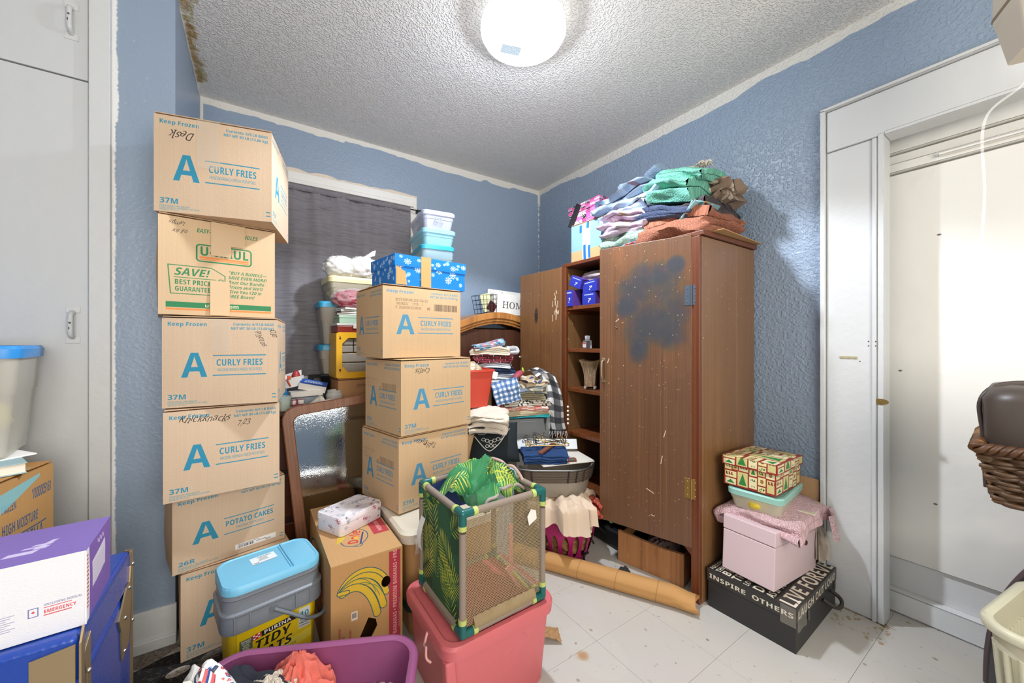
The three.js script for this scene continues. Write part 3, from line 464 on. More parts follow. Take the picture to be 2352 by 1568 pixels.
const wm = {
  carcass: grain('#6b3d22'), inside: grain('#6b3d22', 0.5, 0), shelf: grain('#7a4a2a'), drawer: grain('#b48a60', 0.6, 0), pine: grain('#b98a4f', 0.45), pinedark: grain('#4b2d1b', 0.5),
  side: woodMat('#805c3a', 'rgba(60,30,12,A)', 8, { w: 384, h: 1400, n: 520, draw: (g, w, h) => scratches(g, w, h, 60, 9) }),
};
const doorMap = woodMat('#674730', WD.dark, 14, { w: 512, h: 1536, n: 700, draw: (g, w, h) => {
  const r = rng(15);
  for (let i = 0; i < 26; i++) { g.fillStyle = `rgba(176,112,62,${0.03 + r() * 0.05})`; g.beginPath(); g.ellipse(r() * w, r() * h * 0.45, 20 + r() * 60, 60 + r() * 160, 0, 0, 7); g.fill(); }
  // patch of slate-blue wall paint brushed on to the door
  const lobes = [[0.55, 0.115, 0.2, 0.05], [0.4, 0.16, 0.2, 0.05], [0.74, 0.13, 0.2, 0.055], [0.6, 0.2, 0.34, 0.075], [0.32, 0.22, 0.13, 0.035], [0.82, 0.24, 0.17, 0.07], [0.47, 0.3, 0.2, 0.07], [0.78, 0.32, 0.17, 0.05], [0.46, 0.37, 0.1, 0.045], [0.85, 0.09, 0.07, 0.018], [0.6, 0.28, 0.18, 0.06]];
  for (const [x, y, a, b] of lobes) for (let k = 0; k < 420; k++) { const t = r() * 6.283, q = Math.sqrt(r()), px = (x + Math.cos(t) * a * q) * w, py = (y + Math.sin(t) * b * q) * h; g.fillStyle = `rgba(${54 + r() * 12},${56 + r() * 12},${62 + r() * 12},${0.07 * (1.2 - q)})`; g.beginPath(); g.ellipse(px, py, 14 + r() * 16, 14 + r() * 20, 0, 0, 7); g.fill(); }
  for (let k = 0; k < 90; k++) { g.strokeStyle = `rgba(110,116,126,${0.02 + r() * 0.05})`; g.lineWidth = 2 + r() * 4; const x = w * (0.3 + r() * 0.6), y = h * (0.09 + r() * 0.26); g.beginPath(); g.moveTo(x, y); g.lineTo(x + (r() - 0.5) * 30, y + 20 + r() * 60); g.stroke(); }
  scratches(g, w, h, 90, 16); g.strokeStyle = 'rgba(238,225,205,0.8)'; g.lineWidth = 4; for (const [x, y, dx, dy] of [[0.2, 0.27, 18, -14], [0.73, 0.66, 10, -34], [0.7, 0.75, 8, -40], [0.55, 0.845, 40, 16], [0.6, 0.93, 14, 4], [0.1, 0.42, 8, -24]]) { g.beginPath(); g.moveTo(x * w, y * h); g.lineTo(x * w + dx, y * h + dy); g.stroke(); }
} });
const leftDoorMap = woodMat('#7b5636', 'rgba(70,36,16,A)', 17, { w: 384, h: 1100, n: 620, draw: (g, w, h) => {
  const r = rng(18); for (let k = 0; k < 60; k++) { g.fillStyle = 'rgba(30,24,24,0.07)'; g.beginPath(); g.ellipse(w * 0.42 + (r() - 0.5) * 14, h * 0.215 + (r() - 0.5) * 36, 5 + r() * 12, 14 + r() * 22, 0, 0, 7); g.fill(); }
  for (let k = 0; k < 26; k++) { g.fillStyle = 'rgba(80,35,20,0.05)'; g.beginPath(); g.ellipse(r() * w, h * (0.3 + r() * 0.3), 20 + r() * 60, 30 + r() * 50, 0, 0, 7); g.fill(); }
  g.fillStyle = 'rgba(225,208,185,0.8)'; for (let k = 0; k < 24; k++) g.fillRect(w * (0.8 + r() * 0.13), h * (0.1 + r() * 0.12), 2 + r() * 7, 10 + r() * 26); scratches(g, w, h, 26, 20);
} });
// ---------------------------------------------------------------- wardrobe, front facing the room (-x), doors open
{
  const zc = -1.3525, W = 0.895, hw = W / 2, H = 1.628, D = 0.485;
  const t = thing('wardrobe', 'old brown wooden wardrobe with open doors and a slate paint patch', 'wardrobe', [1.61, 0, zc], -90);
  const top0 = H - 0.024;
  mesh('side_plank', unitZ(span(hw - 0.02, hw, 0, top0, -0.3, -0.0005, 0.002), 0.3, H, -0.3), wm.side, t); mesh('side_plank', unitZ(span(hw - 0.021, hw - 0.001, 0, top0, -D, -0.3015, 0.002), 0.3, H, -D), wm.side, t);
  mesh('side_plank', unitZ(span(-hw, -hw + 0.02, 0, top0, -D, 0, 0.002), D, H, -D), wm.side, t);
  mesh('back_panel', unit(span(-hw + 0.021, hw - 0.022, 0.24, top0, -D, -D + 0.008), W, H), wm.inside, t);
  mesh('top_panel', put(box(W + 0.02, 0.022, D + 0.012, 0, 0, 0, 0.004), 0.002, H - 0.011, -D / 2 + 0.004), wm.carcass, t);
  mesh('stile', unit(span(hw - 0.04, hw, 0, top0, 0, 0.02, 0.003), 0.3, H), wm.carcass, t);
  mesh('stile', unit(span(-hw, -hw + 0.034, 0, top0, 0, 0.02, 0.003), 0.3, H), wm.carcass, t);
  mesh('bracket', extrude([[hw - 0.04, 0.2], [hw - 0.085, 0.235], [hw - 0.085, 0.25], [hw - 0.04, 0.25]], 0.018), wm.carcass, t);
  for (const [y, d] of [[1.36, D - 0.012], [1.1, D - 0.02], [0.855, D - 0.02], [0.585, D - 0.02], [0.262, D - 0.02]]) mesh('shelf', span(-hw + 0.021, hw - 0.022, y - 0.022, y, -D + 0.009, -D + 0.009 + d, 0.002), wm.shelf, t);
  mesh('cleat', span(-hw + 0.022, hw - 0.023, 1.03, 1.077, -D + 0.0085, -D + 0.026, 0.001), M(0xd8c596, 0.6), t);
  mesh('cleat', span(-hw + 0.022, -hw + 0.036, 1.315, 1.337, -0.3, -0.01, 0.001), wm.carcass, t);
  const dh = 1.384, dw = 0.443;
  const door = new THREE.Group(); door.name = 'door'; door.position.set(hw - 0.041, 0.232, 0.003); door.rotation.y = R(15.8); t.add(door);
  mesh('door_leaf', unit(span(-dw, 0, 0, dh, 0, 0.02, 0.003), dw, dh, -dw), doorMap, door);
  const hg = (y, m) => mesh('hinge', merge([box(0.026, 0.088, 0.002, -0.016, y, 0.0212, 0.0005), bar([0, y - 0.046, 0.0225], [0, y + 0.046, 0.0225], 0.0045), box(0.02, 0.088, 0.002, 0.014, y, 0.0212, 0.0005), ...[-0.03, 0, 0.03].flatMap((q) => [put(flat(new THREE.SphereGeometry(0.0035, 8, 6)).scale(1, 1, 0.5), -0.017, y + q, 0.0222), put(flat(new THREE.SphereGeometry(0.0035, 8, 6)).scale(1, 1, 0.5), 0.015, y + q, 0.0222)])]), m, door);
  hg(1.115, M(0x4d5763, 0.6, { metalness: 0.3 })); hg(0.262, mt.brass);
  mesh('handle', merge([tube([[-dw + 0.022, 0.715, 0.02], [-dw + 0.022, 0.722, 0.036], [-dw + 0.022, 0.765, 0.042], [-dw + 0.022, 0.808, 0.036], [-dw + 0.022, 0.815, 0.02]], 0.005, 8, 20), box(0.02, 0.014, 0.004, -dw + 0.022, 0.71, 0.022), box(0.02, 0.014, 0.004, -dw + 0.022, 0.82, 0.022)]), M(0x93836b, 0.5, { metalness: 0.5 }), door);
  mesh('nail', merge([put(flat(new THREE.SphereGeometry(0.004, 8, 6)), -dw + 0.095, 0.98, 0.021)]), mt.steel, door);
  const left = new THREE.Group(); left.name = 'door'; left.position.set(-hw, 0.232, 0.022); left.rotation.y = R(2.2); t.add(left);
  mesh('door_leaf', unit(span(-0.425, -0.002, 0, dh - 0.006, -0.02, 0, 0.003), 0.425, dh, -0.425), leftDoorMap, left);
  mesh('knob', merge([put(flat(new THREE.SphereGeometry(0.01, 12, 8)), -0.41, 0.8, 0.016), bar([-0.41, 0.8, 0], [-0.41, 0.8, 0.012], 0.004)]), mt.chrome, left);
}
{ // loose drawer pushed in under the wardrobe
  const t = thing('drawer_box', 'loose worn wooden drawer lying on the floor under the wardrobe', 'drawer', [1.605, 0.0, -1.172], -90 + 12.5), w = 0.33, h = 0.155, d = 0.3;
  mesh('front', extrude([[-w / 2, 0.002], [w / 2, 0.002], [w / 2, h - 0.002], [w / 2 - 0.1, h - 0.012], [-w / 2, h]], 0.016, 0.001).translate(0, 0, -0.017), wm.drawer, t);
  for (const s of [-1, 1]) mesh('side', span(s > 0 ? w / 2 - 0.014 : -w / 2, s > 0 ? w / 2 : -w / 2 + 0.014, 0.002, h - 0.02, -d, -0.018, 0.002), wm.drawer, t);
  mesh('back', span(-w / 2 + 0.015, w / 2 - 0.015, 0.002, h - 0.03, -d, -d + 0.012), wm.drawer, t); mesh('bottom', span(-w / 2 + 0.015, w / 2 - 0.015, 0.008, 0.014, -d + 0.013, -0.019), wm.inside, t);
}
tag(mesh('wooden_stick', put(box(0.025, 0.02, 0.26, 0, 0, 0), 1.72, 0.175, -1.11, 0.35, 1.2, 0), wm.pine), 'pale wooden slat sticking up out of the loose drawer', 'slat');
tag(mesh('wooden_stick', put(box(0.022, 0.018, 0.24, 0, 0, 0), 1.715, 0.172, -1.2, 0.3, 1.35, 0), M(0x8d8983, 0.7)), 'grey weathered slat lying across the loose drawer', 'slat');
tag(mesh('rag', put(heapGeo({ rx: 0.12, rz: 0.1, h: 0.05, amp: 0.018, seed: 4 }), 1.72, 0.09, -1.16), M(0x6d5a58, 0.95)), 'crumpled dull mauve rag inside the loose drawer', 'rag');
// ---------------------------------------------------------------- rug
{
  const m = M(0xffffff, 1, { map: canv(768, 512, (g, w, h) => { g.fillStyle = '#1c1a19'; g.fillRect(0, 0, w, h); const r = rng(3); for (let i = 0; i < 40; i++) { g.fillStyle = ['#c9c1b4', '#8f857a', '#5b534b', '#d8d2c6'][i % 4]; g.beginPath(); g.ellipse(r() * w, r() * h, 14 + r() * 50, 8 + r() * 24, r(), 0, 7); g.fill(); } for (let i = 0; i < 16000; i++) { g.fillStyle = r() < 0.6 ? 'rgba(15,13,12,0.7)' : 'rgba(205,190,165,0.6)'; g.fillRect(r() * w, r() * h, 1 + r() * 4, 1.2); } }), bumpMap: rep(weaveTex, 40, 28), bumpScale: 0.002 });
  const g = box(1.25, 0.006, 0.86, 0, 0.003, 0, 0.002), p = g.attributes.position, u = g.attributes.uv; for (let i = 0; i < p.count; i++) u.setXY(i, p.getX(i) / 1.25 + 0.5, p.getZ(i) / 0.86 + 0.5);
  tag(mesh('rug', g.translate(-0.46, 0.0005, -1.46), m), 'flat woven black and cream rug along the closet wall', 'rug');
}
// ---------------------------------------------------------------- cat litter pail
{
  const t = thing('litter_pail', 'yellow and grey cat litter pail with a light blue hinged lid', 'pail', [0.037, 0.008, -1.575], 10.5), grey = M(0x7f868e, 0.38), W = 0.275, D = 0.2;
  const lab = canv(640, 760, (g, w, h) => {
    g.fillStyle = '#f0cd06'; g.fillRect(0, 0, w, h); g.fillStyle = '#f6e04a'; g.beginPath(); g.moveTo(0, 420); g.lineTo(w, 300); g.lineTo(w, 420); g.lineTo(0, 540); g.fill(); g.fillStyle = '#e0b800'; g.fillRect(0, 600, w, 160);
    g.save(); g.translate(320, 250); g.rotate(-0.1);
    g.fillStyle = '#1c1714'; g.fillRect(-110, -180, 310, 66); g.fillStyle = '#d3232b'; g.fillRect(-186, -180, 74, 66); g.fillStyle = '#fff'; for (let i = 0; i < 3; i++) for (let j = 0; j < 3; j++) if ((i + j) % 2 === 0) g.fillRect(-178 + i * 20, -174 + j * 18, 18, 17);
    g.fillStyle = '#f7f2e8'; cond(g, 'PURINA', -92, -127, 62, 1.02); g.fillStyle = '#1c1714'; cond(g, 'TIDY', -190, 10, 142, 0.98, { italic: 'italic' }); cond(g, 'CATS', -205, 140, 142, 0.98, { italic: 'italic' }); g.fillStyle = '#6a5a10'; cond(g, 'CLUMPING LITTER', -120, 186, 34, 1.0, { weight: 'normal' }); g.restore();
    g.fillStyle = '#5f6f52'; g.fillRect(20, 96, 104, 130); g.fillStyle = '#e9e7d8'; ['WEIGHT', 'OF THE', 'NEW', 'MEGA'].forEach((s, i) => cond(g, s, 72, 126 + i * 24, 26, 0.8, { align: 'center' })); cond(g, '50%', 72, 222, 26, 1, { align: 'center' });
    g.fillStyle = '#dfe6e4'; g.fillRect(520, 20, 106, 250); g.fillStyle = '#2f8bb0'; cond(g, '10', 573, 130, 92, 0.85, { align: 'center' }); cond(g, 'DAY', 573, 178, 48, 0.85, { align: 'center' }); g.fillStyle = '#333'; cond(g, 'ODOR', 573, 218, 40, 0.85, { align: 'center' }); cond(g, 'CONTROL', 573, 250, 26, 0.8, { align: 'center' });
  });
  mesh('bucket', loft([[0, W * 0.86, D * 0.86, 0.03], [0.01, W * 0.88, D * 0.88, 0.032], [0.225, W * 0.95, D * 0.95, 0.035]]), M(0xecc80a, 0.4), t);
  const pr = flat(new THREE.PlaneGeometry(0.215, 0.212)), pp = pr.attributes.position; for (let i = 0; i < pp.count; i++) pp.setZ(i, 0); 
  mesh('label', put(pr, 0, 0.113, 0.0935, 0.04), M(0xffffff, 0.4, { map: lab }), t);
  mesh('collar', loft([[0.222, W * 0.955, D * 0.955, 0.035], [0.226, W * 1.07, D * 1.09, 0.045], [0.233, W * 1.08, D * 1.1, 0.045], [0.276, W * 1.06, D * 1.07, 0.045], [0.28, W * 1.08, D * 1.1, 0.045], [0.286, W * 1.08, D * 1.1, 0.045], [0.29, W * 1.03, D * 1.03, 0.043], [0.325, W * 1.02, D * 1.02, 0.043], [0.33, W * 1.045, D * 1.05, 0.045], [0.342, W * 1.04, D * 1.04, 0.045]], { crease: 30 }), grey, t);
  for (const x of [-0.115, -0.075, 0.055, 0.1]) mesh('rib', box(0.004, 0.045, 0.01, x, 0.255, D * 0.54, 0.001), grey, t);
  const lid = mesh('lid', loft([[0.343, W * 1.05, D * 1.06, 0.05], [0.362, W * 1.045, D * 1.05, 0.05], [0.368, W * 1.02, D * 1.02, 0.048], [0.3685, W * 0.98, D * 0.97, 0.045], [0.366, W * 0.96, D * 0.94, 0.043]], { crease: 30 }), M(0x79c2e2, 0.4), t);
  mesh('lid_ridge', merge([box(0.006, 0.007, D * 0.97, W * 0.2, 0.3675, 0, 0.002), box(0.004, 0.005, D * 0.9, W * 0.17, 0.367, 0, 0.001)]), lid.material, lid);
  mesh('lid_label', put(flat(new THREE.PlaneGeometry(0.075, 0.05)), -0.01, 0.3668, -0.035, -Math.PI / 2, 0.06), M(0xffffff, 0.6, { map: canv(200, 140, (g, w, h) => { g.fillStyle = '#e6f0f2'; g.fillRect(0, 0, w, h); barcode(g, 60, 14, 110, 18, 7, '#555'); g.fillStyle = '#555'; for (let i = 0; i < 4; i++) g.fillRect(70 - i * 6, 44 + i * 16, 60 + i * 8, 6); cond(g, '062', 10, 128, 26, 1); g.fillStyle = '#b55'; g.fillRect(0, 134, w, 3); }) }), lid);
  const hd = mesh('handle', tube([[-0.01, 0.262, D * 0.575], [0.03, 0.235, D * 0.64], [0.085, 0.2, D * 0.72], [0.135, 0.19, D * 0.66], [0.165, 0.205, D * 0.4]], 0.0062, 8, 30).scale(1, 1, 1), M(0x6f767d, 0.4), t);
  mesh('pivot', put(cyl(0.012, 0.012, 0.008, 0, 0, 0, 18).rotateX(Math.PI / 2), -0.01, 0.262, D * 0.56), hd.material, t);
}
// ---------------------------------------------------------------- banana box on its side
const holed = (w, h, holes) => extrude([[-w / 2, 0], [w / 2, 0], [w / 2, h], [-w / 2, h]], 0.004, 0, holes);
{
  const w = 0.238, h = 0.398, d = 0.525;
  const t = thing('banana_box', 'brown banana carton with yellow bunch print lying on its side', 'box', [0.318, 0, -1.625], 0.6);
  const face = canv(560, 936, (g, W, H) => {
    cardTone(g, W, H, '#bd905a', 5); g.fillStyle = '#a8313f'; g.fillRect(446, 10, 96, 926); g.fillStyle = '#d89a93'; g.save(); g.translate(512, 930); g.rotate(-Math.PI / 2); cond(g, 'PREMIUM BANANAS \u2022 PREMIUM BANANAS \u2022 PREMIUM', 20, 0, 46, 0.86); g.font = '18px sans-serif'; g.fillText('a Dole Packaged Company, LLC', 260, 26); g.restore();
    const ban = (pts, wd) => { g.beginPath(); g.moveTo(pts[0], pts[1]); g.bezierCurveTo(...pts.slice(2)); g.lineWidth = wd + 12; g.strokeStyle = '#2a5560'; g.lineCap = 'round'; g.stroke(); g.lineWidth = wd; g.strokeStyle = '#d3ae2f'; g.stroke(); };
    ban([70, 210, 150, 60, 330, 60, 420, 230], 40); ban([80, 215, 190, 90, 360, 110, 425, 330], 44); ban([80, 220, 200, 130, 340, 170, 400, 430], 50); ban([85, 228, 190, 170, 300, 240, 350, 480], 52); ban([60, 222, 75, 222, 85, 224, 120, 226], 26);
    g.strokeStyle = '#3d6a5a'; g.lineWidth = 4; for (const [a, b] of [[170, 150], [200, 190], [240, 215]]) { g.beginPath(); g.moveTo(a, b); g.quadraticCurveTo(a + 110, b - 10, a + 170, b + 150); g.stroke(); }
    g.fillStyle = '#a23038'; g.save(); g.translate(46, 760); g.rotate(-Math.PI / 2); ['Distributed By:', 'DOLE FRESH FRUIT COMPANY', 'MONTEREY, CA 93942', '', 'PRODUCT OF HONDURAS'].forEach((s, i) => cond(g, s, 0, i * 26, 24, 0.8)); g.restore();
    g.fillStyle = '#e2dccf'; g.fillRect(150, 400, 46, 68); barcode(g, 156, 410, 30, 40, 3);
  });
  const hole1 = new THREE.Path(); hole1.absellipse(0.06, 0.292, 0.016, 0.02, 0, Math.PI * 2); const hole2 = [[-0.03, 0.13], [0.0, 0.19], [0.025, 0.175], [0.03, 0.15], [0.0, 0.1], [-0.02, 0.095]];
  const top = canv(560, 1230, (g, W, H) => {
    cardTone(g, W, H, '#c19765', 6); g.fillStyle = '#b23b42'; g.fillRect(410, 260, 138, 640); g.save(); g.translate(500, 880); g.rotate(-Math.PI / 2); g.fillStyle = '#dca39a'; cond(g, 'PREMIUM BANANAS', 20, 0, 50, 0.9); g.restore(); g.fillStyle = '#b23b42'; g.fillRect(380, 0, 100, 120);
    g.save(); g.translate(250, 860); g.rotate(-1.25); g.strokeStyle = '#375d74'; g.lineWidth = 9; g.beginPath(); g.ellipse(0, 0, 150, 112, 0, 0, 7); g.stroke(); g.beginPath(); g.moveTo(-148, 0); g.quadraticCurveTo(-190, 90, -110, 80); g.stroke(); g.fillStyle = '#cfae3e'; g.beginPath(); g.ellipse(40, -108, 120, 30, 0.1, 0, 7); g.fill(); g.fillStyle = '#c1362f'; cond(g, 'Dole', -112, 40, 116, 0.95); g.fillStyle = '#e6a93a'; g.beginPath(); g.arc(-5, 16, 24, 0, 7); g.fill(); g.fillStyle = '#2b3f77'; g.fillRect(-120, 56, 210, 14); g.restore();
  });
  const side = canv(400, 300, (g, W, H) => { cardTone(g, W, H, '#b68a55', 7); g.fillStyle = '#b23b42'; cond(g, 'Dole', 40, 180, 120, 0.9); g.strokeStyle = '#375d74'; g.lineWidth = 7; g.beginPath(); g.ellipse(140, 140, 130, 90, 0, 0, 7); g.stroke(); });
  const fg = holed(w, h, [hole1, hole2]); mesh('end_panel', unit(fg, w, h).translate(0, 0, d / 2 - 0.004), cardMat(face), t);
  const tg = flat(new THREE.BoxGeometry(w, 0.004, d)); const tp = tg.attributes.position, tu = tg.attributes.uv; for (let i = 0; i < tp.count; i++) tu.setXY(i, tp.getX(i) / w + 0.5, 0.5 - tp.getZ(i) / d); mesh('side_panel', tg.translate(0, h + 0.002, 0), cardMat(top), t);
  mesh('side_panel', span(-w / 2, w / 2, 0.001, 0.005, -d / 2, d / 2 - 0.005), plainCard('#b68a55'), t);
  mesh('bottom_panel', unitZ(span(-w / 2, -w / 2 + 0.004, 0.006, h - 0.001, -d / 2, d / 2 - 0.005), d, h, -d / 2), cardMat(side), t); mesh('bottom_panel', span(w / 2 - 0.004, w / 2, 0.006, h - 0.001, -d / 2, d / 2 - 0.005), plainCard('#b68a55'), t);
  mesh('end_panel', span(-w / 2 + 0.005, w / 2 - 0.005, 0.006, h - 0.001, -d / 2, -d / 2 + 0.004), plainCard('#b68a55'), t);
}
{ // snowflake tin
  const pr = canv(512, 512, (g, w, h) => { g.fillStyle = '#e2dce2'; g.fillRect(0, 0, w, h); const r = rng(12); for (let i = 0; i < 130; i++) { const x = r() * w, y = r() * h, s = 9 + r() * 20, c = ['#90a6c2', '#9a9fae', '#a02238', '#3c3443', '#b0b8c8'][Math.floor(r() * 5)]; g.strokeStyle = c; g.lineWidth = 3.2; for (let k = 0; k < 6; k++) { g.beginPath(); g.moveTo(x, y); g.lineTo(x + Math.cos(k * 1.047) * s, y + Math.sin(k * 1.047) * s); g.stroke(); } g.fillStyle = c; g.beginPath(); g.arc(x, y, s * 0.22, 0, 7); g.fill(); if (r() < 0.4) { g.beginPath(); g.ellipse(x + s * 1.3, y, 5, 2.6, r() * 3, 0, 7); g.fill(); } } }, true);
  const m = M(0xffffff, 0.3, { map: rep(pr, 4.4), clearcoat: 0.3 });
  const t = thing('cookie_tin', 'white rectangular tin with snowflakes and berries on the banana carton', 'tin', [0.318, 0.404, -1.652], 28);
  mesh('body', metreUV(loft([[0, 0.196, 0.142, 0.014], [0.003, 0.2, 0.146, 0.016], [0.046, 0.2, 0.146, 0.016]])), m, t);
  mesh('lid', metreUV(loft([[0.0465, 0.204, 0.15, 0.018], [0.064, 0.204, 0.15, 0.018], [0.068, 0.2, 0.146, 0.017], [0.069, 0.19, 0.136, 0.014], [0.068, 0.184, 0.13, 0.012]])), m, t);
}
// ---------------------------------------------------------------- coral storage tote and the play cube on it
{
  const c = M(0xc9666a, 0.42, { bumpMap: rep(T.soft, 4), bumpScale: 0.0008 });
  const scuff = M(0xffffff, 0.45, { map: canv(512, 300, (g, w, h) => { g.fillStyle = '#ca686c'; g.fillRect(0, 0, w, h); const r = rng(6); for (let i = 0; i < 50; i++) { g.strokeStyle = r() < 0.6 ? `rgba(96,48,48,${0.04 + r() * 0.16})` : `rgba(226,150,148,${0.06 + r() * 0.2})`; g.lineWidth = 0.6 + r() * 1.6; const x = r() * w, y = h * (0.35 + r() * 0.5); g.beginPath(); g.moveTo(x, y); g.lineTo(x + (r() - 0.4) * 120, y - r() * 26); g.stroke(); } }, true), bumpMap: rep(T.soft, 3), bumpScale: 0.0008 });
  const t = thing('storage_tote', 'scuffed coral plastic storage tote with lid standing on the floor', 'tote', [0.637, 0, -1.153], 0.5), W = 0.4, D = 0.355;
  const body = loft([[0, W * 0.84, D * 0.84, 0.03], [0.006, W * 0.86, D * 0.86, 0.032], [0.245, W * 0.95, D * 0.95, 0.035]]); mesh('body', metreUV(body, 2.6), scuff, t);
  mesh('lid', loft([[0.238, W * 1.02, D * 1.02, 0.05], [0.268, W * 1.03, D * 1.03, 0.05], [0.278, W * 1.01, D * 1.01, 0.05], [0.2795, W * 0.94, D * 0.93, 0.045], [0.272, W * 0.9, D * 0.88, 0.042]], { crease: 30 }), c, t);
  mesh('lid_rib', merge([-0.1, -0.05, 0, 0.05, 0.1].map((z) => box(W * 0.72, 0.005, 0.008, 0, 0.2735, z, 0.002))), c, t);
  mesh('corner_rib', put(box(0.034, 0.236, 0.034, 0, 0, 0, 0.008), -W * 0.448, 0.119, D * 0.448, -0.045, 0, 0.045), c, t);
  mesh('latch', merge([tube([[-W * 0.52, 0.262, 0.055], [-W * 0.54, 0.24, 0.058], [-W * 0.535, 0.222, 0.045], [-W * 0.52, 0.205, 0.05]], 0.004, 8, 16), tube([[-W * 0.535, 0.225, 0.06], [-W * 0.545, 0.2, 0.075], [-W * 0.52, 0.19, 0.085]], 0.004, 8, 16)]), M(0xe0a4a0, 0.4), t);
}
const leafPrint = (bg, n, seed, S = 640) => canv(S, S, (g, w, h) => {   // tropical leaves: lime fronds on dark green
  g.fillStyle = bg; g.fillRect(0, 0, w, h); const r = rng(seed);
  for (let i = 0; i < 10; i++) { g.fillStyle = 'rgba(16,58,36,0.55)'; g.beginPath(); g.ellipse(r() * w, r() * h, 60 + r() * 80, 30 + r() * 40, r() * 3, 0, 7); g.fill(); }
  for (let i = 0; i < n; i++) {
    const x = r() * w, y = r() * h, a = -1.57 + (r() - 0.5) * 2.4, L = 200 + r() * 120; g.save(); g.translate(x, y); g.rotate(a); g.fillStyle = ['#c9c83f', '#b5bf3d', '#d6cf57', '#a9b93c'][i % 4];
    for (let k = 0; k < 11; k++) for (const s of [-1, 1]) { const q = k / 11, l = (40 + 80 * Math.sin(0.3 + q * 2.8)); g.save(); g.translate(q * L, 0); g.rotate(s * (1.05 - q * 0.5)); g.beginPath(); g.moveTo(0, 0); g.quadraticCurveTo(l * 0.55, -7, l, 0); g.quadraticCurveTo(l * 0.55, 6, 0, 0); g.fill(); g.restore(); }
    g.restore();
  }
}, true);
{
  const t = thing('play_cube', 'pop up play cube with mesh sides and leaf print on coral tote', 'play cube', [0.64, 0.2815, -1.142], 1.5);
  const s = 0.3, hs = s / 2, H = 0.362, r = 0.0105, rod = M(0x8f8073, 0.85, { bumpMap: rep(weaveTex, 2, 12), bumpScale: 0.0004 }), teal = M(0x0f5a57, 0.3), lime = M(0xb3c069, 0.4);
  const cor = [[-1, -1], [1, -1], [1, 1], [-1, 1]];
  for (const [a, b] of cor) mesh('post', bar([a * hs, 0.055, b * hs], [a * hs, H - 0.055, b * hs], r, 14), rod, t);
  for (const y of [0.0125, H]) for (let i = 0; i < 4; i++) { const [a, b] = cor[i], [c, d] = cor[(i + 1) % 4], k = 0.68; const mx = (a + c) / 2, mz = (b + d) / 2; mesh('rail', bar([(mx + (a - mx) * k) * hs, y, (mz + (b - mz) * k) * hs], [(mx + (c - mx) * k) * hs, y, (mz + (d - mz) * k) * hs], r, 14), rod, t); }
  for (const [a, b] of cor) for (const y of [0.0125, H]) {
    const k = y > 0.1 ? -1 : 1, q = 0.033;
    mesh('corner_joint', merge([bar([a * hs, y, b * hs], [a * (hs - q), y, b * hs], r * 1.18), bar([a * hs, y, b * hs], [a * hs, y, b * (hs - q)], r * 1.18), bar([a * hs, y, b * hs], [a * hs, y + k * q, b * hs], r * 1.18), put(flat(new THREE.SphereGeometry(r * 1.18, 12, 8)), a * hs, y, b * hs)]), teal, t);
    for (const cg of [bar([a * (hs - q), y, b * hs], [a * (hs - q - 0.014), y, b * hs], r * 1.22), bar([a * hs, y, b * (hs - q)], [a * hs, y, b * (hs - q - 0.014)], r * 1.22), bar([a * hs, y + k * q, b * hs], [a * hs, y + k * (q + 0.014), b * hs], r * 1.22)]) mesh('clip', cg, lime, t);
  }
  const leaf = leafPrint('#1f5a38', 13, 5), lm = M(0xffffff, 0.7, { map: rep(leaf, 2.9, 2.9), bumpMap: rep(T.soft, 5), bumpScale: 0.002 });
  const panel = (f) => grid(14, 16, f, 0);
  mesh('fabric_panel', panel((u, v) => { const z = (u - 0.5) * (s - 0.02), y = 0.012 + v * (H - 0.012), b = Math.sin(u * Math.PI) * Math.sin(v * Math.PI); return [-hs - 0.002 - 0.006 * b, y, z, z, y]; }), lm, t);
  const net = (() => { const S = 256, c = 16; return canv(S, S, (g) => { g.fillStyle = '#fff'; g.fillRect(0, 0, S, S); g.fillStyle = '#000'; for (let i = 0; i <= c; i++) for (let j = 0; j <= c; j++) { g.beginPath(); g.ellipse((i + (j % 2) / 2) * S / c, j * S / c, S / c * 0.39, S / c * 0.39, 0, 0, 7); g.fill(); } }, true); })(); net.colorSpace = THREE.NoColorSpace;
  const nm = M(0x9a8767, 0.8, { alphaMap: rep(net, 13, 13), transparent: true, side: THREE.DoubleSide });
  mesh('mesh_panel', panel((u, v) => { const x = (u - 0.5) * (s - 0.018), y = 0.03 + v * (H - 0.03), b = Math.sin(u * Math.PI) * Math.sin(v * Math.PI); return [x, y, hs - 0.012 * b, x, y]; }), nm, t);
  mesh('mesh_panel', panel((u, v) => { const z = (u - 0.5) * (s - 0.018), y = 0.03 + v * (H - 0.03); return [hs, y, z, z, y]; }), nm, t);
  mesh('hem', grid(30, 4, (u, v) => { const x = (u - 0.5) * (s - 0.07), y = 0.006 + v * 0.045; return [x, y, hs + 0.012 * Math.sin(v * 3.14) + 0.002 * Math.sin(u * 60) * v, x, y]; }, 0), M(0x94805f, 0.9), t);
  mesh('hem', grid(30, 4, (u, v) => { const z = (u - 0.5) * (s - 0.07), y = 0.006 + v * 0.03; return [-hs - 0.012 * Math.sin(v * 3.14), y, z, z, y]; }, 0), M(0x8a7b68, 0.9), t);
  mesh('inner_lining', merge([panel((u, v) => { const x = (u - 0.5) * (s - 0.03), y = 0.25 + v * (H - 0.25); return [x, y, -hs + 0.004 + 0.01 * Math.sin(u * 3.1), x, y]; }), panel((u, v) => { const z = (u - 0.5) * (s - 0.03), y = 0.27 + v * (H - 0.27); return [-hs + 0.006 + 0.016 * Math.sin(v * 3), y, z, z, y]; })]), M(0x2b4a86, 0.6), t);
  mesh('floor_sheet', box(s - 0.03, 0.003, s - 0.03, 0, 0.012, 0, 0), M(0xb9474c, 0.7), t);
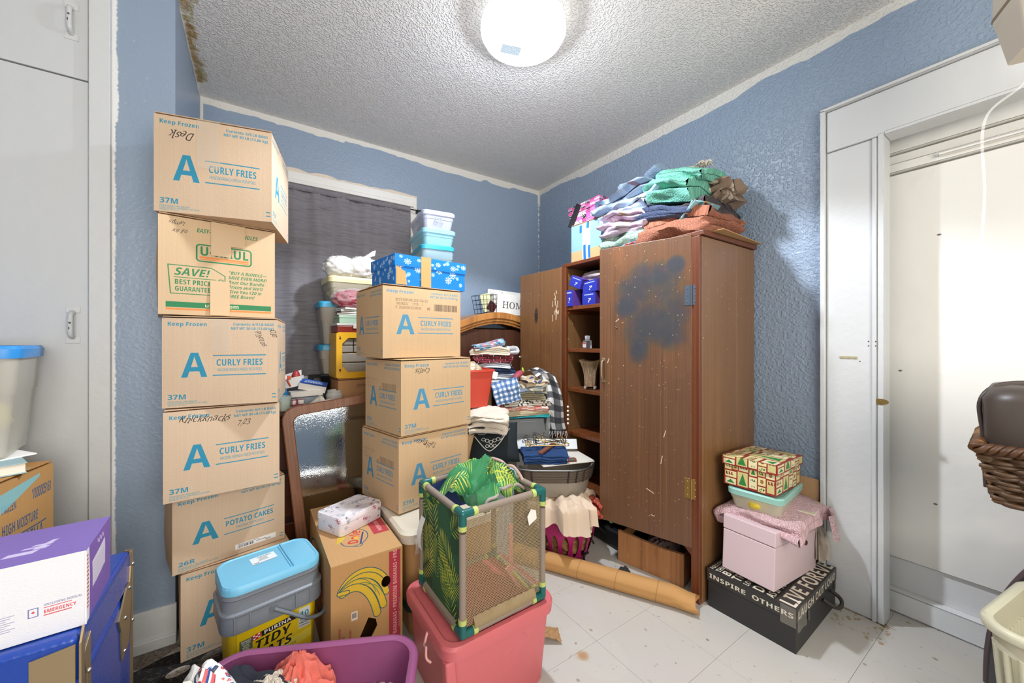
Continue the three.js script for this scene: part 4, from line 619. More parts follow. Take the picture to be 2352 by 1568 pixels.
  mesh('care_tag', grid(4, 8, (u, v) => [-hs - 0.008 - 0.02 * Math.sin(v * 2.2), 0.255 - v * 0.1, -hs + 0.012 + u * 0.035 + 0.01 * v], 0), mt.paper, t);
  mesh('price_tag', put(extrude([[-0.018, 0], [0.018, 0.004], [0.02, 0.034], [0, 0.05], [-0.02, 0.034]], 0.001), hs - 0.045, 0.27, hs + 0.006, 0.1, 0.1, 0.25), M(0xe7e4dd, 0.7), t);
  mesh('toy_strap', merge([box(0.016, 0.12, 0.002, 0.035, 0.215, hs - 0.02, 0), put(box(0.022, 0.19, 0.003, 0, 0, 0, 0), 0.07, 0.075, hs - 0.04, 0.3, 0, 0.62)]), M(0xde8d84, 0.7), t);
  mesh('toy_rod', bar([0.02, 0.15, hs - 0.028], [0.115, 0.03, hs - 0.028], 0.005), lime, t);
  // crumpled top cover, same leaf print
  const cover = thing('leaf_print_cover', 'crumpled green leaf print fabric cover heaped over the play cube', 'fabric', [0.645, 0.605, -1.15], 20);
  const cg = grid(44, 44, (u, v) => { const x = (u - 0.5) * 2, z = (v - 0.5) * 2, r2 = Math.hypot(x, z), k = Math.max(0, 1 - Math.pow(r2 / 1.25, 2)); const rid = (q) => 1 - 2.2 * Math.abs(q); const y = -0.004 + 0.055 * k + 0.058 * rid(n3(x * 1.1 + 3, z * 1.1, 1)) * (0.3 + k) + 0.02 * rid(n3(x * 2.2, z * 2.2 + 4, 2)) + 0.007 * n3(x * 5.5, z * 5.5 + 9, 6); return [x * (0.135 - 0.012 * z) + 0.02 * n3(x * 2, z * 2, 8), y, z * 0.115 + 0.025 * n3(x * 2.2 + 5, z * 2, 3), x * 0.2, z * 0.2]; }, 60);
  mesh('sheet', cg, M(0xffffff, 0.62, { map: rep(leafPrint('#2a7a48', 11, 8), 2.6, 2.6), side: THREE.DoubleSide }), cover);
  const ed = []; for (let i = 0; i <= 30; i++) { const u = i / 30, x = (u - 0.5) * 2; ed.push([x * 0.106, 0.02 + 0.03 * (1 - x * x) + 0.02 * n3(x * 2.5, 7, 1), 0.104 + 0.018 * n3(x * 2.2 + 5, 2, 3)]); }
  mesh('binding', tube(ed, 0.006, 6, 60).scale(1, 1, 1), M(0x9a8f8a, 0.8), cover);
  const e2 = []; for (let i = 0; i <= 26; i++) { const v = i / 26, z = (v - 0.5) * 2; e2.push([0.112 + 0.012 * n3(z * 2, 1, 8), 0.045 + 0.05 * (1 - z * z) + 0.02 * n3(z * 2, 3, 3), z * 0.1]); }
  mesh('binding', tube(e2, 0.006, 6, 60), M(0xb59a90, 0.8), cover);
}
// ---------------------------------------------------------------- purple laundry basket with clothes
function slottedBasket(t, { W, D, H, mat, taper = 0.82, slot0 = 0.3, slot1 = 0.72, pitch = 0.026, rim = 0.018, r = 0.07, th = 0.005 }) {
  const at = (q) => { const s = taper + (1 - taper) * q; return [W * s, D * s, r * s]; };
  const ring = (q, off = 0) => { const [w, d, rr] = at(q); return [H * q, w - off * 2, d - off * 2, Math.max(0.01, rr - off)]; };
  const band = (q0, q1) => loft([ring(q0, th), ring(q0), ring(q1), ring(q1, th), ring(q0, th)], { cap0: false, cap1: false });
  const parts = [band(slot1, 1), band(0.02, slot0), loft([[0, ...at(0)], [H * 0.02, ...at(0.02)]])];
  const [w0, d0, r0] = at(slot0), [w1, d1, r1] = at(slot1), y0 = H * slot0, y1 = H * slot1;
  const loop = (w, d, rr, k) => { const P = 2 * (w + d - 4 * rr) + 2 * Math.PI * rr; let s = k * P; const segs = [[w - 2 * rr, -w / 2 + rr, d / 2, 1, 0], [0], [d - 2 * rr, w / 2, d / 2 - rr, 0, -1], [0], [w - 2 * rr, w / 2 - rr, -d / 2, -1, 0], [0], [d - 2 * rr, -w / 2, -d / 2 + rr, 0, 1], [0]]; for (let i = 0; i < 8; i++) { const arc = i % 2, L = arc ? Math.PI * rr / 2 : segs[i][0]; if (s <= L) { if (!arc) return [segs[i][1] + segs[i][3] * s, segs[i][2] + segs[i][4] * s]; const c = [[1, 1], [1, -1], [-1, -1], [-1, 1]][(i - 1) / 2], a0 = [Math.PI / 2, 0, -Math.PI / 2, -Math.PI][(i - 1) / 2], a = a0 - s / rr; return [c[0] * (w / 2 - rr) + Math.cos(a) * rr, c[1] * (d / 2 - rr) + Math.sin(a) * rr]; } s -= L; } return [-w / 2 + rr, d / 2]; };
  const n = Math.round(2 * (w1 + d1) / pitch);
  for (let i = 0; i < n; i++) { const a = loop(w0 - th, d0 - th, r0, i / n), b = loop(w1 - th, d1 - th, r1, i / n); parts.push(bar([a[0], y0 - 0.004, a[1]], [b[0], y1 + 0.004, b[1]], pitch * 0.22, 6)); }
  mesh('body', merge(parts), mat, t);
  const [w, d, rr] = at(1); mesh('rim', loft([[H - 0.012, w + 0.002, d + 0.002, rr], [H - 0.016, w + rim * 1.6, d + rim * 1.6, rr + rim * 0.8], [H - 0.004, w + rim * 2, d + rim * 2, rr + rim], [H + 0.006, w + rim * 1.7, d + rim * 1.7, rr + rim * 0.85], [H + 0.009, w + rim * 0.6, d + rim * 0.6, rr + rim * 0.3], [H + 0.004, w - th * 2, d - th * 2, rr - th], [H - 0.012, w - th * 2, d - th * 2, rr - th]], { cap0: false, cap1: false, crease: 60, k: 8 }), mat, t);
}
{
  const t = thing('laundry_basket', 'plum purple plastic laundry basket holding a few clothes', 'laundry basket', [0.062, 0.0, -0.985], -26);
  slottedBasket(t, { W: 0.5, D: 0.4, H: 0.295, mat: M(0x8c4c76, 0.36), slot0: 0.2, slot1: 0.66 });
  const put3 = (o, x, y, z, ry, rx = 0, rz = 0) => { o.position.set(x, y, z); o.rotation.set(R(rx), R(ry), R(rz)); return o; };
  put3(tag(mesh('coral_shirt', heapGeo({ rx: 0.085, rz: 0.1, h: 0.17, hang: 0.03, amp: 0.03, seed: 8, power: 1.4, folds: 5 }), M(0xd0685a, 0.9, { bumpMap: rep(weaveTex, 30), bumpScale: 0.0004 })), 'coral cotton garment standing up in the plum basket', 'clothing'), 0.087, 0.175, -1.1, 20);
  put3(tag(mesh('cream_towel', heapGeo({ rx: 0.1, rz: 0.08, h: 0.13, hang: 0.03, amp: 0.02, seed: 9 }), M(0xcbbfae, 1, { bumpMap: rep(T.terry, 8), bumpScale: 0.003 })), 'cream terry towel bunched in the plum basket', 'towel'), 0.03, 0.2, -1.08, 0);
  const fl = canv(256, 256, (g, w, h) => { g.fillStyle = '#e8e5e2'; g.fillRect(0, 0, w, h); const r = rng(3); for (let i = 0; i < 120; i++) { g.fillStyle = ['#b33246', '#2d4a8e', '#3d4250', '#c66'][i % 4]; const x = r() * w, y = r() * h; for (let k = 0; k < 5; k++) { g.beginPath(); g.arc(x + Math.cos(k * 1.26) * 5, y + Math.sin(k * 1.26) * 5, 3.4, 0, 7); g.fill(); } } }, true);
  put3(tag(mesh('floral_cloth', foldGeo({ w: 0.14, d: 0.2, h: 0.05, layers: 3, seed: 4, amp: 0.02 }), M(0xffffff, 0.9, { map: rep(fl, 8) })), 'white cloth with tiny red and blue flowers in the plum basket', 'clothing'), -0.035, 0.265, -1.11, 40, 30, 55);
  put3(tag(mesh('navy_cloth', foldGeo({ w: 0.16, d: 0.2, h: 0.05, layers: 3, seed: 5, amp: 0.02 }), M(0x20242f, 0.9)), 'dark navy garment stuffed in the plum basket', 'clothing'), -0.01, 0.23, -1.1, 30, 20, 40);
  put3(tag(mesh('printed_shirt', foldGeo({ w: 0.15, d: 0.2, h: 0.045, layers: 3, seed: 6, amp: 0.02 }), M(0xffffff, 0.9, { map: canv(128, 128, (g, w, h) => { g.fillStyle = '#cfccc4'; g.fillRect(0, 0, w, h); g.fillStyle = '#35373d'; g.fillRect(60, 0, 34, h); g.fillStyle = '#c9a04a'; g.beginPath(); g.ellipse(40, 60, 18, 10, 0.5, 0, 7); g.fill(); }, true) })), 'white and grey printed shirt at the end of the plum basket', 'clothing'), -0.09, 0.265, -1.12, 35, 25, 60);
}
// ---------------------------------------------------------------- left foreground
{
  const t = thing('travel_trunk', 'blue travel trunk with dull gold metal corners beside closet', 'trunk', [-0.655, 0.008, -1.315], 0), W = 0.715, H = 0.542, D = 0.385;
  const blue = M(0x123f9e, 0.33, { bumpMap: rep(T.fine, 3), bumpScale: 0.0006, clearcoat: 0.2 }), gold = M(0xa99472, 0.42, { metalness: 0.75 }), hw = W / 2, hd = D / 2;
  mesh('body', span(-hw, hw, 0.0, H - 0.1, -hd, hd, 0.012), blue, t); mesh('lid', span(-hw, hw, H - 0.097, H, -hd, hd, 0.012), blue, t);
  mesh('edge_strip', merge([span(hw - 0.002, hw + 0.004, 0, H - 0.001, -hd - 0.004, -hd + 0.014, 0.001), span(hw - 0.014, hw + 0.002, 0, H - 0.001, -hd - 0.004, -hd + 0.001, 0.001)]), gold, t);
  const plate = (pts) => extrude(pts, 0.003, 0.0006);
  // on the right end: corner plates; on the front: corner plate folded over the edge
  mesh('corner_plate', put(plate([[0.0, 0], [0.07, 0.05], [0.1, 0.05], [0.11, 0.09], [0.11, -0.0], [0.09, -0.11], [0.03, -0.12], [0.02, -0.04]]), hw + 0.0005, H - 0.13, -hd + 0.13, 0, Math.PI / 2), gold, t);
  mesh('corner_plate', put(plate([[0, 0.05], [0.04, 0.075], [0.045, -0.4], [0.02, -0.4], [0.02, 0]]), hw + 0.0005, H - 0.1, hd - 0.012, 0, Math.PI / 2), gold, t);
  mesh('corner_plate', merge([put(plate([[0, 0.012], [0.06, 0.02], [0.06, -0.4], [0, -0.4]]), hw - 0.064, H - 0.035, hd + 0.0008), put(plate([[0.0, 0.02], [0.016, 0.045], [0.016, -0.4], [0, -0.4]]), hw + 0.0012, H - 0.035, hd + 0.002, 0, Math.PI / 2)]), gold, t);
  mesh('rivet', merge([[hw + 0.004, H - 0.04, -hd + 0.006], [hw + 0.004, H - 0.2, -hd + 0.006], [hw + 0.004, H - 0.09, -hd + 0.04], [hw + 0.004, H - 0.15, -hd + 0.08], [hw + 0.004, H - 0.235, -hd + 0.085], [hw + 0.004, H - 0.1, hd - 0.04], [hw + 0.004, H - 0.17, hd - 0.025], [hw + 0.004, H - 0.13, hd - 0.006]].map(([x, y, z]) => put(flat(new THREE.SphereGeometry(0.005, 10, 8)), x, y, z))), mt.chrome, t);
  mesh('rivet_hole', put(cyl(0.008, 0.008, 0.004, 0, 0, 0, 16).rotateX(Math.PI / 2), hw - 0.034, H - 0.1, hd + 0.004), mt.black, t);
  mesh('strap', span(-0.06, -0.052, H - 0.4, H + 0.001, hd, hd + 0.001), M(0x1c3a6a, 0.6), t);
}
{ // bandage box on the trunk
  const w = 0.42, h = 0.152, d = 0.2; const W = 900, H = 330;
  const front = canv(W, H, (g) => {
    g.fillStyle = '#e9e9ee'; g.fillRect(0, 0, W, H); g.fillStyle = '#d8454c'; cond(g, 'BAND-AID', 415, 118, 40, 1); g.fillRect(415, 126, 172, 4); g.fillRect(415, 136, 172, 3);
    g.fillStyle = 'rgba(110,110,160,0.55)'; for (let i = 0; i < 8; i++) { g.fillRect(580, 200 + i * 9, 120 - (i % 3) * 12, 3); g.fillRect(430, 208 + i * 9, 80 - (i % 2) * 14, 3); }
    g.strokeStyle = '#6a6aa8'; g.lineWidth = 3; g.beginPath(); g.ellipse(604, 288, 24, 14, 0, 0, 7); g.stroke(); g.strokeRect(736, 196, 26, 36); g.fillStyle = '#d8454c'; g.fillRect(744, 210, 10, 4); g.fillRect(747, 207, 4, 10); g.fillStyle = 'rgba(90,90,140,0.7)'; cond(g, 'UNCLUDING MEDICAL', 778, 196, 15, 0.7); g.fillStyle = '#d8454c'; cond(g, 'EMERGENCY', 778, 228, 21, 0.75); g.fillRect(778, 202, 80, 3); g.fillRect(778, 234, 80, 4);
  });
  const top = canv(W, 420, (g, W, H) => { g.fillStyle = '#8068b4'; g.fillRect(0, 0, W, H); const r = rng(3); for (let i = 0; i < 60; i++) { g.fillStyle = `rgba(150,130,200,${r() * 0.08})`; g.fillRect(r() * W, r() * H, 60 * r(), 20 * r()); } g.fillStyle = '#cfc4e6'; g.save(); g.translate(660, 300); g.transform(1, 0, -0.5, 1, 0, 0); for (const [x, y, a, b] of [[0, -80, 60, 16], [30, -110, 22, 60], [-14, -56, 60, 14], [-30, -20, 90, 30], [30, -52, 40, 26]]) g.fillRect(x, y, a, b); g.restore(); });
  const right = canv(420, 330, (g, W, H) => { g.fillStyle = '#7a58ac'; g.fillRect(0, 0, W, H); g.fillStyle = '#ece8ef'; g.fillRect(0, 0, 52, H); g.fillStyle = '#d24a50'; for (let i = 0; i < 14; i++) g.fillRect(16, 26 + i * 18, 22, 9); g.fillStyle = '#dcd4e4'; g.beginPath(); g.moveTo(90, 90); g.lineTo(300, 60); g.lineTo(300, 190); g.lineTo(90, 210); g.fill(); g.fillStyle = 'rgba(120,100,140,0.6)'; for (let i = 0; i < 9; i++) g.fillRect(100, 104 + i * 12, 180, 2); g.fillStyle = '#c9b8dc'; for (let i = 0; i < 6; i++) g.fillRect(180 + i * 18, 20 + (i % 2) * 8, 12, 18); });
  const t = thing('bandage_box', 'large white and purple bandage carton on the blue trunk', 'box', [-0.51, 0.5525, -1.245], 2.5);
  mesh('body', boxBody(w, h, d, 0.002, 3), [cardMat(right, 0.5), cardMat(right, 0.5), cardMat(top, 0.45), mt.paper, cardMat(front, 0.5), mt.paper], t);
  mesh('flap_edge', merge([box(w, 0.002, 0.004, 0, h + 0.0005, d / 2, 0), box(0.003, h, 0.003, w / 2, h / 2, d / 2, 0.001)]), mt.paper, t);
}
cardboardBox({ label: 'plain brown carton standing behind the blue trunk', pos: [-0.704, 0.008, -1.65], w: 0.36, h: 0.46, d: 0.2, turn: -10 });
{
  const mz = canv(420, 420, (g, W, H) => { cardTone(g, W, H, '#b3874f', 8); g.fillStyle = '#3a5476'; g.save(); g.translate(340, 60); cond(g, '1000005161', 60, 46, 56, 0.55, { align: 'right' }); g.restore(); [['FROZEN', 110, 40], ['HIGH MOISTURE', 190, 52], ['MOZZARELLA', 270, 76], ['CHEESE STICKS', 345, 70]].forEach(([s, y, z]) => cond(g, s, 20, y, z, 0.62)); g.fillRect(20, 208, 330, 5); g.fillStyle = 'rgba(120,190,205,0.8)'; g.beginPath(); g.moveTo(0, 40); g.lineTo(300, 18); g.lineTo(300, 30); g.lineTo(0, 110); g.fill(); });
  cardboardBox({ label: 'brown cheese sticks carton with blue lettering under the papers', pos: [-0.704, 0.474, -1.65], w: 0.365, h: 0.305, d: 0.2, turn: -10, right: mz, base: '#b3874f' });
}
{ // papers and books between carton and bin
  const b1 = thing('book', 'thick paperback lying on the cheese sticks carton', 'book', [-0.66, 0.788, -1.665], 24); mesh('cover', merge([box(0.2, 0.002, 0.27, 0, 0.001, 0), box(0.2, 0.002, 0.27, 0, 0.028, 0), box(0.003, 0.028, 0.27, -0.1, 0.0145, 0)]), M(0x9db9bd, 0.5), b1); mesh('pages', box(0.194, 0.024, 0.262, 0, 0.0145, 0, 0), M(0xe9e2cf, 0.85), b1);
  tag(mesh('envelope', put(box(0.24, 0.004, 0.19, 0, 0, 0, 0.001), -0.68, 0.8205, -1.675, 0.02, 0.7), mt.paper), 'white envelope on the paperback below the clear bin', 'envelope');
}
// translucent storage bin with a snap lid; contents stand inside as separate things
function clearBin({ label, pos, turn = 0, w, h, d, lid, body = 0xe9ead8, name = 'storage_bin', group, lidH = 0.022, taper = 0.86, op = 0.42, cat = 'storage bin' }) {
  const t = thing(name, label, cat, pos, turn, group), th = 0.003, r = 0.025, bh = h - lidH, at = (q, o = 0) => { const s = taper + (1 - taper) * q; return [w * s - 2 * o, d * s - 2 * o, r]; };
  mesh('body', loft([[0, ...at(0)], [bh * 0.6, ...at(0.6)], [bh * 0.62, ...at(0.72)], [bh, ...at(1)], [bh, ...at(1, th)], [bh * 0.62, ...at(0.72, th)], [bh * 0.6, ...at(0.6, th)], [th, ...at(0, th)]]), M(body, 0.25, { transparent: true, opacity: op }), t);
  mesh('lid', loft([[bh - 0.012, w * 1.03, d * 1.03, r * 1.2], [bh + lidH * 0.6, w * 1.04, d * 1.04, r * 1.2], [bh + lidH, w * 1.01, d * 1.01, r * 1.2], [bh + lidH, w * 0.93, d * 0.93, r], [bh + lidH * 0.7, w * 0.9, d * 0.9, r]], { crease: 30 }), typeof lid === 'number' ? M(lid, 0.38) : lid, t);
  return t;
}
clearBin({ label: 'translucent bin with a bright blue lid by the closet door', pos: [-0.735, 0.826, -1.715], turn: 8, w: 0.36, h: 0.305, d: 0.27, lid: 0x2f8ad0, body: 0xded9cc, op: 0.4 });
tag(mesh('yellow_toy', put(lumpGeo(0.12, 0.075, 0.09, 0.15, 2, 6, 2), -0.725, 0.925, -1.71), M(0xd9d36a, 0.7)), 'yellow and green thing showing through the blue lidded bin', 'toy');
// ---------------------------------------------------------------- stack by the doorway
const wordBox = (W, H, lines, seed) => canv(W, H, (g) => { g.fillStyle = '#2b2a29'; g.fillRect(0, 0, W, H); const r = rng(seed); for (let i = 0; i < 300; i++) { g.fillStyle = `rgba(120,112,100,${r() * 0.12})`; g.fillRect(r() * W, r() * H, 20 * r(), 2 * r()); } g.fillStyle = '#d9d0bd'; for (const [s, x, y, z, k, f] of lines) cond(g, s, x, y, z, k, { family: f ?? 'sans-serif' }); });
{
  const w = 0.455, h = 0.118, d = 0.325, t = thing('keepsake_suitcase', 'black cardboard keepsake suitcase printed with cream slogans, on the floor', 'suitcase', [1.853, 0, -0.732], 1.5);
  // front (local -x) carries INSPIRE OTHERS, camera side (+z) carries LAUGH OUT LOUD, the top runs with slogans
  const topT = canv(720, 520, (g, W, H) => { g.fillStyle = '#2b2a29'; g.fillRect(0, 0, W, H); g.fillStyle = '#d9d0bd'; [['LIVE FOREVER', 508, 118, 1.0], ['AS IF YOU WILL', 398, 60, 0.9], ['DREAM', 338, 86, 1.0], ['LOVE ALWAYS', 256, 46, 0.9], ['TRUE', 206, 78, 1], ['BE', 138, 72, 1.2], ['THE', 80, 44, 1.1], ['FOLLOW YOUR HEART', 36, 36, 1]].forEach(([s, y, z, k]) => cond(g, s, 12, y, z, k)); cond(g, 'STAND TALL', 330, 206, 66, 0.95); cond(g, 'SMILE', 380, 338, 84, 1.1); });
  const sideL = canv(520, 130, (g, W, H) => { g.fillStyle = '#2b2a29'; g.fillRect(0, 0, W, H); g.fillStyle = '#d9d0bd'; g.save(); cond(g, 'INSPIRE  OTHERS', W / 2, 96, 66, 0.92, { align: 'center', weight: 'bold' }); g.restore(); });
  const sideF = canv(720, 130, (g, W, H) => { g.fillStyle = '#3a362f'; g.fillRect(0, 0, W, H); g.fillStyle = '#d9d0bd'; cond(g, 'LAUGH OUT LOUD', W / 2, 108, 106, 0.74, { align: 'center' }); });
  const pl = M(0x2b2a29, 0.5), cm = (m) => M(0xffffff, 0.42, { map: m, clearcoat: 0.15 });
  mesh('base', boxBody(w - 0.006, 0.115, d - 0.006, 0.001), [pl, pl, pl, pl, pl, pl], t);
  mesh('lid', boxBody(w, 0.05, d, 0.001).translate(0, 0.113, 0), [pl, cm(sideL), cm(topT), pl, cm(sideF), pl], t);
  mesh('handle', tube([[0.06, 0.09, d / 2], [0.07, 0.075, d / 2 + 0.034], [0.11, 0.066, d / 2 + 0.044], [0.15, 0.075, d / 2 + 0.034], [0.16, 0.09, d / 2]], 0.0075, 6, 24), M(0x3a332c, 0.6), t);
  for (const x of [-0.11, 0.2]) mesh('clasp', box(0.012, 0.04, 0.004, x, 0.1, d / 2 + 0.002), mt.steel, t);
  mesh('clear_tape', merge([grid(8, 5, (u, v) => [-w / 2 - 0.004 + u * 0.09, 0.168 - v * 0.085 + 0.006 * n3(u * 6, v * 6, 1), d / 2 + 0.004 + 0.006 * Math.abs(n3(u * 5, v * 5, 4))], 0), grid(5, 5, (u, v) => [-w / 2 - 0.004 - 0.005 * Math.abs(n3(u * 4, v * 5, 2)), 0.168 - v * 0.07, d / 2 - u * 0.05], 0)]), mt.clearTape, t);
}
{ // pale pink keepsake box with a hinged lid, tilted
  const t = thing('pink_box', 'pale pink hinged keepsake box tilted on the black suitcase', 'box', [1.838, 0.168, -0.735], -2); t.rotation.z = R(-3.5);
  const p = M(0xd3bcc0, 0.55); mesh('body', span(-0.19, 0.19, 0, 0.165, -0.1, 0.1, 0.004), p, t); mesh('lid', span(-0.191, 0.191, 0.1672, 0.225, -0.101, 0.101, 0.004), p, t);
  mesh('clasp', merge([box(0.018, 0.05, 0.004, 0.06, 0.165, 0.103, 0.001), put(flat(new THREE.TorusGeometry(0.008, 0.0025, 6, 14)), 0.062, 0.138, 0.108)]), M(0x5c4a2c, 0.5, { metalness: 0.6 }), t);
}
{ // pale pink towel draped over the pink box
  const o = tag(mesh('pink_towel', foldGeo({ w: 0.32, d: 0.37, h: 0.062, layers: 2, seed: 16, amp: 0.014, droop: 0.05, bow: 0.0, nz: 26, crisp: 0 }), M(0xd9b5b9, 1, { bumpMap: rep(T.terry, 7), bumpScale: 0.004 })), 'fluffy pale pink towel folded over the pink box by the doorway', 'towel');
  o.position.set(1.885, 0.4, -0.735); o.rotation.set(0, R(92), R(-4), 'YXZ');
  const h = tag(mesh('towel_end', grid(14, 14, (u, v) => [(u - 0.5) * 0.12 + 0.01 * n3(u * 3, v * 4, 1), -v * 0.1, 0.012 * Math.sin(u * 6) + 0.02 * v, u * 0.12, v * 0.1], 0), M(0xd9b5b9, 1, { bumpMap: rep(T.terry, 7), bumpScale: 0.004, side: THREE.DoubleSide })), 'corner of the pink towel hanging down by the casing', 'towel'); h.position.set(2.02, 0.42, -0.575); h.rotation.y = R(8);
}
{
  clearBin({ label: 'shallow clear container with a mint lid on the pink towel', name: 'food_container', cat: 'container', pos: [1.85, 0.434, -0.755], turn: 6, w: 0.3, h: 0.085, d: 0.2, lid: M(0x9fd6c9, 0.3, { transparent: true, opacity: 0.75 }), body: 0xe6e3c8, op: 0.4, lidH: 0.014 });
  const r = rng(4); ['yellow:d9c23a', 'blue:5d7c9c', 'orange:c9774a', 'tan:b8a184'].forEach((s, i) => { const [n, c] = s.split(':'); tag(mesh('craft_item', put(lumpGeo(0.042, 0.026, 0.035, 0.2, 2, i + 3, 1), 1.755 + i * 0.062, 0.466, -0.745 - (i % 2) * 0.03), M(parseInt(c, 16), 0.6)), `${n} craft item inside the mint lidded container`, 'craft item'); });
}
{
  const xm = canv(640, 300, (g, W, H) => { g.fillStyle = '#8e2b26'; g.fillRect(0, 0, W, H); const r = rng(8); const cells = [[10, 12, 90, 90], [112, 20, 70, 70], [196, 10, 120, 80], [330, 16, 90, 100], [434, 12, 84, 84], [530, 16, 100, 90], [14, 120, 150, 76], [180, 106, 130, 176], [326, 134, 96, 140], [436, 112, 90, 96], [540, 124, 86, 150], [20, 212, 140, 74], [436, 224, 88, 66]]; cells.forEach(([x, y, w, h], i) => { g.fillStyle = ['#d8cf95', '#c9bd7d', '#ddd6a8'][i % 3]; g.fillRect(x, y, w, h); const cx = x + w / 2, cy = y + h / 2; if (i % 4 === 3 || i === 7) { g.fillStyle = '#2f7a3c'; g.beginPath(); g.moveTo(cx, y + 12); g.lineTo(x + w - 16, y + h - 16); g.lineTo(x + 16, y + h - 16); g.fill(); } else if (i % 4 === 1) { g.fillStyle = '#8a4a2a'; g.beginPath(); g.arc(cx, cy, 22, 0, 7); g.fill(); g.fillStyle = '#b8ae62'; g.fillRect(cx - 22, cy - 4, 44, 8); } else if (i % 4 === 2) { g.fillStyle = '#7c2420'; for (let k = 0; k < 3; k++) { g.fillRect(x + 14 + k * 34, y + 14, 16, 32); g.fillRect(x + 14 + k * 34, y + 38, 26, 12); } } else { g.fillStyle = '#3b5a2f'; for (let k = 0; k < 7; k++) { g.beginPath(); g.ellipse(cx + (r() - 0.5) * w * 0.6, cy + (r() - 0.5) * h * 0.6, 12, 5, r() * 3, 0, 7); g.fill(); } } }); for (let i = 0; i < 60; i++) { g.fillStyle = '#d9c46b'; g.beginPath(); g.arc(r() * W, r() * H, 2.4, 0, 7); g.fill(); } }, true);
  const m = M(0xffffff, 0.42, { map: xm }), m2 = M(0xffffff, 0.42, { map: rep(xm, 1, 0.45) });
  const t = thing('christmas_box', 'red and cream lidded box with christmas tree pictures', 'gift box', [1.842, 0.5205, -0.765], 3); t.rotation.z = R(-2);
  mesh('body', boxBody(0.285, 0.1, 0.195, 0.001), [m, m, m, m, m, m], t); mesh('lid', boxBody(0.3, 0.038, 0.208, 0.001).translate(0, 0.087, 0), [m2, m2, m, m, m2, m2], t);
}
{ // things behind the pile by the casing
  tag(mesh('cardboard_sheet', put(box(0.004, 0.52, 0.16, 0, 0, 0, 0.001), 2.098, 0.261, -0.72), plainCard('#c3a37d')), 'plain cardboard sheet leaning on the wall behind the pink box', 'cardboard');
  tag(mesh('grey_rag', put(heapGeo({ rx: 0.05, rz: 0.04, h: 0.2, hang: 0.02, amp: 0.02, seed: 5, power: 1.2 }), 2.05, 0.172, -0.63), M(0xb8aea0, 0.9)), 'thin grey rag hanging down beside the pink towel', 'rag');
  tag(mesh('magazine', put(box(0.2, 0.006, 0.12, 0, 0, 0, 0.001), 1.95, 0.438, -0.66, 0, 0.2, -0.06), M(0xffffff, 0.4, { map: canv(128, 96, (g, w, h) => { g.fillStyle = '#ddd6c8'; g.fillRect(0, 0, w, h); const r = rng(2); for (let i = 0; i < 60; i++) { g.fillStyle = ['#35343a', '#8a5b42', '#c7b27a', '#6a7388'][i % 4]; g.fillRect(r() * w, r() * h, r() * 30, r() * 8); } }) })), 'printed magazine lying on the pink towel', 'magazine');
}
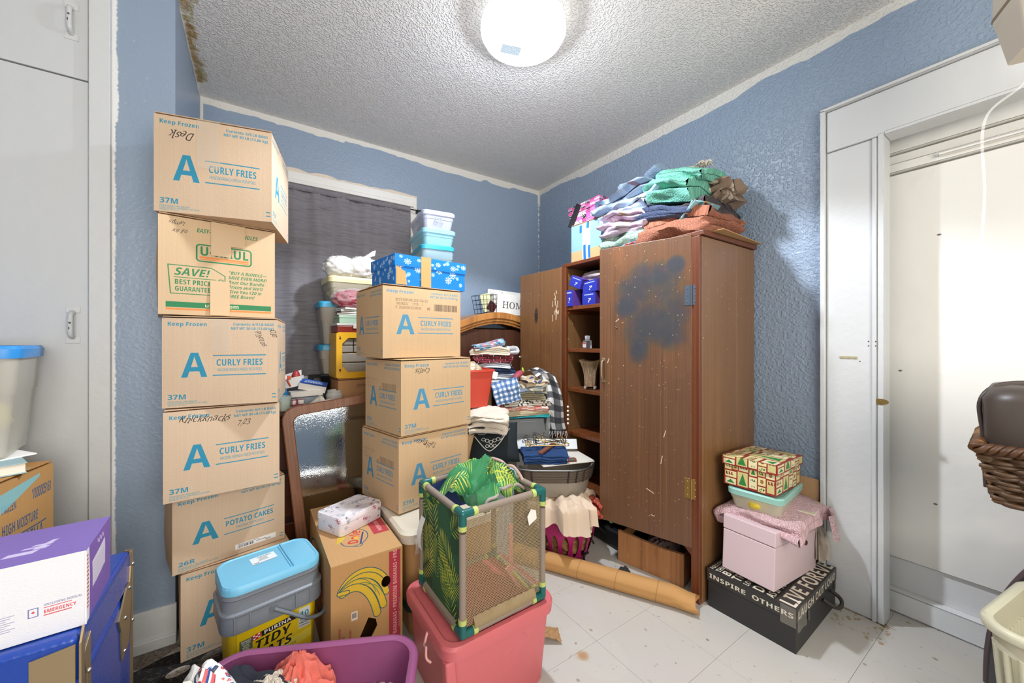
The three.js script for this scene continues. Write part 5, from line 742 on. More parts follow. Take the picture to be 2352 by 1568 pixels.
// ---------------------------------------------------------------- right edge: wicker basket on a shelf, bag, cream basket
{
  const sh = thing('utility_shelf', 'narrow cream utility shelf standing before the doorway', 'shelf', [1.77, 0, 0.3]);
  const c = M(0xd8d3c6, 0.5); for (const [x, z] of [[-0.15, 0.02], [0.15, 0.02], [-0.15, 0.2], [0.15, 0.2]]) mesh('post', span(x - 0.012, x + 0.012, 0, 0.68, z - 0.012, z + 0.012, 0.002), c, sh); mesh('shelf_board', span(-0.17, 0.17, 0.681, 0.7, -0.34, 0.22, 0.003), c, sh);
}
{ // wicker basket
  const t = thing('wicker_basket', 'brown wicker basket with a braided rim holding a dark case', 'basket', [1.79, 0.702, 0.115], 3), W = 0.33, D = 0.54, H = 0.155;
  const reed = M(0xffffff, 0.5, { map: canv(512, 64, (g, w, h) => { g.fillStyle = '#8a6c4a'; g.fillRect(0, 0, w, h); const r = rng(2); for (let i = 0; i < 90; i++) { g.fillStyle = ['rgba(60,40,24,0.6)', 'rgba(190,160,118,0.6)', 'rgba(105,75,45,0.6)'][i % 3]; g.fillRect(r() * w, 0, 8 + r() * 40, h); } }, true) });
  const strands = []; const per = (w, d, k, off) => { const P = 2 * (w + d), s = (k * P) % P; const o = off; return s < w ? [-w / 2 + s, d / 2 + o] : s < w + d ? [w / 2 + o, d / 2 - (s - w)] : s < 2 * w + d ? [w / 2 - (s - w - d), -d / 2 - o] : [-w / 2 - o, -d / 2 + (s - 2 * w - d)]; };
  for (let i = 0; i < 10; i++) for (const ph of [0, 1]) { const y = 0.012 + i * 0.0135 + ph * 0.005, s = 0.86 + 0.11 * i / 10, pts = []; for (let k = 0; k < 128; k++) { const q = per(W * s, D * s, k / 128, 0.0075 * Math.sin(k / 128 * Math.PI * 46 + (i + ph) * Math.PI)); pts.push([q[0], y + 0.004 * n3(k * 0.3, i * 3, ph), q[1]]); } strands.push(tube(pts, 0.0058 + 0.003 * Math.abs(n3(i * 1.7, ph, 3)), 6, 360, true)); }
  mesh('weave', merge(strands), reed, t);
  const br = []; for (let b = 0; b < 3; b++) { const pts = []; for (let k = 0; k < 180; k++) { const a = k / 180 * Math.PI * 2 * 34 + b * Math.PI * 2 / 3, q = per(W, D, k / 180, 0.009 * Math.cos(a)); pts.push([q[0], H + 0.009 * Math.sin(a), q[1]]); } br.push(tube(pts, 0.0078, 6, 540, true)); }
  mesh('rim', merge(br), M(0xffffff, 0.5, { map: reed.map, color: 0xffe2bb }), t); mesh('bottom', span(-W * 0.4, W * 0.4, 0.001, 0.008, -D * 0.4, D * 0.4), M(0x6b4f33, 0.8), t);
  const c = thing('plastic_case', 'dark brown moulded plastic case standing in the wicker basket', 'case', [1.8, 0.715, 0.03], 2); c.rotation.z = R(5);
  const dk = M(0x4a4039, 0.42); mesh('shell', loft([[0, 0.2, 0.34, 0.05], [0.17, 0.215, 0.355, 0.06], [0.275, 0.22, 0.36, 0.065], [0.302, 0.19, 0.33, 0.06], [0.312, 0.13, 0.27, 0.05]], { k: 8, crease: 60 }), dk, c);
  for (const x of [-0.05, -0.02]) mesh('rib', tube([[x - 0.02, 0.02, -0.172], [x - 0.005, 0.17, -0.178], [x + 0.0, 0.27, -0.181], [x + 0.02, 0.306, -0.15], [x + 0.04, 0.315, -0.08]], 0.005, 6, 30), dk, c);
}
{ // dark shoulder bag standing behind the cream basket
  const t = thing('shoulder_bag', 'dark grey leather shoulder bag with strap by the doorway', 'bag', [2.02, 0.0, 0.02], 0), lea = M(0x4a4a48, 0.42), tr = M(0x57494c, 0.4), hw = (v) => 0.18 * (1 - 0.62 * Math.pow(v, 2.6));
  mesh('body', grid(36, 26, (u, v) => { const a = u * Math.PI * 2; return [Math.cos(a) * 0.06 * (1.1 - 0.7 * v), 0.002 + v * 0.47, Math.sin(a) * (hw(v) + 0.006 * n3(u * 4, v * 4, 1))]; }, 60), lea, t);
  const pp = []; for (let i = 0; i <= 20; i++) { const v = i / 20; pp.push([-0.004, 0.008 + v * 0.465, -hw(v) - 0.002]); } mesh('piping', tube(pp, 0.008, 8, 50), tr, t);
  mesh('strap', tube([[-0.008, 0.47, -0.06], [-0.02, 0.5, -0.092], [-0.024, 0.535, -0.092], [-0.022, 0.575, -0.06], [-0.015, 0.615, -0.01], [0, 0.62, 0.06], [0, 0.56, 0.1], [0, 0.47, 0.07]], 0.0085, 8, 50), tr, t);
}
{
  const t = thing('laundry_basket', 'cream plastic laundry basket beside the dark shoulder bag', 'laundry basket', [1.675, 0, 0.078], -9);
  slottedBasket(t, { W: 0.37, D: 0.36, H: 0.435, mat: M(0xcbc7ad, 0.4), slot0: 0.3, slot1: 0.86, pitch: 0.03, taper: 0.84, r: 0.06 });
}
{ // painted box hanging from the ceiling, and the loop of clear cord below it
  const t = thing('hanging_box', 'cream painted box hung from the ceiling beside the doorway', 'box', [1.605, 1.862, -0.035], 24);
  mesh('body', loft([[0, 0.09, 0.1, 0.01], [0.1, 0.12, 0.13, 0.012], [0.11, 0.125, 0.135, 0.012], [0.125, 0.13, 0.14, 0.014], [0.636, 0.13, 0.14, 0.014]]), M(0xd6cbb8, 0.6), t); mesh('shadow_band', loft([[0.1245, 0.128, 0.138, 0.012], [0.131, 0.1335, 0.1435, 0.012], [0.138, 0.131, 0.141, 0.012]]), M(0x8a7a64, 0.7), t);  // solid dark band, its colour stands in for a shaded gap
  const c = thing('clear_cord', 'thin clear plastic cord looping down before the doorway', 'cord', [1.5, 1.25, -0.07]);
  mesh('cord', tube([[0.08, 0.61, 0.025], [0.012, 0.507, 0.004], [-0.063, 0.425, -0.046], [-0.066, 0.25, -0.048], [-0.065, 0.063, -0.048], [-0.033, 0.016, -0.026], [0.012, 0.006, 0.004], [0.1, 0.01, 0.07]], 0.0028, 8, 80), M(0xf2f2f0, 0.15, { transparent: true, opacity: 0.2 }), c);
}
// ---------------------------------------------------------------- curtain on its rod
{
  const m = M(0xd2d0d2, 0.95, { bumpMap: rep(weaveTex, 26, 26), bumpScale: 0.0004, map: canv(256, 256, (g, w, h) => { g.fillStyle = '#a19fa4'; g.fillRect(0, 0, w, h); const r = rng(3); for (let i = 0; i < 2600; i++) { g.fillStyle = `rgba(${r() < 0.5 ? '60,58,62' : '190,188,190'},0.12)`; g.fillRect(r() * w, r() * h, 8 + r() * 26, 1); } }, true) });
  const t = thing('curtain', 'plain dark grey curtain hanging over the window', 'curtain', [0.4, 0.84, ZW + 0.05]);
  mesh('panel', grid(150, 40, (u, v) => {
    const y = v * 1.262, x = (u - 0.5) * (1.02 + 0.02 * v) - 0.01, drop = 1 - v;
    const z = 0.012 * Math.sin(u * 46 + 1.4 * n3(u * 4, v * 2, 1)) * (0.35 + 0.65 * Math.sin(u * 3.1)) + 0.014 * n3(u * 7, v * 1.6, 3) + 0.008 * n3(u * 16, v * 5, 4) * drop + (v > 0.95 ? 0.004 * Math.sin(u * 190) : 0);
    return [x, y + (v > 0.985 ? -0.012 * smooth(0.95, 1, u) : 0), z, x, y];
  }, 0), m, t);
  mesh('rod_pocket', grid(120, 6, (u, v) => { const x = (u - 0.5) * 1.03 - 0.01; return [x, 1.225 + 0.034 * v, 0.01 + 0.012 * Math.sin(v * 3.14) + 0.002 * Math.sin(u * 170), x, v * 0.04]; }, 0), m, t);
  const rod = thing('curtain_rod', 'thin dark curtain rod across the window with a ball end', 'curtain rod', [0.41, 2.083, ZW + 0.062]);
  mesh('rod', bar([-0.52, 0, 0], [0.565, 0, 0], 0.004), mt.blackMetal, rod); mesh('finial', put(flat(new THREE.SphereGeometry(0.009, 12, 8)), 0.57, 0, 0), M(0x1b2740, 0.4), rod); mesh('bracket', merge([box(0.008, 0.02, 0.056, 0.555, 0, -0.032, 0.001), box(0.008, 0.02, 0.056, -0.5, 0, -0.032, 0.001)]), mt.blackMetal, rod);
}
// ---------------------------------------------------------------- dresser under the window, mostly hidden
{
  const t = thing('dresser', 'dark wood dresser under the window behind the boxes', 'dresser', [0.28, 0, -2.37]);
  mesh('body', span(-0.48, 0.48, 0.04, 0.778, -0.25, 0.22, 0.004), wm.pinedark, t); mesh('top', span(-0.5, 0.5, 0.779, 0.8, -0.26, 0.245, 0.004), wm.pinedark, t);
  for (const y of [0.14, 0.38, 0.61]) { const dr = mesh('drawer_front', span(-0.46, 0.46, y - 0.09, y + 0.12, 0.2205, 0.236, 0.004), wm.carcass, t); for (const x of [-0.25, 0.25]) mesh('knob', put(flat(new THREE.SphereGeometry(0.014, 12, 8)), x, y + 0.015, 0.248), mt.brass, dr); }
  for (const [x, z] of [[-0.44, -0.2], [0.44, -0.2], [-0.44, 0.18], [0.44, 0.18]]) mesh('foot', span(x - 0.03, x + 0.03, 0, 0.039, z - 0.03, z + 0.03, 0.003), wm.carcass, t);
}
// ---------------------------------------------------------------- mirror in an oak frame leaning on the dresser
{
  const t = thing('framed_mirror', 'large mirror in a brown oak frame leaning behind the banana carton', 'mirror', [0.455, 0.036, -1.985]); t.rotation.order = 'YXZ'; t.rotation.set(R(-4.5), R(2), R(5.6));
  const w = 0.56, h = 0.83, f = 0.037; const oak = grain('#8a6248', 0.5);
  const outer = rrect(w, h, 0.07, 0, h / 2), ring = extrude(outer, 0.022, 0.004, [rrect(w - 2 * f, h - 2 * f, 0.045, 0, h / 2, true)]);
  mesh('frame', metreUV(ring, 2.2), oak, t); mesh('backing', extrude(rrect(w - 0.02, h - 0.02, 0.06, 0, h / 2), 0.004).translate(0, 0, -0.008), plainCard('#8a6a48'), t);
  mesh('glass', extrude(rrect(w - 2 * f + 0.006, h - 2 * f + 0.006, 0.046, 0, h / 2), 0.003).translate(0, 0, 0.004), M(0xc9ced0, 0.07, { metalness: 1, roughnessMap: null, bumpMap: rep(T.fine, 6), bumpScale: 0.00012 }), t);
}
// ---------------------------------------------------------------- small things on the dresser
const TOP = 0.801;
{
  const t = thing('spray_bottle', 'spray bottle with a white and orange trigger and blue neck', 'spray bottle', [0.098, TOP, -2.25], 12);
  mesh('bottle', lathe([[0, 0], [0.034, 0], [0.036, 0.01], [0.036, 0.08], [0.03, 0.1], [0.014, 0.118], [0.012, 0.125], [0, 0.125]], 24), M(0x2f8fd0, 0.25, { transparent: true, opacity: 0.9 }), t);
  mesh('trigger_head', merge([box(0.075, 0.024, 0.024, -0.005, 0.155, 0, 0.008), box(0.03, 0.014, 0.02, -0.035, 0.146, 0, 0.005)]), M(0xece9e6, 0.4), t); mesh('nozzle', merge([box(0.016, 0.02, 0.02, 0.04, 0.156, 0, 0.003), put(box(0.008, 0.04, 0.014, 0, 0, 0, 0.003), 0.04, 0.128, 0, 0, 0, 0.4)]), M(0xd9552c, 0.4), t); mesh('neck', cyl(0.014, 0.016, 0.024, 0, 0.134, 0), M(0x2f7cc0, 0.4), t);
}
{ const t = thing('glass_jar', 'squat clear glass jar with pale green wax', 'jar', [0.112, TOP, -2.165]); mesh('glass', lathe([[0.03, 0], [0.034, 0.004], [0.034, 0.075], [0.031, 0.075], [0.031, 0.006], [0, 0.006]], 28), M(0xd9e6df, 0.05, { transparent: true, opacity: 0.35 }), t); mesh('wax', cyl(0.0305, 0.0305, 0.045, 0, 0.029, 0, 24), M(0xcfd6bd, 0.5), t); }
{ const t = thing('tea_box', 'small dark red and white tea box on the dresser', 'box', [0.165, TOP, -2.14], 8); mesh('body', boxBody(0.052, 0.058, 0.035, 0.0005), (() => { const m = M(0xffffff, 0.5, { map: canv(160, 180, (g, w, h) => { g.fillStyle = '#ddd8d4'; g.fillRect(0, 0, w, h); g.fillStyle = '#7c2438'; g.fillRect(0, 0, w, 10); g.fillRect(0, 0, 10, h); g.fillRect(56, 0, 30, h); g.fillRect(0, 70, w, 30); cond(g, 'BERRY', 80, 66, 26, 0.9, { align: 'center' }); g.beginPath(); g.arc(64, 150, 14, 0, 7); g.fill(); }) }); return [m, m, m, m, m, m]; })(), t); }
{ const t = thing('paper_cup', 'white paper cup with a green mark tipped on its side', 'cup', [0.222, TOP + 0.026, -2.15], 60); t.rotation.x = R(58); mesh('cup', lathe([[0, 0], [0.02, 0], [0.027, 0.072], [0.0285, 0.073], [0.0265, 0.07], [0.0195, 0.003], [0, 0.003]], 24), M(0xe6e2da, 0.6), t); mesh('print', put(flat(new THREE.CylinderGeometry(0.0246, 0.0226, 0.02, 12, 1, true, 0, 1.4)), 0, 0.036, 0), M(0x8fb070, 0.6), t); t.position.y = TOP + 0.008; }
tag(mesh('white_card', put(box(0.1, 0.002, 0.05, 0, 0, 0, 0), 0.29, TOP + 0.02, -2.142, 1.0, 0.1, 0.02), mt.paper), 'blank white card propped on the dresser edge', 'card');
{ const t = thing('candle', 'orange candle in a clear glass jar on the dresser', 'candle', [0.345, TOP, -2.2]); mesh('glass', lathe([[0.036, 0], [0.042, 0.006], [0.043, 0.06], [0.036, 0.072], [0.037, 0.085], [0.034, 0.085], [0.033, 0.072], [0.04, 0.06], [0.039, 0.006], [0, 0.004]], 28), M(0xdfe4e2, 0.05, { transparent: true, opacity: 0.35 }), t); mesh('wax', cyl(0.0385, 0.0385, 0.036, 0, 0.025, 0, 24), M(0xb8532f, 0.5), t); }
{ const t = thing('plastic_tub', 'low clear plastic tub under the medicine cartons', 'tub', [0.222, TOP, -2.27], 4); mesh('body', loft([[0, 0.13, 0.09, 0.015], [0.055, 0.15, 0.11, 0.02], [0.055, 0.145, 0.105, 0.018], [0.004, 0.125, 0.085, 0.014]]), M(0xb8c4d0, 0.15, { transparent: true, opacity: 0.45 }), t); }
{
  const wb = (w, h, d, f) => { const m = M(0xe8e5df, 0.5), p = M(0xffffff, 0.45, { map: f }); return [boxBody(w, h, d, 0.0006), [m, m, p, m, m, m]]; };
  const advil = canv(300, 180, (g, w, h) => { g.fillStyle = '#2d56a8'; g.fillRect(0, 0, w, h); g.fillStyle = '#e8ecf4'; g.save(); g.translate(150, 96); g.rotate(Math.PI); cond(g, 'ADVANCE', 0, 20, 62, 0.72, { align: 'center', italic: 'italic' }); cond(g, 'medicated pads', 0, 50, 28, 0.8, { align: 'center' }); g.restore(); });
  const a = thing('medicine_carton', 'white carton with a blue top lettered upside down, tilted', 'carton', [0.25, TOP + 0.088, -2.29], -14); a.rotation.z = R(-14); a.rotation.x = R(14); { const [g, m] = wb(0.13, 0.035, 0.075, advil); mesh('body', g, m, a); }
  const b = thing('medicine_carton', 'long white carton lying beneath the blue topped carton', 'carton', [0.215, TOP + 0.057, -2.265], 6); { const [g, m] = wb(0.15, 0.026, 0.07, null); mesh('body', g, m, b); }
  const c = thing('open_carton', 'open white carton with red things poking out', 'carton', [0.165, TOP + 0.1, -2.335], -20); c.rotation.z = R(12); const pw = M(0xe4e1da, 0.6); mesh('wall', merge([box(0.1, 0.05, 0.002, 0, 0.025, 0.03, 0), box(0.1, 0.05, 0.002, 0, 0.025, -0.03, 0), box(0.002, 0.05, 0.06, -0.05, 0.025, 0, 0), box(0.002, 0.05, 0.06, 0.05, 0.025, 0, 0), box(0.1, 0.002, 0.06, 0, 0.001, 0, 0)]), pw, c); mesh('flap', put(box(0.1, 0.002, 0.04, 0, 0, 0, 0), -0.01, 0.06, -0.045, 0.8, 0, 0.1), pw, c);
  tag(mesh('red_bottle', put(lumpGeo(0.02, 0.035, 0.02, 0.08, 2, 3, 1), 0.175, TOP + 0.15, -2.33), M(0xa83a38, 0.4)), 'red bottle top sticking out of the open white carton', 'bottle');
  tag(mesh('remote', put(box(0.045, 0.018, 0.15, 0, 0, 0, 0.006), 0.33, TOP + 0.1, -2.37, -0.9, -0.4), mt.black), 'black stick shaped object leaning behind the medicine cartons', 'remote');
  tag(mesh('marker', put(bar([-0.03, 0, 0], [0.03, 0, 0], 0.008), 0.08, TOP + 0.009, -2.14, 0, 0.3), M(0x2c6b50, 0.4)), 'short green marker at the dresser edge', 'marker');
}
// ---------------------------------------------------------------- carton, organiser and bins on the dresser
cardboardBox({ label: 'brown carton with faint handwriting under the yellow organiser', pos: [0.475, TOP, -2.29], w: 0.24, h: 0.132, d: 0.17, turn: 4, base: '#a87c52', front: canv(420, 230, (g, w, h) => { cardTone(g, w, h, '#a87c52', 5); scrawl(g, 'Galaxias', 290, 40, 44, 178); }) });
{
  const t = thing('drawer_organizer', 'yellow framed organiser with small clear drawers', 'organizer', [0.475, TOP + 0.143, -2.295], 4), w = 0.25, h = 0.247, d = 0.15, y = M(0xdca71c, 0.38);
  mesh('frame', merge([extrude(rrect(w, h, 0.016, 0, h / 2), 0.012, 0.002, [[[-w / 2 + 0.028, 0.065], [-w / 2 + 0.06, 0.03], [w / 2 - 0.06, 0.03], [w / 2 - 0.028, 0.065], [w / 2 - 0.028, h - 0.06], [w / 2 - 0.06, h - 0.028], [-w / 2 + 0.06, h - 0.028], [-w / 2 + 0.028, h - 0.06]]]).translate(0, 0, d / 2 - 0.012), span(-w / 2, -w / 2 + 0.006, 0.002, h - 0.002, -d / 2, d / 2 - 0.013), span(w / 2 - 0.006, w / 2, 0.002, h - 0.002, -d / 2, d / 2 - 0.013), span(-w / 2 + 0.007, w / 2 - 0.007, h - 0.008, h - 0.002, -d / 2, d / 2 - 0.013), span(-w / 2 + 0.007, w / 2 - 0.007, 0.002, 0.008, -d / 2, d / 2 - 0.013), span(-w / 2 + 0.007, w / 2 - 0.007, 0.009, h - 0.009, -d / 2, -d / 2 + 0.004)]), y, t);
  const cl = M(0xb9b2a6, 0.15, { transparent: true, opacity: 0.55 });
  for (const [x0, x1, y0, y1] of [[-0.1, -0.035, 0.18, 0.215], [-0.03, 0.03, 0.18, 0.215], [0.035, 0.1, 0.18, 0.215], [-0.1, -0.035, 0.14, 0.176], [-0.03, 0.03, 0.14, 0.176], [0.035, 0.1, 0.14, 0.176], [-0.1, 0.1, 0.086, 0.134], [-0.1, 0.1, 0.03, 0.08]]) mesh('drawer', span(x0, x1, y0, y1, -0.05, d / 2 - 0.016, 0.003), cl, t);
  mesh('spool', put(cyl(0.014, 0.014, 0.01, 0, 0, 0).rotateX(Math.PI / 2), 0, 0.158, d / 2 - 0.01), M(0xdedbd2, 0.5), t);
  mesh('keyhole', merge([0.045, h - 0.032].flatMap((q) => [put(flat(new THREE.CircleGeometry(0.0055, 12)), -w / 2 + 0.018, q, d / 2 + 0.0026), put(flat(new THREE.PlaneGeometry(0.004, 0.012)), -w / 2 + 0.018, q + (q < 0.1 ? -0.006 : 0.008), d / 2 + 0.0026)])), M(0x4a3508, 0.8), t);
}
{ const t = thing('craft_case', 'dark red plastic case with a clear lid on the organiser', 'case', [0.47, TOP + 0.392, -2.3], 5); mesh('body', span(-0.115, 0.115, 0, 0.035, -0.07, 0.07, 0.004), M(0x7c2418, 0.35), t); mesh('lid', span(-0.118, 0.118, 0.036, 0.05, -0.072, 0.072, 0.004), M(0xd9d3cb, 0.3, { transparent: true, opacity: 0.85 }), t); mesh('latch', box(0.03, 0.026, 0.006, -0.02, 0.034, 0.075, 0.002), M(0xd4c6bd, 0.4), t); }
{ const t = thing('green_box', 'small pale green box on the dark red case', 'box', [0.475, TOP + 0.443, -2.3], 3); mesh('body', span(-0.105, 0.105, 0, 0.028, -0.06, 0.06, 0.003), M(0x9fbba2, 0.55), t); mesh('lid', span(-0.107, 0.107, 0.0285, 0.044, -0.062, 0.062, 0.003), M(0xa9c4ab, 0.55), t); }
{ const cs = [0x6b5f7c, 0xc8bba8, 0x2f5450, 0xded8cd]; cs.forEach((c, i) => { const t = thing('booklet', ['purple grey booklet lowest in the pile on the green box', 'tan booklet second in the pile on the green box', 'dark teal booklet third in the pile on the green box', 'white booklet topmost in the pile on the green box'][i], 'booklet', [0.46 + (i % 2) * 0.012, TOP + 0.488 + i * 0.0105, -2.3], i * 7 - 6); mesh('cover', merge([box(0.18, 0.001, 0.12, 0, 0.0005, 0, 0), box(0.18, 0.001, 0.12, 0, 0.0095, 0, 0)]), M(c, 0.45), t); mesh('pages', box(0.176, 0.0076, 0.117, 0, 0.005, 0, 0), mt.paper, t); }); }
{ const t = thing('ribbon_bag', 'clear bag of crumpled red and pink ribbon', 'bag', [0.455, TOP + 0.532, -2.295]); mesh('ribbon', put(lumpGeo(0.085, 0.042, 0.05, 0.28, 3.4, 5, 3), 0, 0.046, 0), M(0xa8344a, 0.35), t); mesh('film', put(lumpGeo(0.094, 0.05, 0.058, 0.24, 3, 8, 3), 0, 0.05, 0), M(0xf0e8ea, 0.08, { transparent: true, opacity: 0.22 }), t); }
tag(mesh('dark_case', span(0.26, 0.7, TOP, TOP + 0.14, -2.62, -2.392, 0.008), M(0x1d1c1e, 0.5)), 'flat black case on the dresser under the blue lidded bins', 'case');
clearBin({ label: 'lower clear bin with a blue lid against the curtain', pos: [0.475, TOP + 0.1415, -2.505], w: 0.35, h: 0.183, d: 0.22, lid: 0x2b8fb6, body: 0xc9bfae, op: 0.5, group: 'blue lidded bins by the curtain' });
clearBin({ label: 'upper taller clear bin with a blue lid against the curtain', pos: [0.475, TOP + 0.326, -2.505], w: 0.35, h: 0.247, d: 0.22, lid: 0x35a0c6, body: 0xc9c2b6, op: 0.5, group: 'blue lidded bins by the curtain' });
for (const [y, c, l] of [[0.1485, 0x9a7a5a, 'tan fabric stored in the lower blue lidded bin'], [0.333, 0x8d8478, 'greyish fabric stored in the upper blue lidded bin']]) tag(mesh('stored_fabric', put(lumpGeo(0.13, 0.065, 0.075, 0.15, 2.2, 4, 1), 0.475, TOP + y + 0.075, -2.505), M(c, 0.95)), l, 'fabric');
clearBin({ label: 'clear bin with a cream lid on the blue lidded bins', pos: [0.495, TOP + 0.5745, -2.47], turn: 3, w: 0.32, h: 0.142, d: 0.24, lid: 0xe4d8a8, body: 0xe3dfc8, op: 0.42 });
tag(mesh('stored_fabric', put(lumpGeo(0.11, 0.04, 0.08, 0.2, 2.4, 7, 1), 0.47, TOP + 0.63, -2.47), M(0xcdbb92, 0.95)), 'cream fabric scraps showing in the cream lidded bin', 'fabric');
{ // tied white plastic shopping bag
  const t = thing('plastic_bag', 'white tied plastic shopping bag on the cream lidded bin', 'bag', [0.475, TOP + 0.718, -2.43]), m = M(0xe9e7e2, 0.35, { transparent: true, opacity: 0.88 });
  mesh('bag', merge([put(lumpGeo(0.085, 0.062, 0.075, 0.16, 2.6, 3, 3), -0.06, 0.058, 0), put(lumpGeo(0.09, 0.066, 0.075, 0.18, 2.6, 9, 3), 0.062, 0.062, 0.01)]), m, t);
  mesh('handle', merge([grid(8, 10, (u, v) => [0.02 + v * 0.11 + 0.01 * n3(u * 5, v * 5, 1), 0.105 + v * 0.065 + 0.02 * Math.sin(u * 7) * v, (u - 0.5) * 0.05 * (0.4 + v)], 40), grid(8, 10, (u, v) => [-0.02 - v * 0.09, 0.1 + 0.02 * Math.sin(v * 3) + 0.016 * Math.sin(u * 7) * v, (u - 0.5) * 0.05 * (0.5 + v)], 40)]), m, t);
}
cardboardBox({ label: 'tall plain carton hidden behind the short box stack', pos: [0.888, 0, -2.14], w: 0.19, h: 1.5, d: 0.22, turn: 2 });
// shoe-box bins on the tall carton
{
  const g = 'clear shoe bins above the gift box';
  clearBin({ label: 'lowest clear shoe bin of three, with a teal lid', pos: [0.865, 1.511, -2.14], turn: -7, w: 0.19, h: 0.17, d: 0.3, lid: M(0x36a8c4, 0.3, { transparent: true, opacity: 0.85 }), body: 0xb5d3da, op: 0.4, lidH: 0.012, group: g });
  clearBin({ label: 'teal tinted clear shoe bin in the middle of three', pos: [0.865, 1.683, -2.14], turn: -4, w: 0.19, h: 0.09, d: 0.3, lid: M(0x9fd9e6, 0.25, { transparent: true, opacity: 0.6 }), body: 0xa9dce6, op: 0.45, lidH: 0.012, group: g });
  const topBin = clearBin({ label: 'topmost clear shoe bin with handwriting on its end', pos: [0.868, 1.776, -2.145], turn: -6, w: 0.185, h: 0.098, d: 0.31, lid: M(0xc9cdda, 0.25, { transparent: true, opacity: 0.6 }), body: 0xc3c7d4, op: 0.45, lidH: 0.012, group: g });
  const wr = mesh('handwriting', put(flat(new THREE.PlaneGeometry(0.11, 0.06)), 0.001, 0.052, 0.151, -0.07), M(0xffffff, 0.6, { transparent: true, map: canv(220, 120, (g) => { scrawl(g, 'FALL &', 30, 46, 44, 2, '#2e2f3a'); scrawl(g, 'Real Fur', 40, 98, 40, 6, '#2e2f3a'); }) }), topBin);
  tag(mesh('stored_fabric', put(lumpGeo(0.06, 0.03, 0.1, 0.25, 2.4, 5, 1), 0.865, 1.722, -2.13), M(0x7fb39a, 0.9)), 'green and pink fabric in the teal tinted shoe bin', 'fabric');
  tag(mesh('stored_fabric', put(lumpGeo(0.055, 0.03, 0.1, 0.25, 2.4, 6, 1), 0.868, 1.816, -2.16), M(0x6d5148, 0.9)), 'brown fur in the topmost shoe bin', 'fabric');
}
// ---------------------------------------------------------------- cream bin under the short box stack
{
  const t = thing('storage_tote', 'cream lidded storage tote carrying the short box stack', 'tote', [0.665, 0, -1.64]), c = M(0xd9d0bc, 0.45), b = M(0xb98f5d, 0.45);
  mesh('body', loft([[0.0, 0.34, 0.42, 0.03], [0.39, 0.4, 0.5, 0.04]]), b, t); mesh('lid', loft([[0.385, 0.43, 0.53, 0.05], [0.422, 0.44, 0.54, 0.05], [0.434, 0.42, 0.52, 0.05], [0.4345, 0.38, 0.48, 0.045], [0.432, 0.37, 0.47, 0.045]]), c, t);
  mesh('torn_tape', merge([grid(6, 8, (u, v) => [-0.175 + u * 0.05, 0.42 - v * 0.075, 0.262 + 0.012 * Math.sin(v * 3 + u)], 0)]), M(0xd9cdb5, 0.3, { transparent: true, opacity: 0.75 }), t);
  mesh('band', loft([[0.1, 0.372, 0.455, 0.04], [0.14, 0.38, 0.465, 0.04]], { cap0: false, cap1: false }), M(0x1d4a3c, 0.45), t);
}
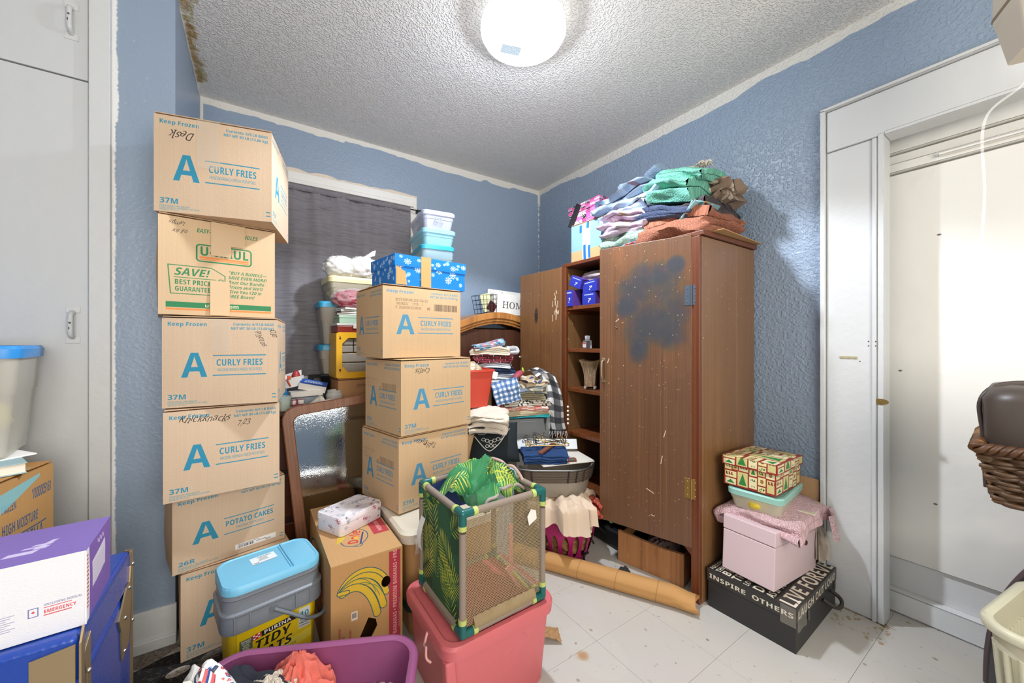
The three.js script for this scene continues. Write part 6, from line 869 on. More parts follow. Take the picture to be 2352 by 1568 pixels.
// ---------------------------------------------------------------- cloth prints
const pat = (draw, S = 192) => canv(S, S, (g, w, h) => draw(g, w, h, rng(7)), true);
const PT = {
  redPlaid: pat((g, w, h) => { g.fillStyle = '#7c2631'; g.fillRect(0, 0, w, h); g.fillStyle = 'rgba(40,18,24,0.6)'; for (const q of [0, 96]) { g.fillRect(q, 0, 40, h); g.fillRect(0, q, w, 40); } g.fillStyle = 'rgba(225,205,195,0.75)'; for (const q of [18, 114]) { g.fillRect(q, 0, 4, h); g.fillRect(0, q, w, 4); } }),
  gingham: pat((g, w, h) => { g.fillStyle = '#dfe6ee'; g.fillRect(0, 0, w, h); g.fillStyle = 'rgba(38,76,128,0.6)'; for (let q = 0; q < 4; q++) { g.fillRect(q * 48, 0, 24, h); g.fillRect(0, q * 48, w, 24); } }),
  buffalo: pat((g, w, h) => { g.fillStyle = '#d9d9d8'; g.fillRect(0, 0, w, h); g.fillStyle = 'rgba(28,29,34,0.62)'; g.fillRect(0, 0, w / 2, h); g.fillRect(0, 0, w, h / 2); }),
  leopard: pat((g, w, h, r) => { g.fillStyle = '#cfc8bb'; g.fillRect(0, 0, w, h); g.fillStyle = '#29282a'; for (let i = 0; i < 110; i++) { g.beginPath(); g.ellipse(r() * w, r() * h, 4 + r() * 8, 3 + r() * 4, r() * 3, 0, 7); g.fill(); } }),
  floral: pat((g, w, h, r) => { g.fillStyle = '#8fb0c4'; g.fillRect(0, 0, w, h); for (let i = 0; i < 60; i++) { g.fillStyle = ['#c8545a', '#e6dcd0', '#4f7f96', '#d98a86', '#35678c'][i % 5]; g.beginPath(); g.arc(r() * w, r() * h, 5 + r() * 12, 0, 7); g.fill(); } }),
  coralPlaid: pat((g, w, h) => { g.fillStyle = '#e0cfc3'; g.fillRect(0, 0, w, h); g.fillStyle = 'rgba(214,92,76,0.6)'; for (const q of [0, 96]) { g.fillRect(q, 0, 52, h); g.fillRect(0, q, w, 52); } }),
  nursery: (bg, cs) => pat((g, w, h, r) => { g.fillStyle = bg; g.fillRect(0, 0, w, h); for (let i = 0; i < 34; i++) { g.fillStyle = cs[i % cs.length]; g.beginPath(); g.ellipse(r() * w, r() * h, 6 + r() * 16, 5 + r() * 10, r() * 3, 0, 7); g.fill(); } }),
  paisley: pat((g, w, h, r) => { g.fillStyle = '#a8402e'; g.fillRect(0, 0, w, h); for (let i = 0; i < 90; i++) { g.fillStyle = ['#d9764f', '#5a1f26', '#3f8f95', '#e0b9a0'][i % 4]; g.fillRect(r() * w, r() * h, 3 + r() * 14, 2 + r() * 5); } }),
  stripe: pat((g, w, h) => { g.fillStyle = '#cfd2d6'; g.fillRect(0, 0, w, h); g.fillStyle = '#6a7078'; for (let q = 0; q < 12; q++) g.fillRect(0, q * 16, w, 5); }),
  camo: pat((g, w, h, r) => { g.fillStyle = '#8b8876'; g.fillRect(0, 0, w, h); for (let i = 0; i < 26; i++) { g.fillStyle = ['#5d5f58', '#b5aa94', '#6f7a86'][i % 3]; g.beginPath(); g.ellipse(r() * w, r() * h, 10 + r() * 26, 6 + r() * 14, r() * 3, 0, 7); g.fill(); } }),
};
const cotton = (c, map, s = 6) => M(map ? 0xffffff : c, 0.92, { ...(map ? { map: rep(map, s) } : {}), bumpMap: rep(weaveTex, 40), bumpScale: 0.0003, sheen: 0.2 });
const terry = (c, map, s = 5) => M(map ? 0xffffff : c, 1, { ...(map ? { map: rep(map, s) } : {}), bumpMap: rep(T.terry, 8), bumpScale: 0.0035 });
function cloth(name, label, category, [x, y, z], o, group) {
  const m = tag(mesh(name, foldGeo(o), o.mat), label, category, group); m.position.set(x, y, z); m.rotation.set(R(o.rx ?? 0), R(o.turn ?? 0), R(o.rz ?? 0), 'YXZ'); return m;
}
// ---------------------------------------------------------------- pine cabinet in the corner
{
  const t = thing('pine_cabinet', 'pine cabinet with an arched bonnet top in the corner', 'cabinet', [1.45, 0, -2.47]), hw = 0.44;
  const arch = (x) => 1.262 + 0.088 * Math.pow(Math.cos(Math.min(1, Math.abs(x) / 0.36) * Math.PI / 2), 1.1);
  mesh('back_panel', span(-hw + 0.02, hw - 0.02, 0.02, 1.25, -0.155, -0.14), wm.pinedark, t); for (const s of [-1, 1]) mesh('side', span(s > 0 ? hw - 0.02 : -hw, s > 0 ? hw : -hw + 0.02, 0, 1.255, -0.155, 0.14, 0.003), wm.pine, t);
  mesh('door_panel', span(-hw + 0.021, hw - 0.021, 0.06, 1.23, 0.1, 0.115), wm.pinedark, t);
  const band = (y0, y1, z0, z1) => { const a = [], b = []; for (let i = 0; i <= 40; i++) { const x = -hw - 0.012 + (2 * hw + 0.024) * i / 40; a.push([x, arch(x) + y1]); b.unshift([x, arch(x) + y0]); } return extrude([...a, ...b], z1 - z0, 0.003).translate(0, 0, z0); };
  mesh('bonnet', band(-0.04, 0, -0.15, 0.165), wm.pine, t); mesh('moulding', band(-0.06, -0.042, 0.11, 0.152), wm.pine, t); mesh('moulding', band(-0.078, -0.062, 0.11, 0.14), wm.pine, t);
  mesh('plinth', span(-hw, hw, 0, 0.06, 0.09, 0.13, 0.003), wm.pine, t);
}
{ // wire basket and HOME planter box on the cabinet
  const t = thing('wire_basket', 'black wire basket with papers on the pine cabinet', 'basket', [1.4, 1.348, -2.42], 8), b = []; t.rotation.z = R(6);
  for (let i = 0; i <= 5; i++) for (const s of [-1, 1]) { b.push(bar([-0.07 + i * 0.028, 0.002, s * 0.04], [-0.08 + i * 0.032, 0.135, s * 0.05], 0.0016, 6)); } for (let i = 0; i <= 4; i++) { const y = 0.004 + i * 0.0325, q = 0.07 + i * 0.0025, d = 0.04 + i * 0.0025; b.push(bar([-q, y, d], [q, y, d], 0.0016, 6), bar([-q, y, -d], [q, y, -d], 0.0016, 6), bar([-q, y, -d], [-q, y, d], 0.0016, 6), bar([q, y, -d], [q, y, d], 0.0016, 6)); }
  mesh('wire', merge(b), mt.blackMetal, t);
  tag(mesh('pale_paper', put(box(0.1, 0.13, 0.004, 0, 0, 0, 0), 1.405, 1.43, -2.415, -0.1, 0.2, 0.25), M(0xdcdcae, 0.7)), 'pale yellow papers standing in the wire basket', 'paper'); tag(mesh('dark_card', put(box(0.07, 0.07, 0.004, 0, 0, 0, 0), 1.44, 1.4, -2.4, -0.1, 0.1, -0.6), M(0x4a1f24, 0.6)), 'dark maroon card standing in the wire basket', 'card');
  const h = thing('home_sign', 'white planked sign box lettered HOME on the pine cabinet', 'sign', [1.628, 1.345, -2.44], -3); h.rotation.z = R(-3);
  const hm = M(0xffffff, 0.6, { map: canv(420, 200, (g, w, h) => { g.fillStyle = '#e4e1da'; g.fillRect(0, 0, w, h); const r = rng(2); for (let i = 0; i < 120; i++) { g.fillStyle = `rgba(160,150,135,${r() * 0.15})`; g.fillRect(r() * w, 0, 1 + r() * 2, h); } g.fillStyle = '#2f2d2b'; cond(g, 'HOME', 90, 140, 92, 1, { family: 'serif', weight: 'normal' }); }) }), wp = M(0xdedbd2, 0.6);
  mesh('front_board', unit(span(-0.17, 0.17, 0, 0.155, 0.03, 0.042, 0.002), 0.34, 0.155, -0.17), hm, h); mesh('back_board', span(-0.175, 0.16, 0, 0.192, -0.06, -0.05, 0.002), wp, h); mesh('side_board', merge([span(-0.17, -0.16, 0, 0.15, -0.049, 0.029), span(0.15, 0.16, 0, 0.15, -0.049, 0.029)]), wp, h); mesh('nail', merge([[-0.15, 0.17], [-0.05, 0.176], [-0.1, 0.16]].map(([x, y]) => put(flat(new THREE.SphereGeometry(0.003, 6, 5)), x, y, -0.049))), mt.steel, h);
}
// ---------------------------------------------------------------- clothes pile on a carton beside the cabinet
cardboardBox({ label: 'plain carton holding up the clothes pile by the cabinet', pos: [1.15, 0, -2.165], w: 0.22, h: 0.885, d: 0.22, turn: -22 });
{
  const g = 'folded clothes stacked beside the pine cabinet', T0 = -30; let y = 0.894;
  const add = (name, label, h, m, o = {}) => { cloth(name, label, 'clothing', [1.235 + (o.dx ?? 0), y, -2.07 + (o.dz ?? 0)], { w: 0.25, d: 0.22, h, layers: 3, amp: 0.009, turn: T0 + (o.t ?? 0), mat: m, seed: Math.round(y * 100), droop: 0.012, ...o }, g); y += h * 0.97; };
  add('grey_sweater', 'light grey sweater lowest in the pile by the cabinet', 0.055, cotton(0xa9b0b8, PT.stripe, 3), { w: 0.29, dx: 0.03, dz: 0.03 });
  add('jeans', 'folded dark navy jeans in the pile by the cabinet', 0.045, cotton(0x1f2f4d), { w: 0.27, t: 6 });
  add('striped_shirt', 'white and grey striped shirt folded above the jeans', 0.03, cotton(0xc9cacb, PT.stripe, 8), { t: -5, layers: 4 });
  add('plaid_shirt', 'red plaid shirt folded in the pile by the cabinet', 0.05, cotton(0, PT.redPlaid, 7), { t: 8, layers: 4 });
  add('cream_linen', 'cream linen folded near the top of the cabinet pile', 0.04, cotton(0xcfc3ae), { t: -4, layers: 4 });
  add('floral_cloth', 'blue floral cloth topmost on the pile by the cabinet', 0.032, cotton(0, PT.floral, 7), { w: 0.2, d: 0.18, rz: 9, t: 10, layers: 3, dx: -0.02 });
  cloth('denim_cuff', 'pale grey denim draped off the side of the cabinet pile', 'clothing', [1.34, 1.06, -2.0], { w: 0.09, d: 0.12, h: 0.05, layers: 2, amp: 0.01, turn: -30, mat: cotton(0xb9bcc0), seed: 3 }, g);
}
// ---------------------------------------------------------------- black drawer tower with clothes and scarf
{
  const t = thing('drawer_tower', 'black plastic drawer tower with clear drawers under the clothes', 'drawer unit', [1.39, 0, -1.945], -22), bk = M(0x17171a, 0.45), cl = M(0xaeb2b4, 0.15, { transparent: true, opacity: 0.55 });
  mesh('frame', merge([span(-0.16, -0.148, 0, 0.7, -0.12, 0.12, 0.002), span(0.148, 0.16, 0, 0.7, -0.12, 0.12, 0.002), span(-0.16, 0.16, 0.684, 0.7, -0.12, 0.125, 0.003), span(-0.147, 0.147, 0.0, 0.68, -0.12, -0.112), ...[0, 0.17, 0.34, 0.52].map((y) => span(-0.147, 0.147, y, y + 0.012, -0.111, 0.118))]), bk, t);
  for (const [a, b] of [[0.014, 0.165], [0.184, 0.335], [0.354, 0.515], [0.534, 0.68]]) { const d = mesh('drawer', span(-0.143, 0.143, a, b, -0.1, 0.124, 0.004), cl, t); mesh('grip', span(-0.05, 0.05, b - 0.02, b - 0.01, 0.1245, 0.132, 0.002), cl, d); }
}
{
  const g = 'folded clothes on the black drawer tower', T0 = -26; let y = 0.7025;
  const add = (name, label, h, m, o = {}) => { cloth(name, label, o.cat ?? 'clothing', [1.36 + (o.dx ?? 0), y, -1.9 + (o.dz ?? 0)], { w: 0.3, d: 0.23, h, layers: 3, amp: 0.009, turn: T0 + (o.t ?? 0), mat: m, seed: Math.round(y * 130), droop: 0.012, ...o }, g); y += h * 0.97; };
  add('teal_folder', 'bright teal folded cloth lowest on the drawer tower', 0.012, cotton(0x2fa7b2), { layers: 1, w: 0.31 });
  add('khaki_shirt', 'khaki shirt folded on the teal cloth', 0.026, cotton(0xb7a98a), { t: 7, dx: -0.01 });
  add('coral_plaid', 'coral and white plaid shirt folded on the drawer tower', 0.032, cotton(0, PT.coralPlaid, 6), { t: -6, layers: 4, w: 0.29 });
  add('leopard_top', 'black and cream spotted top folded on the drawer tower', 0.034, cotton(0, PT.leopard, 7), { t: 5, layers: 3, w: 0.28 });
  add('olive_trousers', 'olive khaki trousers folded above the spotted top', 0.038, cotton(0x8d8369), { t: -3, layers: 3, w: 0.27 });
  add('camo_shirt', 'muted patterned shirt bunched high on the drawer tower', 0.045, cotton(0, PT.camo, 4), { t: 12, layers: 3, amp: 0.02, w: 0.27 });
  add('beige_scarf', 'beige and maroon cloth bunched on top of the drawer tower', 0.04, cotton(0, PT.nursery('#bca88c', ['#7c3b45', '#3d4a6a', '#d8cbb2']), 4), { t: 22, layers: 2, amp: 0.022, w: 0.2, dx: 0.03 });
  const gh = tag(mesh('gingham_cloth', grid(20, 24, (u, v) => { const x = (u - 0.5) * 0.15, y2 = -v * 0.13; return [x + 0.01 * n3(u * 3, v * 3, 1), y2 + 0.05 * (v < 0.3 ? v / 0.3 : 1) * 0, 0.02 + 0.05 * smooth(0, 0.4, v) + 0.012 * Math.sin(u * 9 + v * 3), x, y2]; }, 0), cotton(0, PT.gingham, 9)), 'blue and white gingham cloth hanging from the drawer tower pile', 'clothing', g); gh.position.set(1.2, 0.92, -1.87); gh.rotation.y = R(-30); gh.rotation.z = R(14);
  const tg = tag(mesh('red_pouch', put(lumpGeo(0.045, 0.016, 0.022, 0.1, 2, 3, 1), 0, 0, 0), M(0x9a3d4b, 0.6)), 'small red pouch with a lime ring on the clothes', 'pouch'); tg.position.set(1.3, 0.945, -1.86); tg.rotation.set(0, R(20), R(24)); mesh('ring', put(flat(new THREE.TorusGeometry(0.012, 0.005, 8, 16)), 0.05, 0.004, 0.004, 0, 0.5), M(0x9cc23e, 0.5), tg);
  const wh = tag(mesh('price_ticket', put(box(0.03, 0.045, 0.001, 0, 0, 0, 0), 1.16, 0.945, -1.9, -0.3, -0.6, -0.35), M(0xe6dde4, 0.6)), 'white price ticket hanging among the clothes', 'ticket');
  // plaid scarf hanging over the right side with a pompom fringe
  const s = thing('plaid_scarf', 'black and white plaid scarf with fringe hanging over the pile', 'scarf', [1.475, 0.62, -1.76], -34);
  const path = (v) => { if (v < 0.3) { const q = v / 0.3; return [-0.13 + 0.1 * q, 0.325 + 0.022 * Math.sin(q * 3.1) + 0.0 * q, -0.03]; } const q = (v - 0.3) / 0.7; return [-0.03 + 0.07 * q + 0.012 * Math.sin(q * 5), 0.325 - 0.34 * q, 0.012 * Math.sin(q * 4)]; };
  mesh('cloth', grid(12, 46, (u, v) => { const p = path(v); return [p[0] + (u - 0.5) * 0.115 * (0.7 + 0.4 * v), p[1] + 0.02 * Math.sin(u * 4) * (1 - v), p[2] + 0.018 * Math.sin(u * 8 + v * 3) + 0.05 * (u - 0.5) * (1 - v), (u - 0.5) * 0.13, v * 0.6]; }, 0), cotton(0, PT.buffalo, 11), s);
  const fr = []; for (let i = 0; i < 12; i++) { const x = -0.015 + i * 0.0095, L = 0.02 + 0.012 * ((i * 7) % 3); fr.push(tube([[x, -0.014, 0.008], [x + 0.002, -0.014 - L / 2, 0.01], [x - 0.001, -0.014 - L, 0.008]], 0.0016, 5, 6)); } mesh('fringe', merge(fr), M(0xe0dedb, 0.9), s);
  mesh('pompom', merge([0, 1, 2, 3, 4].map((i) => put(lumpGeo(0.006, 0.006, 0.006, 0.2, 3, i, 1), 0.098, 0.03 + i * 0.025, 0.004))), M(0xe4e2df, 0.9), s);
}
// ---------------------------------------------------------------- light blue bin, pillow, folded canvas, orange bin
cardboardBox({ label: 'plain carton hidden behind the black pillow', pos: [0.985, 0, -1.925], w: 0.18, h: 0.77, d: 0.18, turn: 6 });
{
  const t = thing('storage_tote', 'light blue lidded tote under the black pillow', 'tote', [1.0, 0, -1.715]); mesh('body', loft([[0, 0.2, 0.18, 0.02], [0.45, 0.235, 0.215, 0.03]]), M(0xb9c6d2, 0.4), t); mesh('lid', loft([[0.445, 0.25, 0.23, 0.03], [0.475, 0.255, 0.235, 0.03], [0.484, 0.24, 0.22, 0.03]]), M(0xa9c3da, 0.4), t);
  const p = thing('throw_pillow', 'black velvet pillow with white embroidery on the light blue tote', 'pillow', [1.06, 0.49, -1.735], -28); p.rotation.x = R(-32);
  const cut = (sg) => grid(26, 26, (u, v) => { const x = (u - 0.5) * 2, y = (v - 0.5) * 2, k = Math.pow(Math.max(0, (1 - x * x) * (1 - y * y)), 0.42), e = 1 - 0.06 * (1 - Math.abs(x * y)); return [x * 0.135 * e, 0.115 + y * 0.112 * e, sg * 0.055 * k + 0.004 * n3(x * 3, y * 3, 1), u, v]; }, 60);
  const emb = canv(384, 384, (g, w, h) => { g.fillStyle = '#111a1d'; g.fillRect(0, 0, w, h); const r = rng(3); for (let i = 0; i < 900; i++) { g.fillStyle = `rgba(${60 + r() * 40},${80 + r() * 30},${90 + r() * 30},0.08)`; g.fillRect(r() * w, r() * h, 3, 8); } g.strokeStyle = '#e2ded6'; g.lineWidth = 6; g.lineCap = 'round'; g.beginPath(); for (let x = 20; x < 300; x += 4) { const y = 60 + 14 * Math.sin(x * 0.12); x === 20 ? g.moveTo(x, y) : g.lineTo(x, y); } g.stroke(); g.lineWidth = 7; g.beginPath(); g.moveTo(30, 150); g.quadraticCurveTo(120, 320, 160, 300); g.quadraticCurveTo(250, 240, 300, 90); g.stroke(); for (let i = 0; i < 5; i++) { g.lineWidth = 5; g.beginPath(); g.arc(100 + i * 30, 220 - Math.abs(i - 2) * 14, 15, 0, 7); g.stroke(); } for (let i = 0; i < 3; i++) { g.beginPath(); g.arc(130 + i * 30, 256, 13, 0, 7); g.stroke(); } for (let i = 0; i < 9; i++) { g.beginPath(); g.moveTo(232 + i * 8, 200 - i * 14); g.lineTo(254 + i * 8, 196 - i * 14); g.stroke(); } g.beginPath(); g.ellipse(90, 130, 30, 10, 0, 0, 7); g.ellipse(200, 120, 30, 10, -0.2, 0, 7); g.stroke(); });
  mesh('cover', merge([cut(-1)]), M(0x111a1d, 0.9), p); mesh('embroidered_face', cut(1), M(0xffffff, 0.85, { map: emb, sheen: 0.5, sheenColor: new THREE.Color(0x4a6468), bumpMap: rep(T.fine, 4), bumpScale: 0.001 }), p);
  const tas = []; for (let i = 0; i < 14; i++) tas.push(tube([[0, 0, 0], [0.004 * Math.cos(i), -0.02, 0.006 * Math.sin(i)], [0.012 * Math.cos(i * 2.1), -0.045, 0.012 * Math.sin(i * 2.1)]], 0.0025, 5, 6)); mesh('tassel', merge(tas).translate(-0.125, 0.02, 0.02), M(0xa9a6a2, 0.9), p);
  cloth('folded_canvas', 'off white canvas cloth folded and rolled at one end', 'cloth', [1.04, 0.672, -1.765], { w: 0.2, d: 0.16, h: 0.105, layers: 4, amp: 0.018, turn: -40, mat: cotton(0xd3c9b9), seed: 14, droop: 0.02 });
  cloth('dark_scarf', 'dark grey knitted scarf rolled beneath the canvas cloth', 'scarf', [0.97, 0.652, -1.82], { w: 0.13, d: 0.13, h: 0.06, layers: 2, amp: 0.012, turn: -30, mat: cotton(0x29282a), seed: 9 });
  const b = thing('orange_bin', 'orange red plastic bin with a foil bag in it', 'bin', [0.985, 0.79, -1.86], -8); mesh('body', loft([[0, 0.135, 0.15, 0.012], [0.19, 0.185, 0.2, 0.014], [0.192, 0.2, 0.215, 0.016], [0.203, 0.2, 0.215, 0.016], [0.203, 0.182, 0.197, 0.014], [0.01, 0.13, 0.145, 0.01]]), M(0xc94431, 0.42), b);
  tag(mesh('foil_bag', put(lumpGeo(0.06, 0.085, 0.065, 0.18, 2.5, 6, 3), 0.985, 0.93, -1.86), M(0xcbbb9c, 0.3, { metalness: 0.4 })), 'crumpled pale gold foil bag in the orange bin', 'bag');
}
// ---------------------------------------------------------------- magenta basket, blanket and oval tub
{
  const t = thing('round_basket', 'magenta round plastic basket with oval slots on the floor', 'basket', [1.385, 0, -1.545]), mg = M(0xa3185f, 0.4), R0 = (y) => 0.115 + 0.05 * Math.sin(Math.min(1, y / 0.2) * Math.PI / 2), parts = [];
  const wall = (y0, y1, a0, a1, n = 4) => grid(n, 3, (u, v) => { const a = a0 + (a1 - a0) * u, y = y0 + (y1 - y0) * v; return [Math.cos(a) * R0(y), y, Math.sin(a) * R0(y)]; }, 0);
  parts.push(wall(0.0, 0.045, 0, Math.PI * 2, 64), wall(0.165, 0.27, 0, Math.PI * 2, 64));
  for (let i = 0; i < 18; i++) { const a = i / 18 * Math.PI * 2; parts.push(grid(5, 10, (u, v) => { const y = 0.045 + 0.12 * v, w = 0.065 + 0.1 * Math.pow(Math.abs(v - 0.5) * 2, 3), b = a + (u - 0.5) * w * 2; return [Math.cos(b) * R0(y), y, Math.sin(b) * R0(y)]; }, 0)); }
  mesh('body', merge(parts), mg, t); mesh('rim', put(flat(new THREE.TorusGeometry(0.168, 0.008, 8, 48)).rotateX(Math.PI / 2), 0, 0.272, 0), mg, t); mesh('base', cyl(0.115, 0.115, 0.004, 0, 0.003, 0, 40), mg, t);
  tag(mesh('brown_paper', put(lumpGeo(0.11, 0.075, 0.11, 0.22, 2.6, 4, 3), 1.385, 0.1, -1.545), M(0x8f6a40, 0.9)), 'crumpled brown paper filling the magenta basket', 'paper');
  const bl = tag(mesh('beige_blanket', heapGeo({ rx: 0.255, rz: 0.225, h: 0.07, hang: 0.12, folds: 4, amp: 0.036, seed: 21, power: 2.4, edge: 0.3 }), cotton(0xd2bda6)), 'beige cotton blanket draped over the magenta basket', 'blanket'); bl.position.set(1.36, 0.274, -1.55); bl.rotation.y = R(60);
  cloth('paisley_cloth', 'rust and teal patterned cloth tucked under the beige blanket', 'cloth', [1.47, 0.245, -1.44], { w: 0.1, d: 0.12, h: 0.07, layers: 3, amp: 0.02, turn: -50, rz: -30, mat: cotton(0, PT.paisley, 8), seed: 6 });
  cloth('cream_strip', 'narrow cream cloth end hanging under the blanket', 'cloth', [1.4, 0.19, -1.4], { w: 0.07, d: 0.05, h: 0.03, layers: 2, amp: 0.01, turn: -50, rz: -35, mat: cotton(0xcfc8a8), seed: 7 });
}
{
  const t = thing('oval_tub', 'oval galvanized tub with a woven wire band holding cloths', 'tub', [1.335, 0.335, -1.612], -34), a = 0.235, b = 0.155, gal = M(0x9d968a, 0.5, { metalness: 0.35, bumpMap: rep(T.soft, 5), bumpScale: 0.002 }), wk = M(0x5b4a3b, 0.6);
  const oval = (s, y) => [y, a * 2 * s, b * 2 * s, b * s * 0.98];
  mesh('body', loft([oval(0.8, 0), oval(0.86, 0.01), oval(0.93, 0.085), oval(0.99, 0.15), oval(0.97, 0.15), oval(0.91, 0.085), oval(0.84, 0.012)], { k: 12, crease: 50 }), gal, t);
  const ringPts = (s, y) => { const p = []; const w = a * s, d = b * s, r = d * 0.98; for (let i = 0; i < 48; i++) { const c = Math.floor(i / 12), q = (i % 12) / 11, an = Math.PI / 2 * (c + q); p.push([(c === 0 || c === 3 ? 1 : -1) * (w - r) + r * Math.cos(an), y, (c < 2 ? 1 : -1) * (d - r) + r * Math.sin(an)]); } return p; };
  for (let i = 0; i < 6; i++) mesh('band_wire', tube(ringPts(0.955 + i * 0.012, 0.088 + i * 0.0125), i === 5 ? 0.006 : 0.0042, 6, 120, true), i === 5 ? mt.steel : wk, t);
  const tm = M(0x2e2622, 0.6); for (let i = 0; i < 22; i++) { const p0 = ringPts(0.965, 0.085), p1 = ringPts(1.03, 0.152), k = Math.round(i * 48 / 22) % 48; mesh('band_tie', bar(p0[k], p1[k], 0.0045, 6), tm, t); }
  mesh('handle', tube([[-a * 1.0, 0.15, 0.03], [-a * 1.12, 0.12, 0.045], [-a * 1.12, 0.09, 0.0], [-a * 1.1, 0.11, -0.04], [-a * 1.0, 0.15, -0.03]], 0.004, 6, 24), mt.steel, t);
}
{ // on the tub: paper sheets, sign, navy cloth, wire hangers
  const ps = tag(mesh('paper_sheets', put(merge([box(0.3, 0.003, 0.27, 0, 0, 0, 0), box(0.29, 0.002, 0.26, 0.006, 0.003, -0.006, 0)]), 0, 0, 0), M(0xffffff, 0.75, { map: canv(256, 256, (g, w, h) => { g.fillStyle = '#ddd7cb'; g.fillRect(0, 0, w, h); g.strokeStyle = 'rgba(120,110,95,0.5)'; for (let i = 0; i < 5; i++) { g.beginPath(); g.moveTo(0, 30 + i * 47); g.lineTo(w, 40 + i * 44); g.stroke(); } }, true) })), 'large off white paper sheets lying over the oval tub', 'paper'); ps.position.set(1.415, 0.4925, -1.625); ps.rotation.y = R(-16);
  cloth('navy_towel', 'folded navy cloth with a patterned hem on the oval tub', 'cloth', [1.31, 0.4985, -1.63], { w: 0.25, d: 0.18, h: 0.052, layers: 4, amp: 0.009, turn: -30, mat: cotton(0x1f3f6e), seed: 31, droop: 0.006 });
  cloth('beaded_mat', 'narrow orange and teal beaded mat under the navy cloth', 'mat', [1.36, 0.4965, -1.535], { w: 0.18, d: 0.03, h: 0.016, layers: 1, amp: 0.004, turn: -22, mat: cotton(0, PT.nursery('#7b4630', ['#d99a5a', '#2d6a7c', '#e2c9a6']), 9), seed: 2 });
  tag(mesh('brown_strap', put(box(0.2, 0.012, 0.026, 0, 0, 0, 0.003), 1.32, 0.559, -1.61, 0, 0.5), M(0x7a4a38, 0.6)), 'brown leather strip lying under the gold hangers', 'strap');
  const sg = thing('word_sign', 'long white wooden sign lettered about swearing behind navy cloth', 'sign', [1.405, 0.512, -1.735], -34); sg.rotation.x = R(-40);
  mesh('board', unit(span(-0.19, 0.19, 0, 0.062, -0.004, 0.004, 0.001), 0.38, 0.062, -0.19), M(0xffffff, 0.6, { map: canv(700, 114, (g, w, h) => { g.fillStyle = '#d9dbdc'; g.fillRect(0, 0, w, h); g.fillStyle = '#25242a'; cond(g, 'MAYBE  SWEARING', w / 2, 52, 50, 1.12, { align: 'center' }); cond(g, 'WILL  HELP', w * 0.62, 104, 48, 1.12, { align: 'center' }); }) }), sg);
  const curl = (x, y, s) => { const p = []; for (let i = 0; i <= 22; i++) { const a = i / 22 * 9, r = 0.005 + i / 22 * 0.014; p.push([x + s * r * Math.cos(a), y + r * Math.sin(a), 0]); } return p; };
  [['gold curled wire hanger lying on the navy cloth', [1.325, 0.572, -1.615], -30, M(0xc9a766, 0.3, { metalness: 0.9 })], ['second gold wire hanger crossed over the first on the navy cloth', [1.335, 0.582, -1.64], -8, M(0xb8975a, 0.3, { metalness: 0.9 })], ['dark bronze wire hanger tangled with the gold ones', [1.33, 0.59, -1.65], -50, M(0x4f4636, 0.4, { metalness: 0.8 })]].forEach(([l, p, tu, m], i) => { const t = thing('plate_hanger', l, 'hanger', p, tu, 'wire hangers on the navy cloth'); t.rotation.x = R(-58 + i * 12); mesh('wire', merge([bar([-0.1, 0, 0], [0.1, 0, 0], 0.0026, 8), tube(curl(-0.105, 0.006, -1), 0.0026, 6, 40), tube(curl(0.105, 0.006, 1), 0.0026, 6, 40), bar([-0.07, 0.045, 0.004], [0.085, 0.0, 0.004], 0.0022, 8), bar([-0.02, 0.0, 0.002], [-0.005, 0.05, 0.002], 0.0022, 8)]), m, t); mesh('hook', tube([[-0.06, 0, 0], [-0.066, 0.016, 0.01], [-0.056, 0.03, 0.014], [-0.045, 0.018, 0.01]], 0.002, 6, 16), mt.blackMetal, t); });
}
// ---------------------------------------------------------------- on the floor
{
  const t = thing('cardboard_tube', 'long brown cardboard tube lying on the floor', 'tube', [1.372, 0.043, -1.2], 0); const A = [-0.3, 0, -0.535], B = [0.168, 0, 0.305];
  const g = grid(28, 36, (u, v) => { const a = u * Math.PI * 2, e = smooth(0.9, 1, v), ry = 0.0425 * (1 - 0.25 * e), rx = 0.0425 * (1 + 0.12 * e), dx = B[0] - A[0], dz = B[2] - A[2], L = Math.hypot(dx, dz), nx = dz / L, nz = -dx / L, end = v > 0.99 ? 0.016 * Math.max(0, Math.sin(a * 2 + 1)) : 0; return [A[0] + dx * v + nx * rx * Math.cos(a) + dx / L * end, ry * Math.sin(a) - (0.0425 - ry), A[2] + dz * v + nz * rx * Math.cos(a) + dz / L * end, u * 0.27, v * L]; }, 60);
  mesh('wall', g, M(0xffffff, 0.75, { side: THREE.DoubleSide, map: canv(256, 512, (q, w, h) => { q.fillStyle = '#b98a52'; q.fillRect(0, 0, w, h); q.strokeStyle = 'rgba(110,72,36,0.35)'; q.lineWidth = 2; for (let i = -4; i < 10; i++) { q.beginPath(); q.moveTo(0, i * 90); q.lineTo(w, i * 90 + 60); q.stroke(); } }) }), t);
}
{ const o = tag(mesh('torn_packing_tape', grid(8, 6, (u, v) => [u * 0.085 + 0.004 * n3(u * 5, v * 5, 1), 0.022 - 0.02 * u + 0.012 * Math.abs(n3(u * 4, v * 4, 2)) + 0.006 * v, (v - 0.5) * 0.06 * (1 + 0.3 * u)], 40), M(0xa9855e, 0.35, { side: THREE.DoubleSide })), 'torn strip of brown packing tape curled on the floor', 'tape'); o.position.set(0.9, 0.002, -1.155); o.rotation.y = R(-30); }
tag(mesh('metal_bracket', merge([bar([1.38, 0.008, -1.385], [1.5, 0.008, -1.24], 0.006, 6), bar([1.38, 0.008, -1.385], [1.385, 0.055, -1.4], 0.006, 6), bar([1.385, 0.055, -1.4], [1.415, 0.06, -1.395], 0.006, 6)]), mt.blackMetal), 'bent black metal bracket lying behind the cardboard tube', 'bracket');
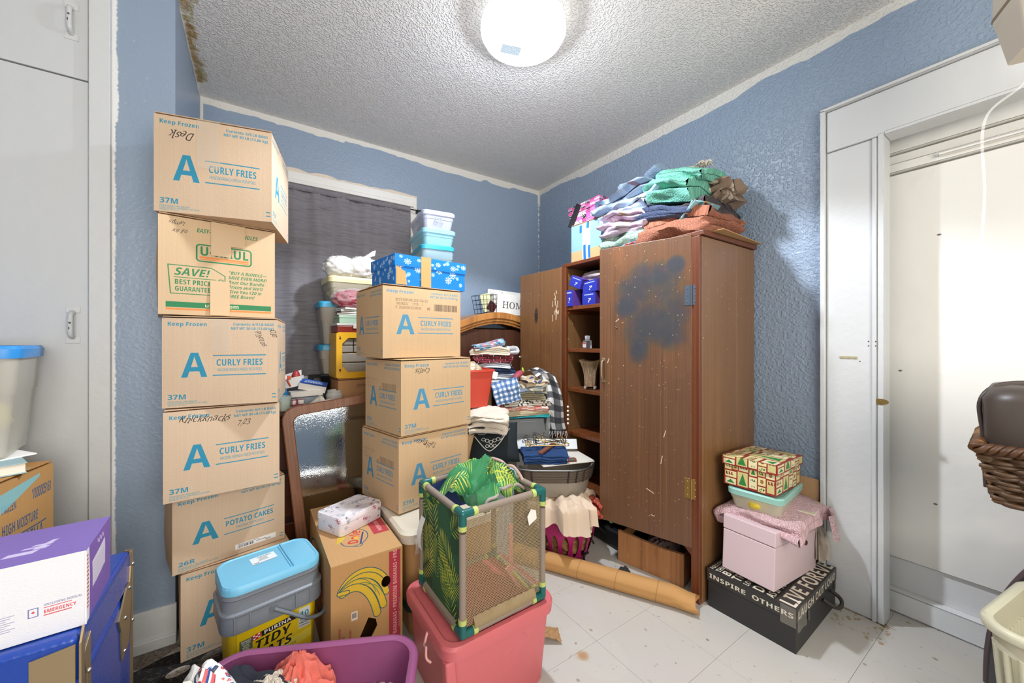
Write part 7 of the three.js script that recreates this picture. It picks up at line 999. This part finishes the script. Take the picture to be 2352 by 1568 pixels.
tag(mesh('dark_rag', put(heapGeo({ rx: 0.05, rz: 0.03, h: 0.02, amp: 0.01, seed: 3 }), 1.5, 0.001, -1.235, 0, 0.6), M(0x35322f, 0.9)), 'small dark scrap of cloth by the black bracket', 'rag');
tag(mesh('paper_scrap', put(box(0.07, 0.002, 0.02, 0, 0, 0, 0), 1.545, 0.002, -1.16, 0, -0.9), mt.paper), 'torn white paper strip beside the cardboard tube', 'paper');
{ const o = tag(mesh('rose_quilt', heapGeo({ rx: 0.16, rz: 0.16, h: 0.1, amp: 0.025, seed: 12, folds: 6 }), cotton(0, PT.nursery('#cfc2b4', ['#a8404a', '#4a7a3c', '#dccfc2', '#c9b3a4']), 3)), 'white rose print quilt bundled under the wardrobe', 'quilt'); o.position.set(1.78, 0.1, -1.5); tag(mesh('dark_suitcase', span(1.63, 2.06, 0.001, 0.098, -1.76, -1.345, 0.02), M(0x151416, 0.5)), 'flat dark case on the floor under the wardrobe', 'case'); }
tag(mesh('black_cable', tube([[1.5, 0.06, -1.44], [1.46, 0.12, -1.43], [1.45, 0.2, -1.45], [1.49, 0.24, -1.47], [1.53, 0.15, -1.44], [1.58, 0.1, -1.43]], 0.005, 8, 40), mt.black), 'loop of black cable beside the magenta basket', 'cable');
// ---------------------------------------------------------------- on the wardrobe shelves
{
  const fr = canv(160, 200, (g, w, h) => { g.fillStyle = '#2f3aa6'; g.fillRect(0, 0, w, h); g.fillStyle = '#a9b4e6'; g.fillRect(24, 26, 112, 16); g.fillStyle = '#e8e8f4'; cond(g, '?', 80, 160, 90, 0.9, { align: 'center', italic: 'italic' }); }), fm = M(0xffffff, 0.3, { map: fr }), pu = M(0x5e3f8f, 0.35), group = 'purple boxes on the top wardrobe shelf';
  [['lower purple and blue box standing at the shelf front', 1.66, 1.361, -1.605, 0.105, 0.072, 0], ['purple and blue box stacked on the lower one, turned a little', 1.66, 1.435, -1.595, 0.115, 0.068, 4], ['narrow purple box standing at the wardrobe side', 1.635, 1.361, -1.7485, 0.06, 0.1, 0], ['tilted purple box resting on top of the narrow one', 1.64, 1.475, -1.705, 0.1, 0.062, -22]].forEach(([l, x, y, z, w, h, rz]) => { const t = thing('purple_box', l, 'box', [x + 0.1, y, z], -90, group); t.rotation.order = 'YXZ'; t.rotation.z = R(rz); mesh('body', boxBody(w, h, 0.26, 0.0005), [pu, pu, pu, pu, fm, pu], t); });
  cloth('wrapped_linens', 'folded linens in clear film on top of the purple boxes', 'linens', [1.76, 1.51, -1.56], { w: 0.2, d: 0.26, h: 0.05, layers: 4, amp: 0.008, turn: 0, mat: cotton(0xb9aaa4), seed: 8 });
  const pb = thing('perfume_bottle', 'small square clear perfume bottle on the wardrobe shelf', 'bottle', [1.66, 1.1, -1.645]); mesh('glass', span(-0.025, 0.025, 0, 0.05, -0.014, 0.014, 0.004), M(0xffffff, 0.03, { transmission: 0.9, thickness: 0.02, ior: 1.45 }), pb); mesh('stopper', merge([span(-0.011, 0.011, 0.05, 0.056, -0.008, 0.008), span(-0.014, 0.014, 0.056, 0.078, -0.009, 0.009, 0.003)]), M(0xe6e6ea, 0.05, { transparent: true, opacity: 0.5 }), pb); mesh('label', put(flat(new THREE.PlaneGeometry(0.028, 0.03)), -0.0252, 0.023, 0, 0, -Math.PI / 2), M(0xe2cfcf, 0.6), pb); mesh('label_print', put(flat(new THREE.PlaneGeometry(0.024, 0.008)), -0.0254, 0.032, 0, 0, -Math.PI / 2), M(0xb4434a, 0.6), pb);
  const vs = thing('flared_vase', 'flared square tan vase with painted grass on small feet', 'vase', [1.665, 0.855, -1.625], 38); const vm = M(0xffffff, 0.5, { map: canv(256, 256, (g, w, h) => { g.fillStyle = '#b59a70'; g.fillRect(0, 0, w, h); const r = rng(5); for (let i = 0; i < 70; i++) { g.strokeStyle = ['rgba(70,50,34,0.7)', 'rgba(120,60,50,0.6)', 'rgba(90,92,110,0.6)'][i % 3]; g.lineWidth = 1 + r() * 3; const x = r() * w; g.beginPath(); g.moveTo(x, h); g.quadraticCurveTo(x + (r() - 0.5) * 40, h * 0.5, x + (r() - 0.5) * 90, h * r() * 0.4); g.stroke(); } for (let i = 0; i < 30; i++) { g.fillStyle = 'rgba(150,100,80,0.6)'; g.beginPath(); g.arc(r() * w, h * (0.6 + r() * 0.4), 5 + r() * 8, 0, 7); g.fill(); } }, true) });
  const vring = (y, s, f) => { const p = []; for (let i = 0; i < 48; i++) { const a = i / 48 * Math.PI * 2, sq = 1 / Math.max(Math.abs(Math.cos(a)), Math.abs(Math.sin(a))), q = s * (0.35 + 0.65 * sq); p.push([q * Math.cos(a), y + f * (sq - 1), q * Math.sin(a)]); } return p; };
  mesh('body', grid(12, 48, (u, v) => { const i = Math.round(v * 48) % 48, y = 0.02 + 0.15 * u, s = 0.034 + 0.008 * u + 0.026 * Math.pow(u, 4); const p = vring(y, s, 0.03 * Math.pow(u, 5))[i]; return [p[0], p[1], p[2], v * 2, u]; }, 40), vm, vs); mesh('foot', merge([[1, 1], [1, -1], [-1, 1], [-1, -1]].map(([a, b]) => put(lumpGeo(0.008, 0.011, 0.008, 0.1, 2, 1, 1), a * 0.028, 0.011, b * 0.028))), M(0x9a9384, 0.5), vs);
  const te = tag(mesh('teal_cup', lathe([[0, 0], [0.03, 0], [0.04, 0.1], [0.037, 0.1], [0.028, 0.004], [0, 0.004]], 24), M(0x2c93ad, 0.4)), 'teal plastic cup on the low wardrobe shelf', 'cup'); te.position.set(1.67, 0.586, -1.44);
}
// ---------------------------------------------------------------- on top of the wardrobe
{
  const W0 = 1.6295;
  const amz = canv(420, 420, (g, w, h) => { cardTone(g, w, h, '#c39a6c', 3); g.fillStyle = '#7fa6c8'; g.fillRect(0, 0, w, 290); g.fillStyle = '#dcd6cc'; g.fillRect(150, 0, 100, h); g.fillStyle = '#d8ccba'; g.fillRect(360, 0, 60, 40); g.fillStyle = '#1667b8'; for (const [x, y, a, b] of [[112, 20, 30, 80], [200, 0, 34, 70], [162, 240, 34, 160], [222, 256, 28, 136]]) g.fillRect(x, y, a, b); g.strokeStyle = '#a9713c'; g.lineWidth = 4; g.strokeRect(366, 40, 20, 76); });
  cardboardBox({ label: 'blue and brown shipping box with white tape on the wardrobe', pos: [1.79, W0, -1.645], w: 0.27, h: 0.235, d: 0.27, turn: -88, front: amz, base: '#c39a6c', right: M(0x5687b3, 0.7), topTape: false });
  const pk = canv(420, 300, (g, w, h) => { g.fillStyle = '#c64d8a'; g.fillRect(0, 0, w, h); const r = rng(9); for (let i = 0; i < 7; i++) for (let j = 0; j < 5; j++) { const k = (i * 3 + j * 5) % 7; g.fillStyle = ['#d9669c', '#c04a84', '#efe9ea', '#2a272b', '#d774a6', '#b9a9b2', '#cf5a94'][k]; g.fillRect(i * 60, j * 60, 59, 59); for (let q = 0; q < 7; q++) { g.fillStyle = k === 3 ? '#ded6da' : '#2d282c'; if (k !== 0 && k !== 6) { g.beginPath(); g.ellipse(i * 60 + r() * 56, j * 60 + r() * 56, 3 + r() * 7, 2 + r() * 3, r() * 3, 0, 7); g.fill(); } } } });
  const pm = M(0xffffff, 0.4, { map: pk }), t = thing('photo_box', 'pink and black patchwork print photo box on the shipping box', 'box', [1.77, W0 + 0.2465, -1.685], -88); t.rotation.z = R(3);
  mesh('body', boxBody(0.25, 0.118, 0.2, 0.001), [pm, pm, pm, pm, pm, pm], t); mesh('lid', boxBody(0.258, 0.045, 0.208, 0.001).translate(0, 0.078, 0), [pm, pm, pm, pm, pm, pm], t); mesh('ribbon', put(box(0.045, 0.15, 0.002, 0, 0, 0, 0), -0.075, 0.06, 0.106, 0, 0, -0.6), M(0x1d1b1f, 0.6), t);
  cardboardBox({ label: 'plain brown carton behind the patchwork photo box', pos: [1.985, W0, -1.52], w: 0.3, h: 0.36, d: 0.19, turn: -90, base: '#b98a52' });
  tag(mesh('cardboard_sheet', put(box(0.42, 0.003, 0.62, 0, 0, 0, 0.0005), 1.87, W0 + 0.003, -1.17, 0, 0.06), plainCard('#bd9a6c')), 'flat cardboard sheet under the towels on the wardrobe', 'cardboard');
  const g = 'towels and blankets piled on the wardrobe', b0 = W0 + 0.006, nb = PT.nursery('#93a5ba', ['#a9b6c6', '#7d93ad', '#8394ab', '#7a6a78']), nl = PT.nursery('#b9a6b6', ['#c6b6c2', '#b59a76', '#a98aa0', '#c2b0be']), ng = PT.nursery('#9dbba8', ['#b7cdbd', '#88aa97', '#a9c4b2']), nr = PT.nursery('#7f9fb8', ['#b8383e', '#e0d6cc', '#5c86a6', '#c9834a']);
  const add = (name, label, [x, y, z], o) => cloth(name, label, 'towel', [x, y, z], { amp: 0.012, layers: 3, droop: 0.014, turn: 90, nz: 30, crisp: 0.12, ...o }, g);
  add('red_blanket', 'red and blue cloth lowest in the left pile on the wardrobe', [1.78, b0, -1.37], { w: 0.25, d: 0.3, h: 0.036, mat: cotton(0, nr, 4), seed: 2 });
  add('green_blanket', 'pale green fuzzy blanket folded in the left pile on the wardrobe', [1.78, b0 + 0.036, -1.37], { w: 0.3, d: 0.27, h: 0.062, layers: 3, mat: terry(0, ng, 4), seed: 3, amp: 0.016, turn: 180 });
  add('lilac_blanket', 'lilac printed baby blanket folded on the green one', [1.78, b0 + 0.096, -1.365], { w: 0.27, d: 0.3, h: 0.115, layers: 5, mat: cotton(0, nl, 4), seed: 4, amp: 0.024, crisp: 0.3 });
  add('blue_blanket', 'blue grey printed fleece heaped on the lilac blanket', [1.79, b0 + 0.205, -1.35], { w: 0.36, d: 0.3, h: 0.135, layers: 4, mat: cotton(0, nb, 4), seed: 5, amp: 0.032, droop: 0.03, rz: -6 });
  add('blue_fleece', 'light blue fleece looped on top of the left pile', [1.8, b0 + 0.33, -1.27], { w: 0.25, d: 0.22, h: 0.075, layers: 2, mat: terry(0x8ea2b8), seed: 6, amp: 0.03, rz: -12 });
  add('rust_towel', 'rust terry towel folded at the wardrobe front', [1.8, b0, -1.08], { w: 0.34, d: 0.33, h: 0.128, layers: 3, mat: terry(0xa56a52), seed: 7, amp: 0.016, turn: 180, crisp: 0, ragged: 0.02 });
  add('navy_towel', 'dusty navy terry towel folded over the rust towel', [1.8, b0 + 0.125, -1.13], { w: 0.3, d: 0.31, h: 0.062, layers: 3, mat: terry(0x48536f), seed: 8, amp: 0.014, rz: 9, droop: 0.03 });
  add('dark_towel', 'charcoal brown terry towel at the wardrobe end', [1.84, b0 + 0.09, -0.975], { w: 0.15, d: 0.28, h: 0.1, layers: 2, mat: terry(0x4d4547), seed: 9, amp: 0.016, rz: -16 });
  add('teal_print', 'teal and orange printed cloth over the rust towel edge', [1.72, b0 + 0.11, -0.985], { w: 0.14, d: 0.14, h: 0.03, layers: 2, mat: cotton(0, PT.nursery('#8fb9bf', ['#d9a25a', '#e6dcc6', '#5a8f9a']), 6), seed: 10, rz: -38, turn: 80, amp: 0.012 });
  add('mint_towel', 'mint green fleece rolled on top of the wardrobe pile', [1.81, b0 + 0.19, -1.1], { w: 0.27, d: 0.3, h: 0.125, layers: 2, mat: terry(0x6db39c), seed: 11, amp: 0.02, rz: 13 });
  add('mint_fold', 'upper fold of mint fleece above the rolled one', [1.82, b0 + 0.3, -1.06], { w: 0.25, d: 0.26, h: 0.055, layers: 2, mat: terry(0x74baa3), seed: 12, amp: 0.016, rz: 16 });
  add('brown_throw', 'brown and cream throw bunched at the wardrobe end', [1.92, b0 + 0.19, -0.965], { w: 0.11, d: 0.2, h: 0.12, layers: 3, mat: cotton(0, PT.nursery('#8a7563', ['#e0d6c4', '#4a3f38', '#c9b79c']), 5), seed: 13, amp: 0.02, rz: -20 });
  const f = tag(mesh('fringed_throw', merge([0, 1, 2].flatMap((k) => Array.from({ length: 20 }, (_, i) => { const r = rng(k * 40 + i), a = r() * 6.28, L = 0.02 + r() * 0.03, x = (r() - 0.5) * 0.03, z = k * 0.075 - 0.1 + (r() - 0.5) * 0.05; return tube([[x, 0, z], [x + Math.cos(a) * L * 0.5, 0.016 + r() * 0.012, z + Math.sin(a) * L * 0.5], [x + Math.cos(a) * L, 0.004, z + Math.sin(a) * L]], 0.0034, 5, 8); }))), M(0xd5cbbb, 0.95)), 'cream fringe of a throw on top of the wardrobe pile', 'throw', g); f.position.set(1.87, b0 + 0.392, -1.1);
  f.userData.group = g;
}
renderer.render(scene, camera);
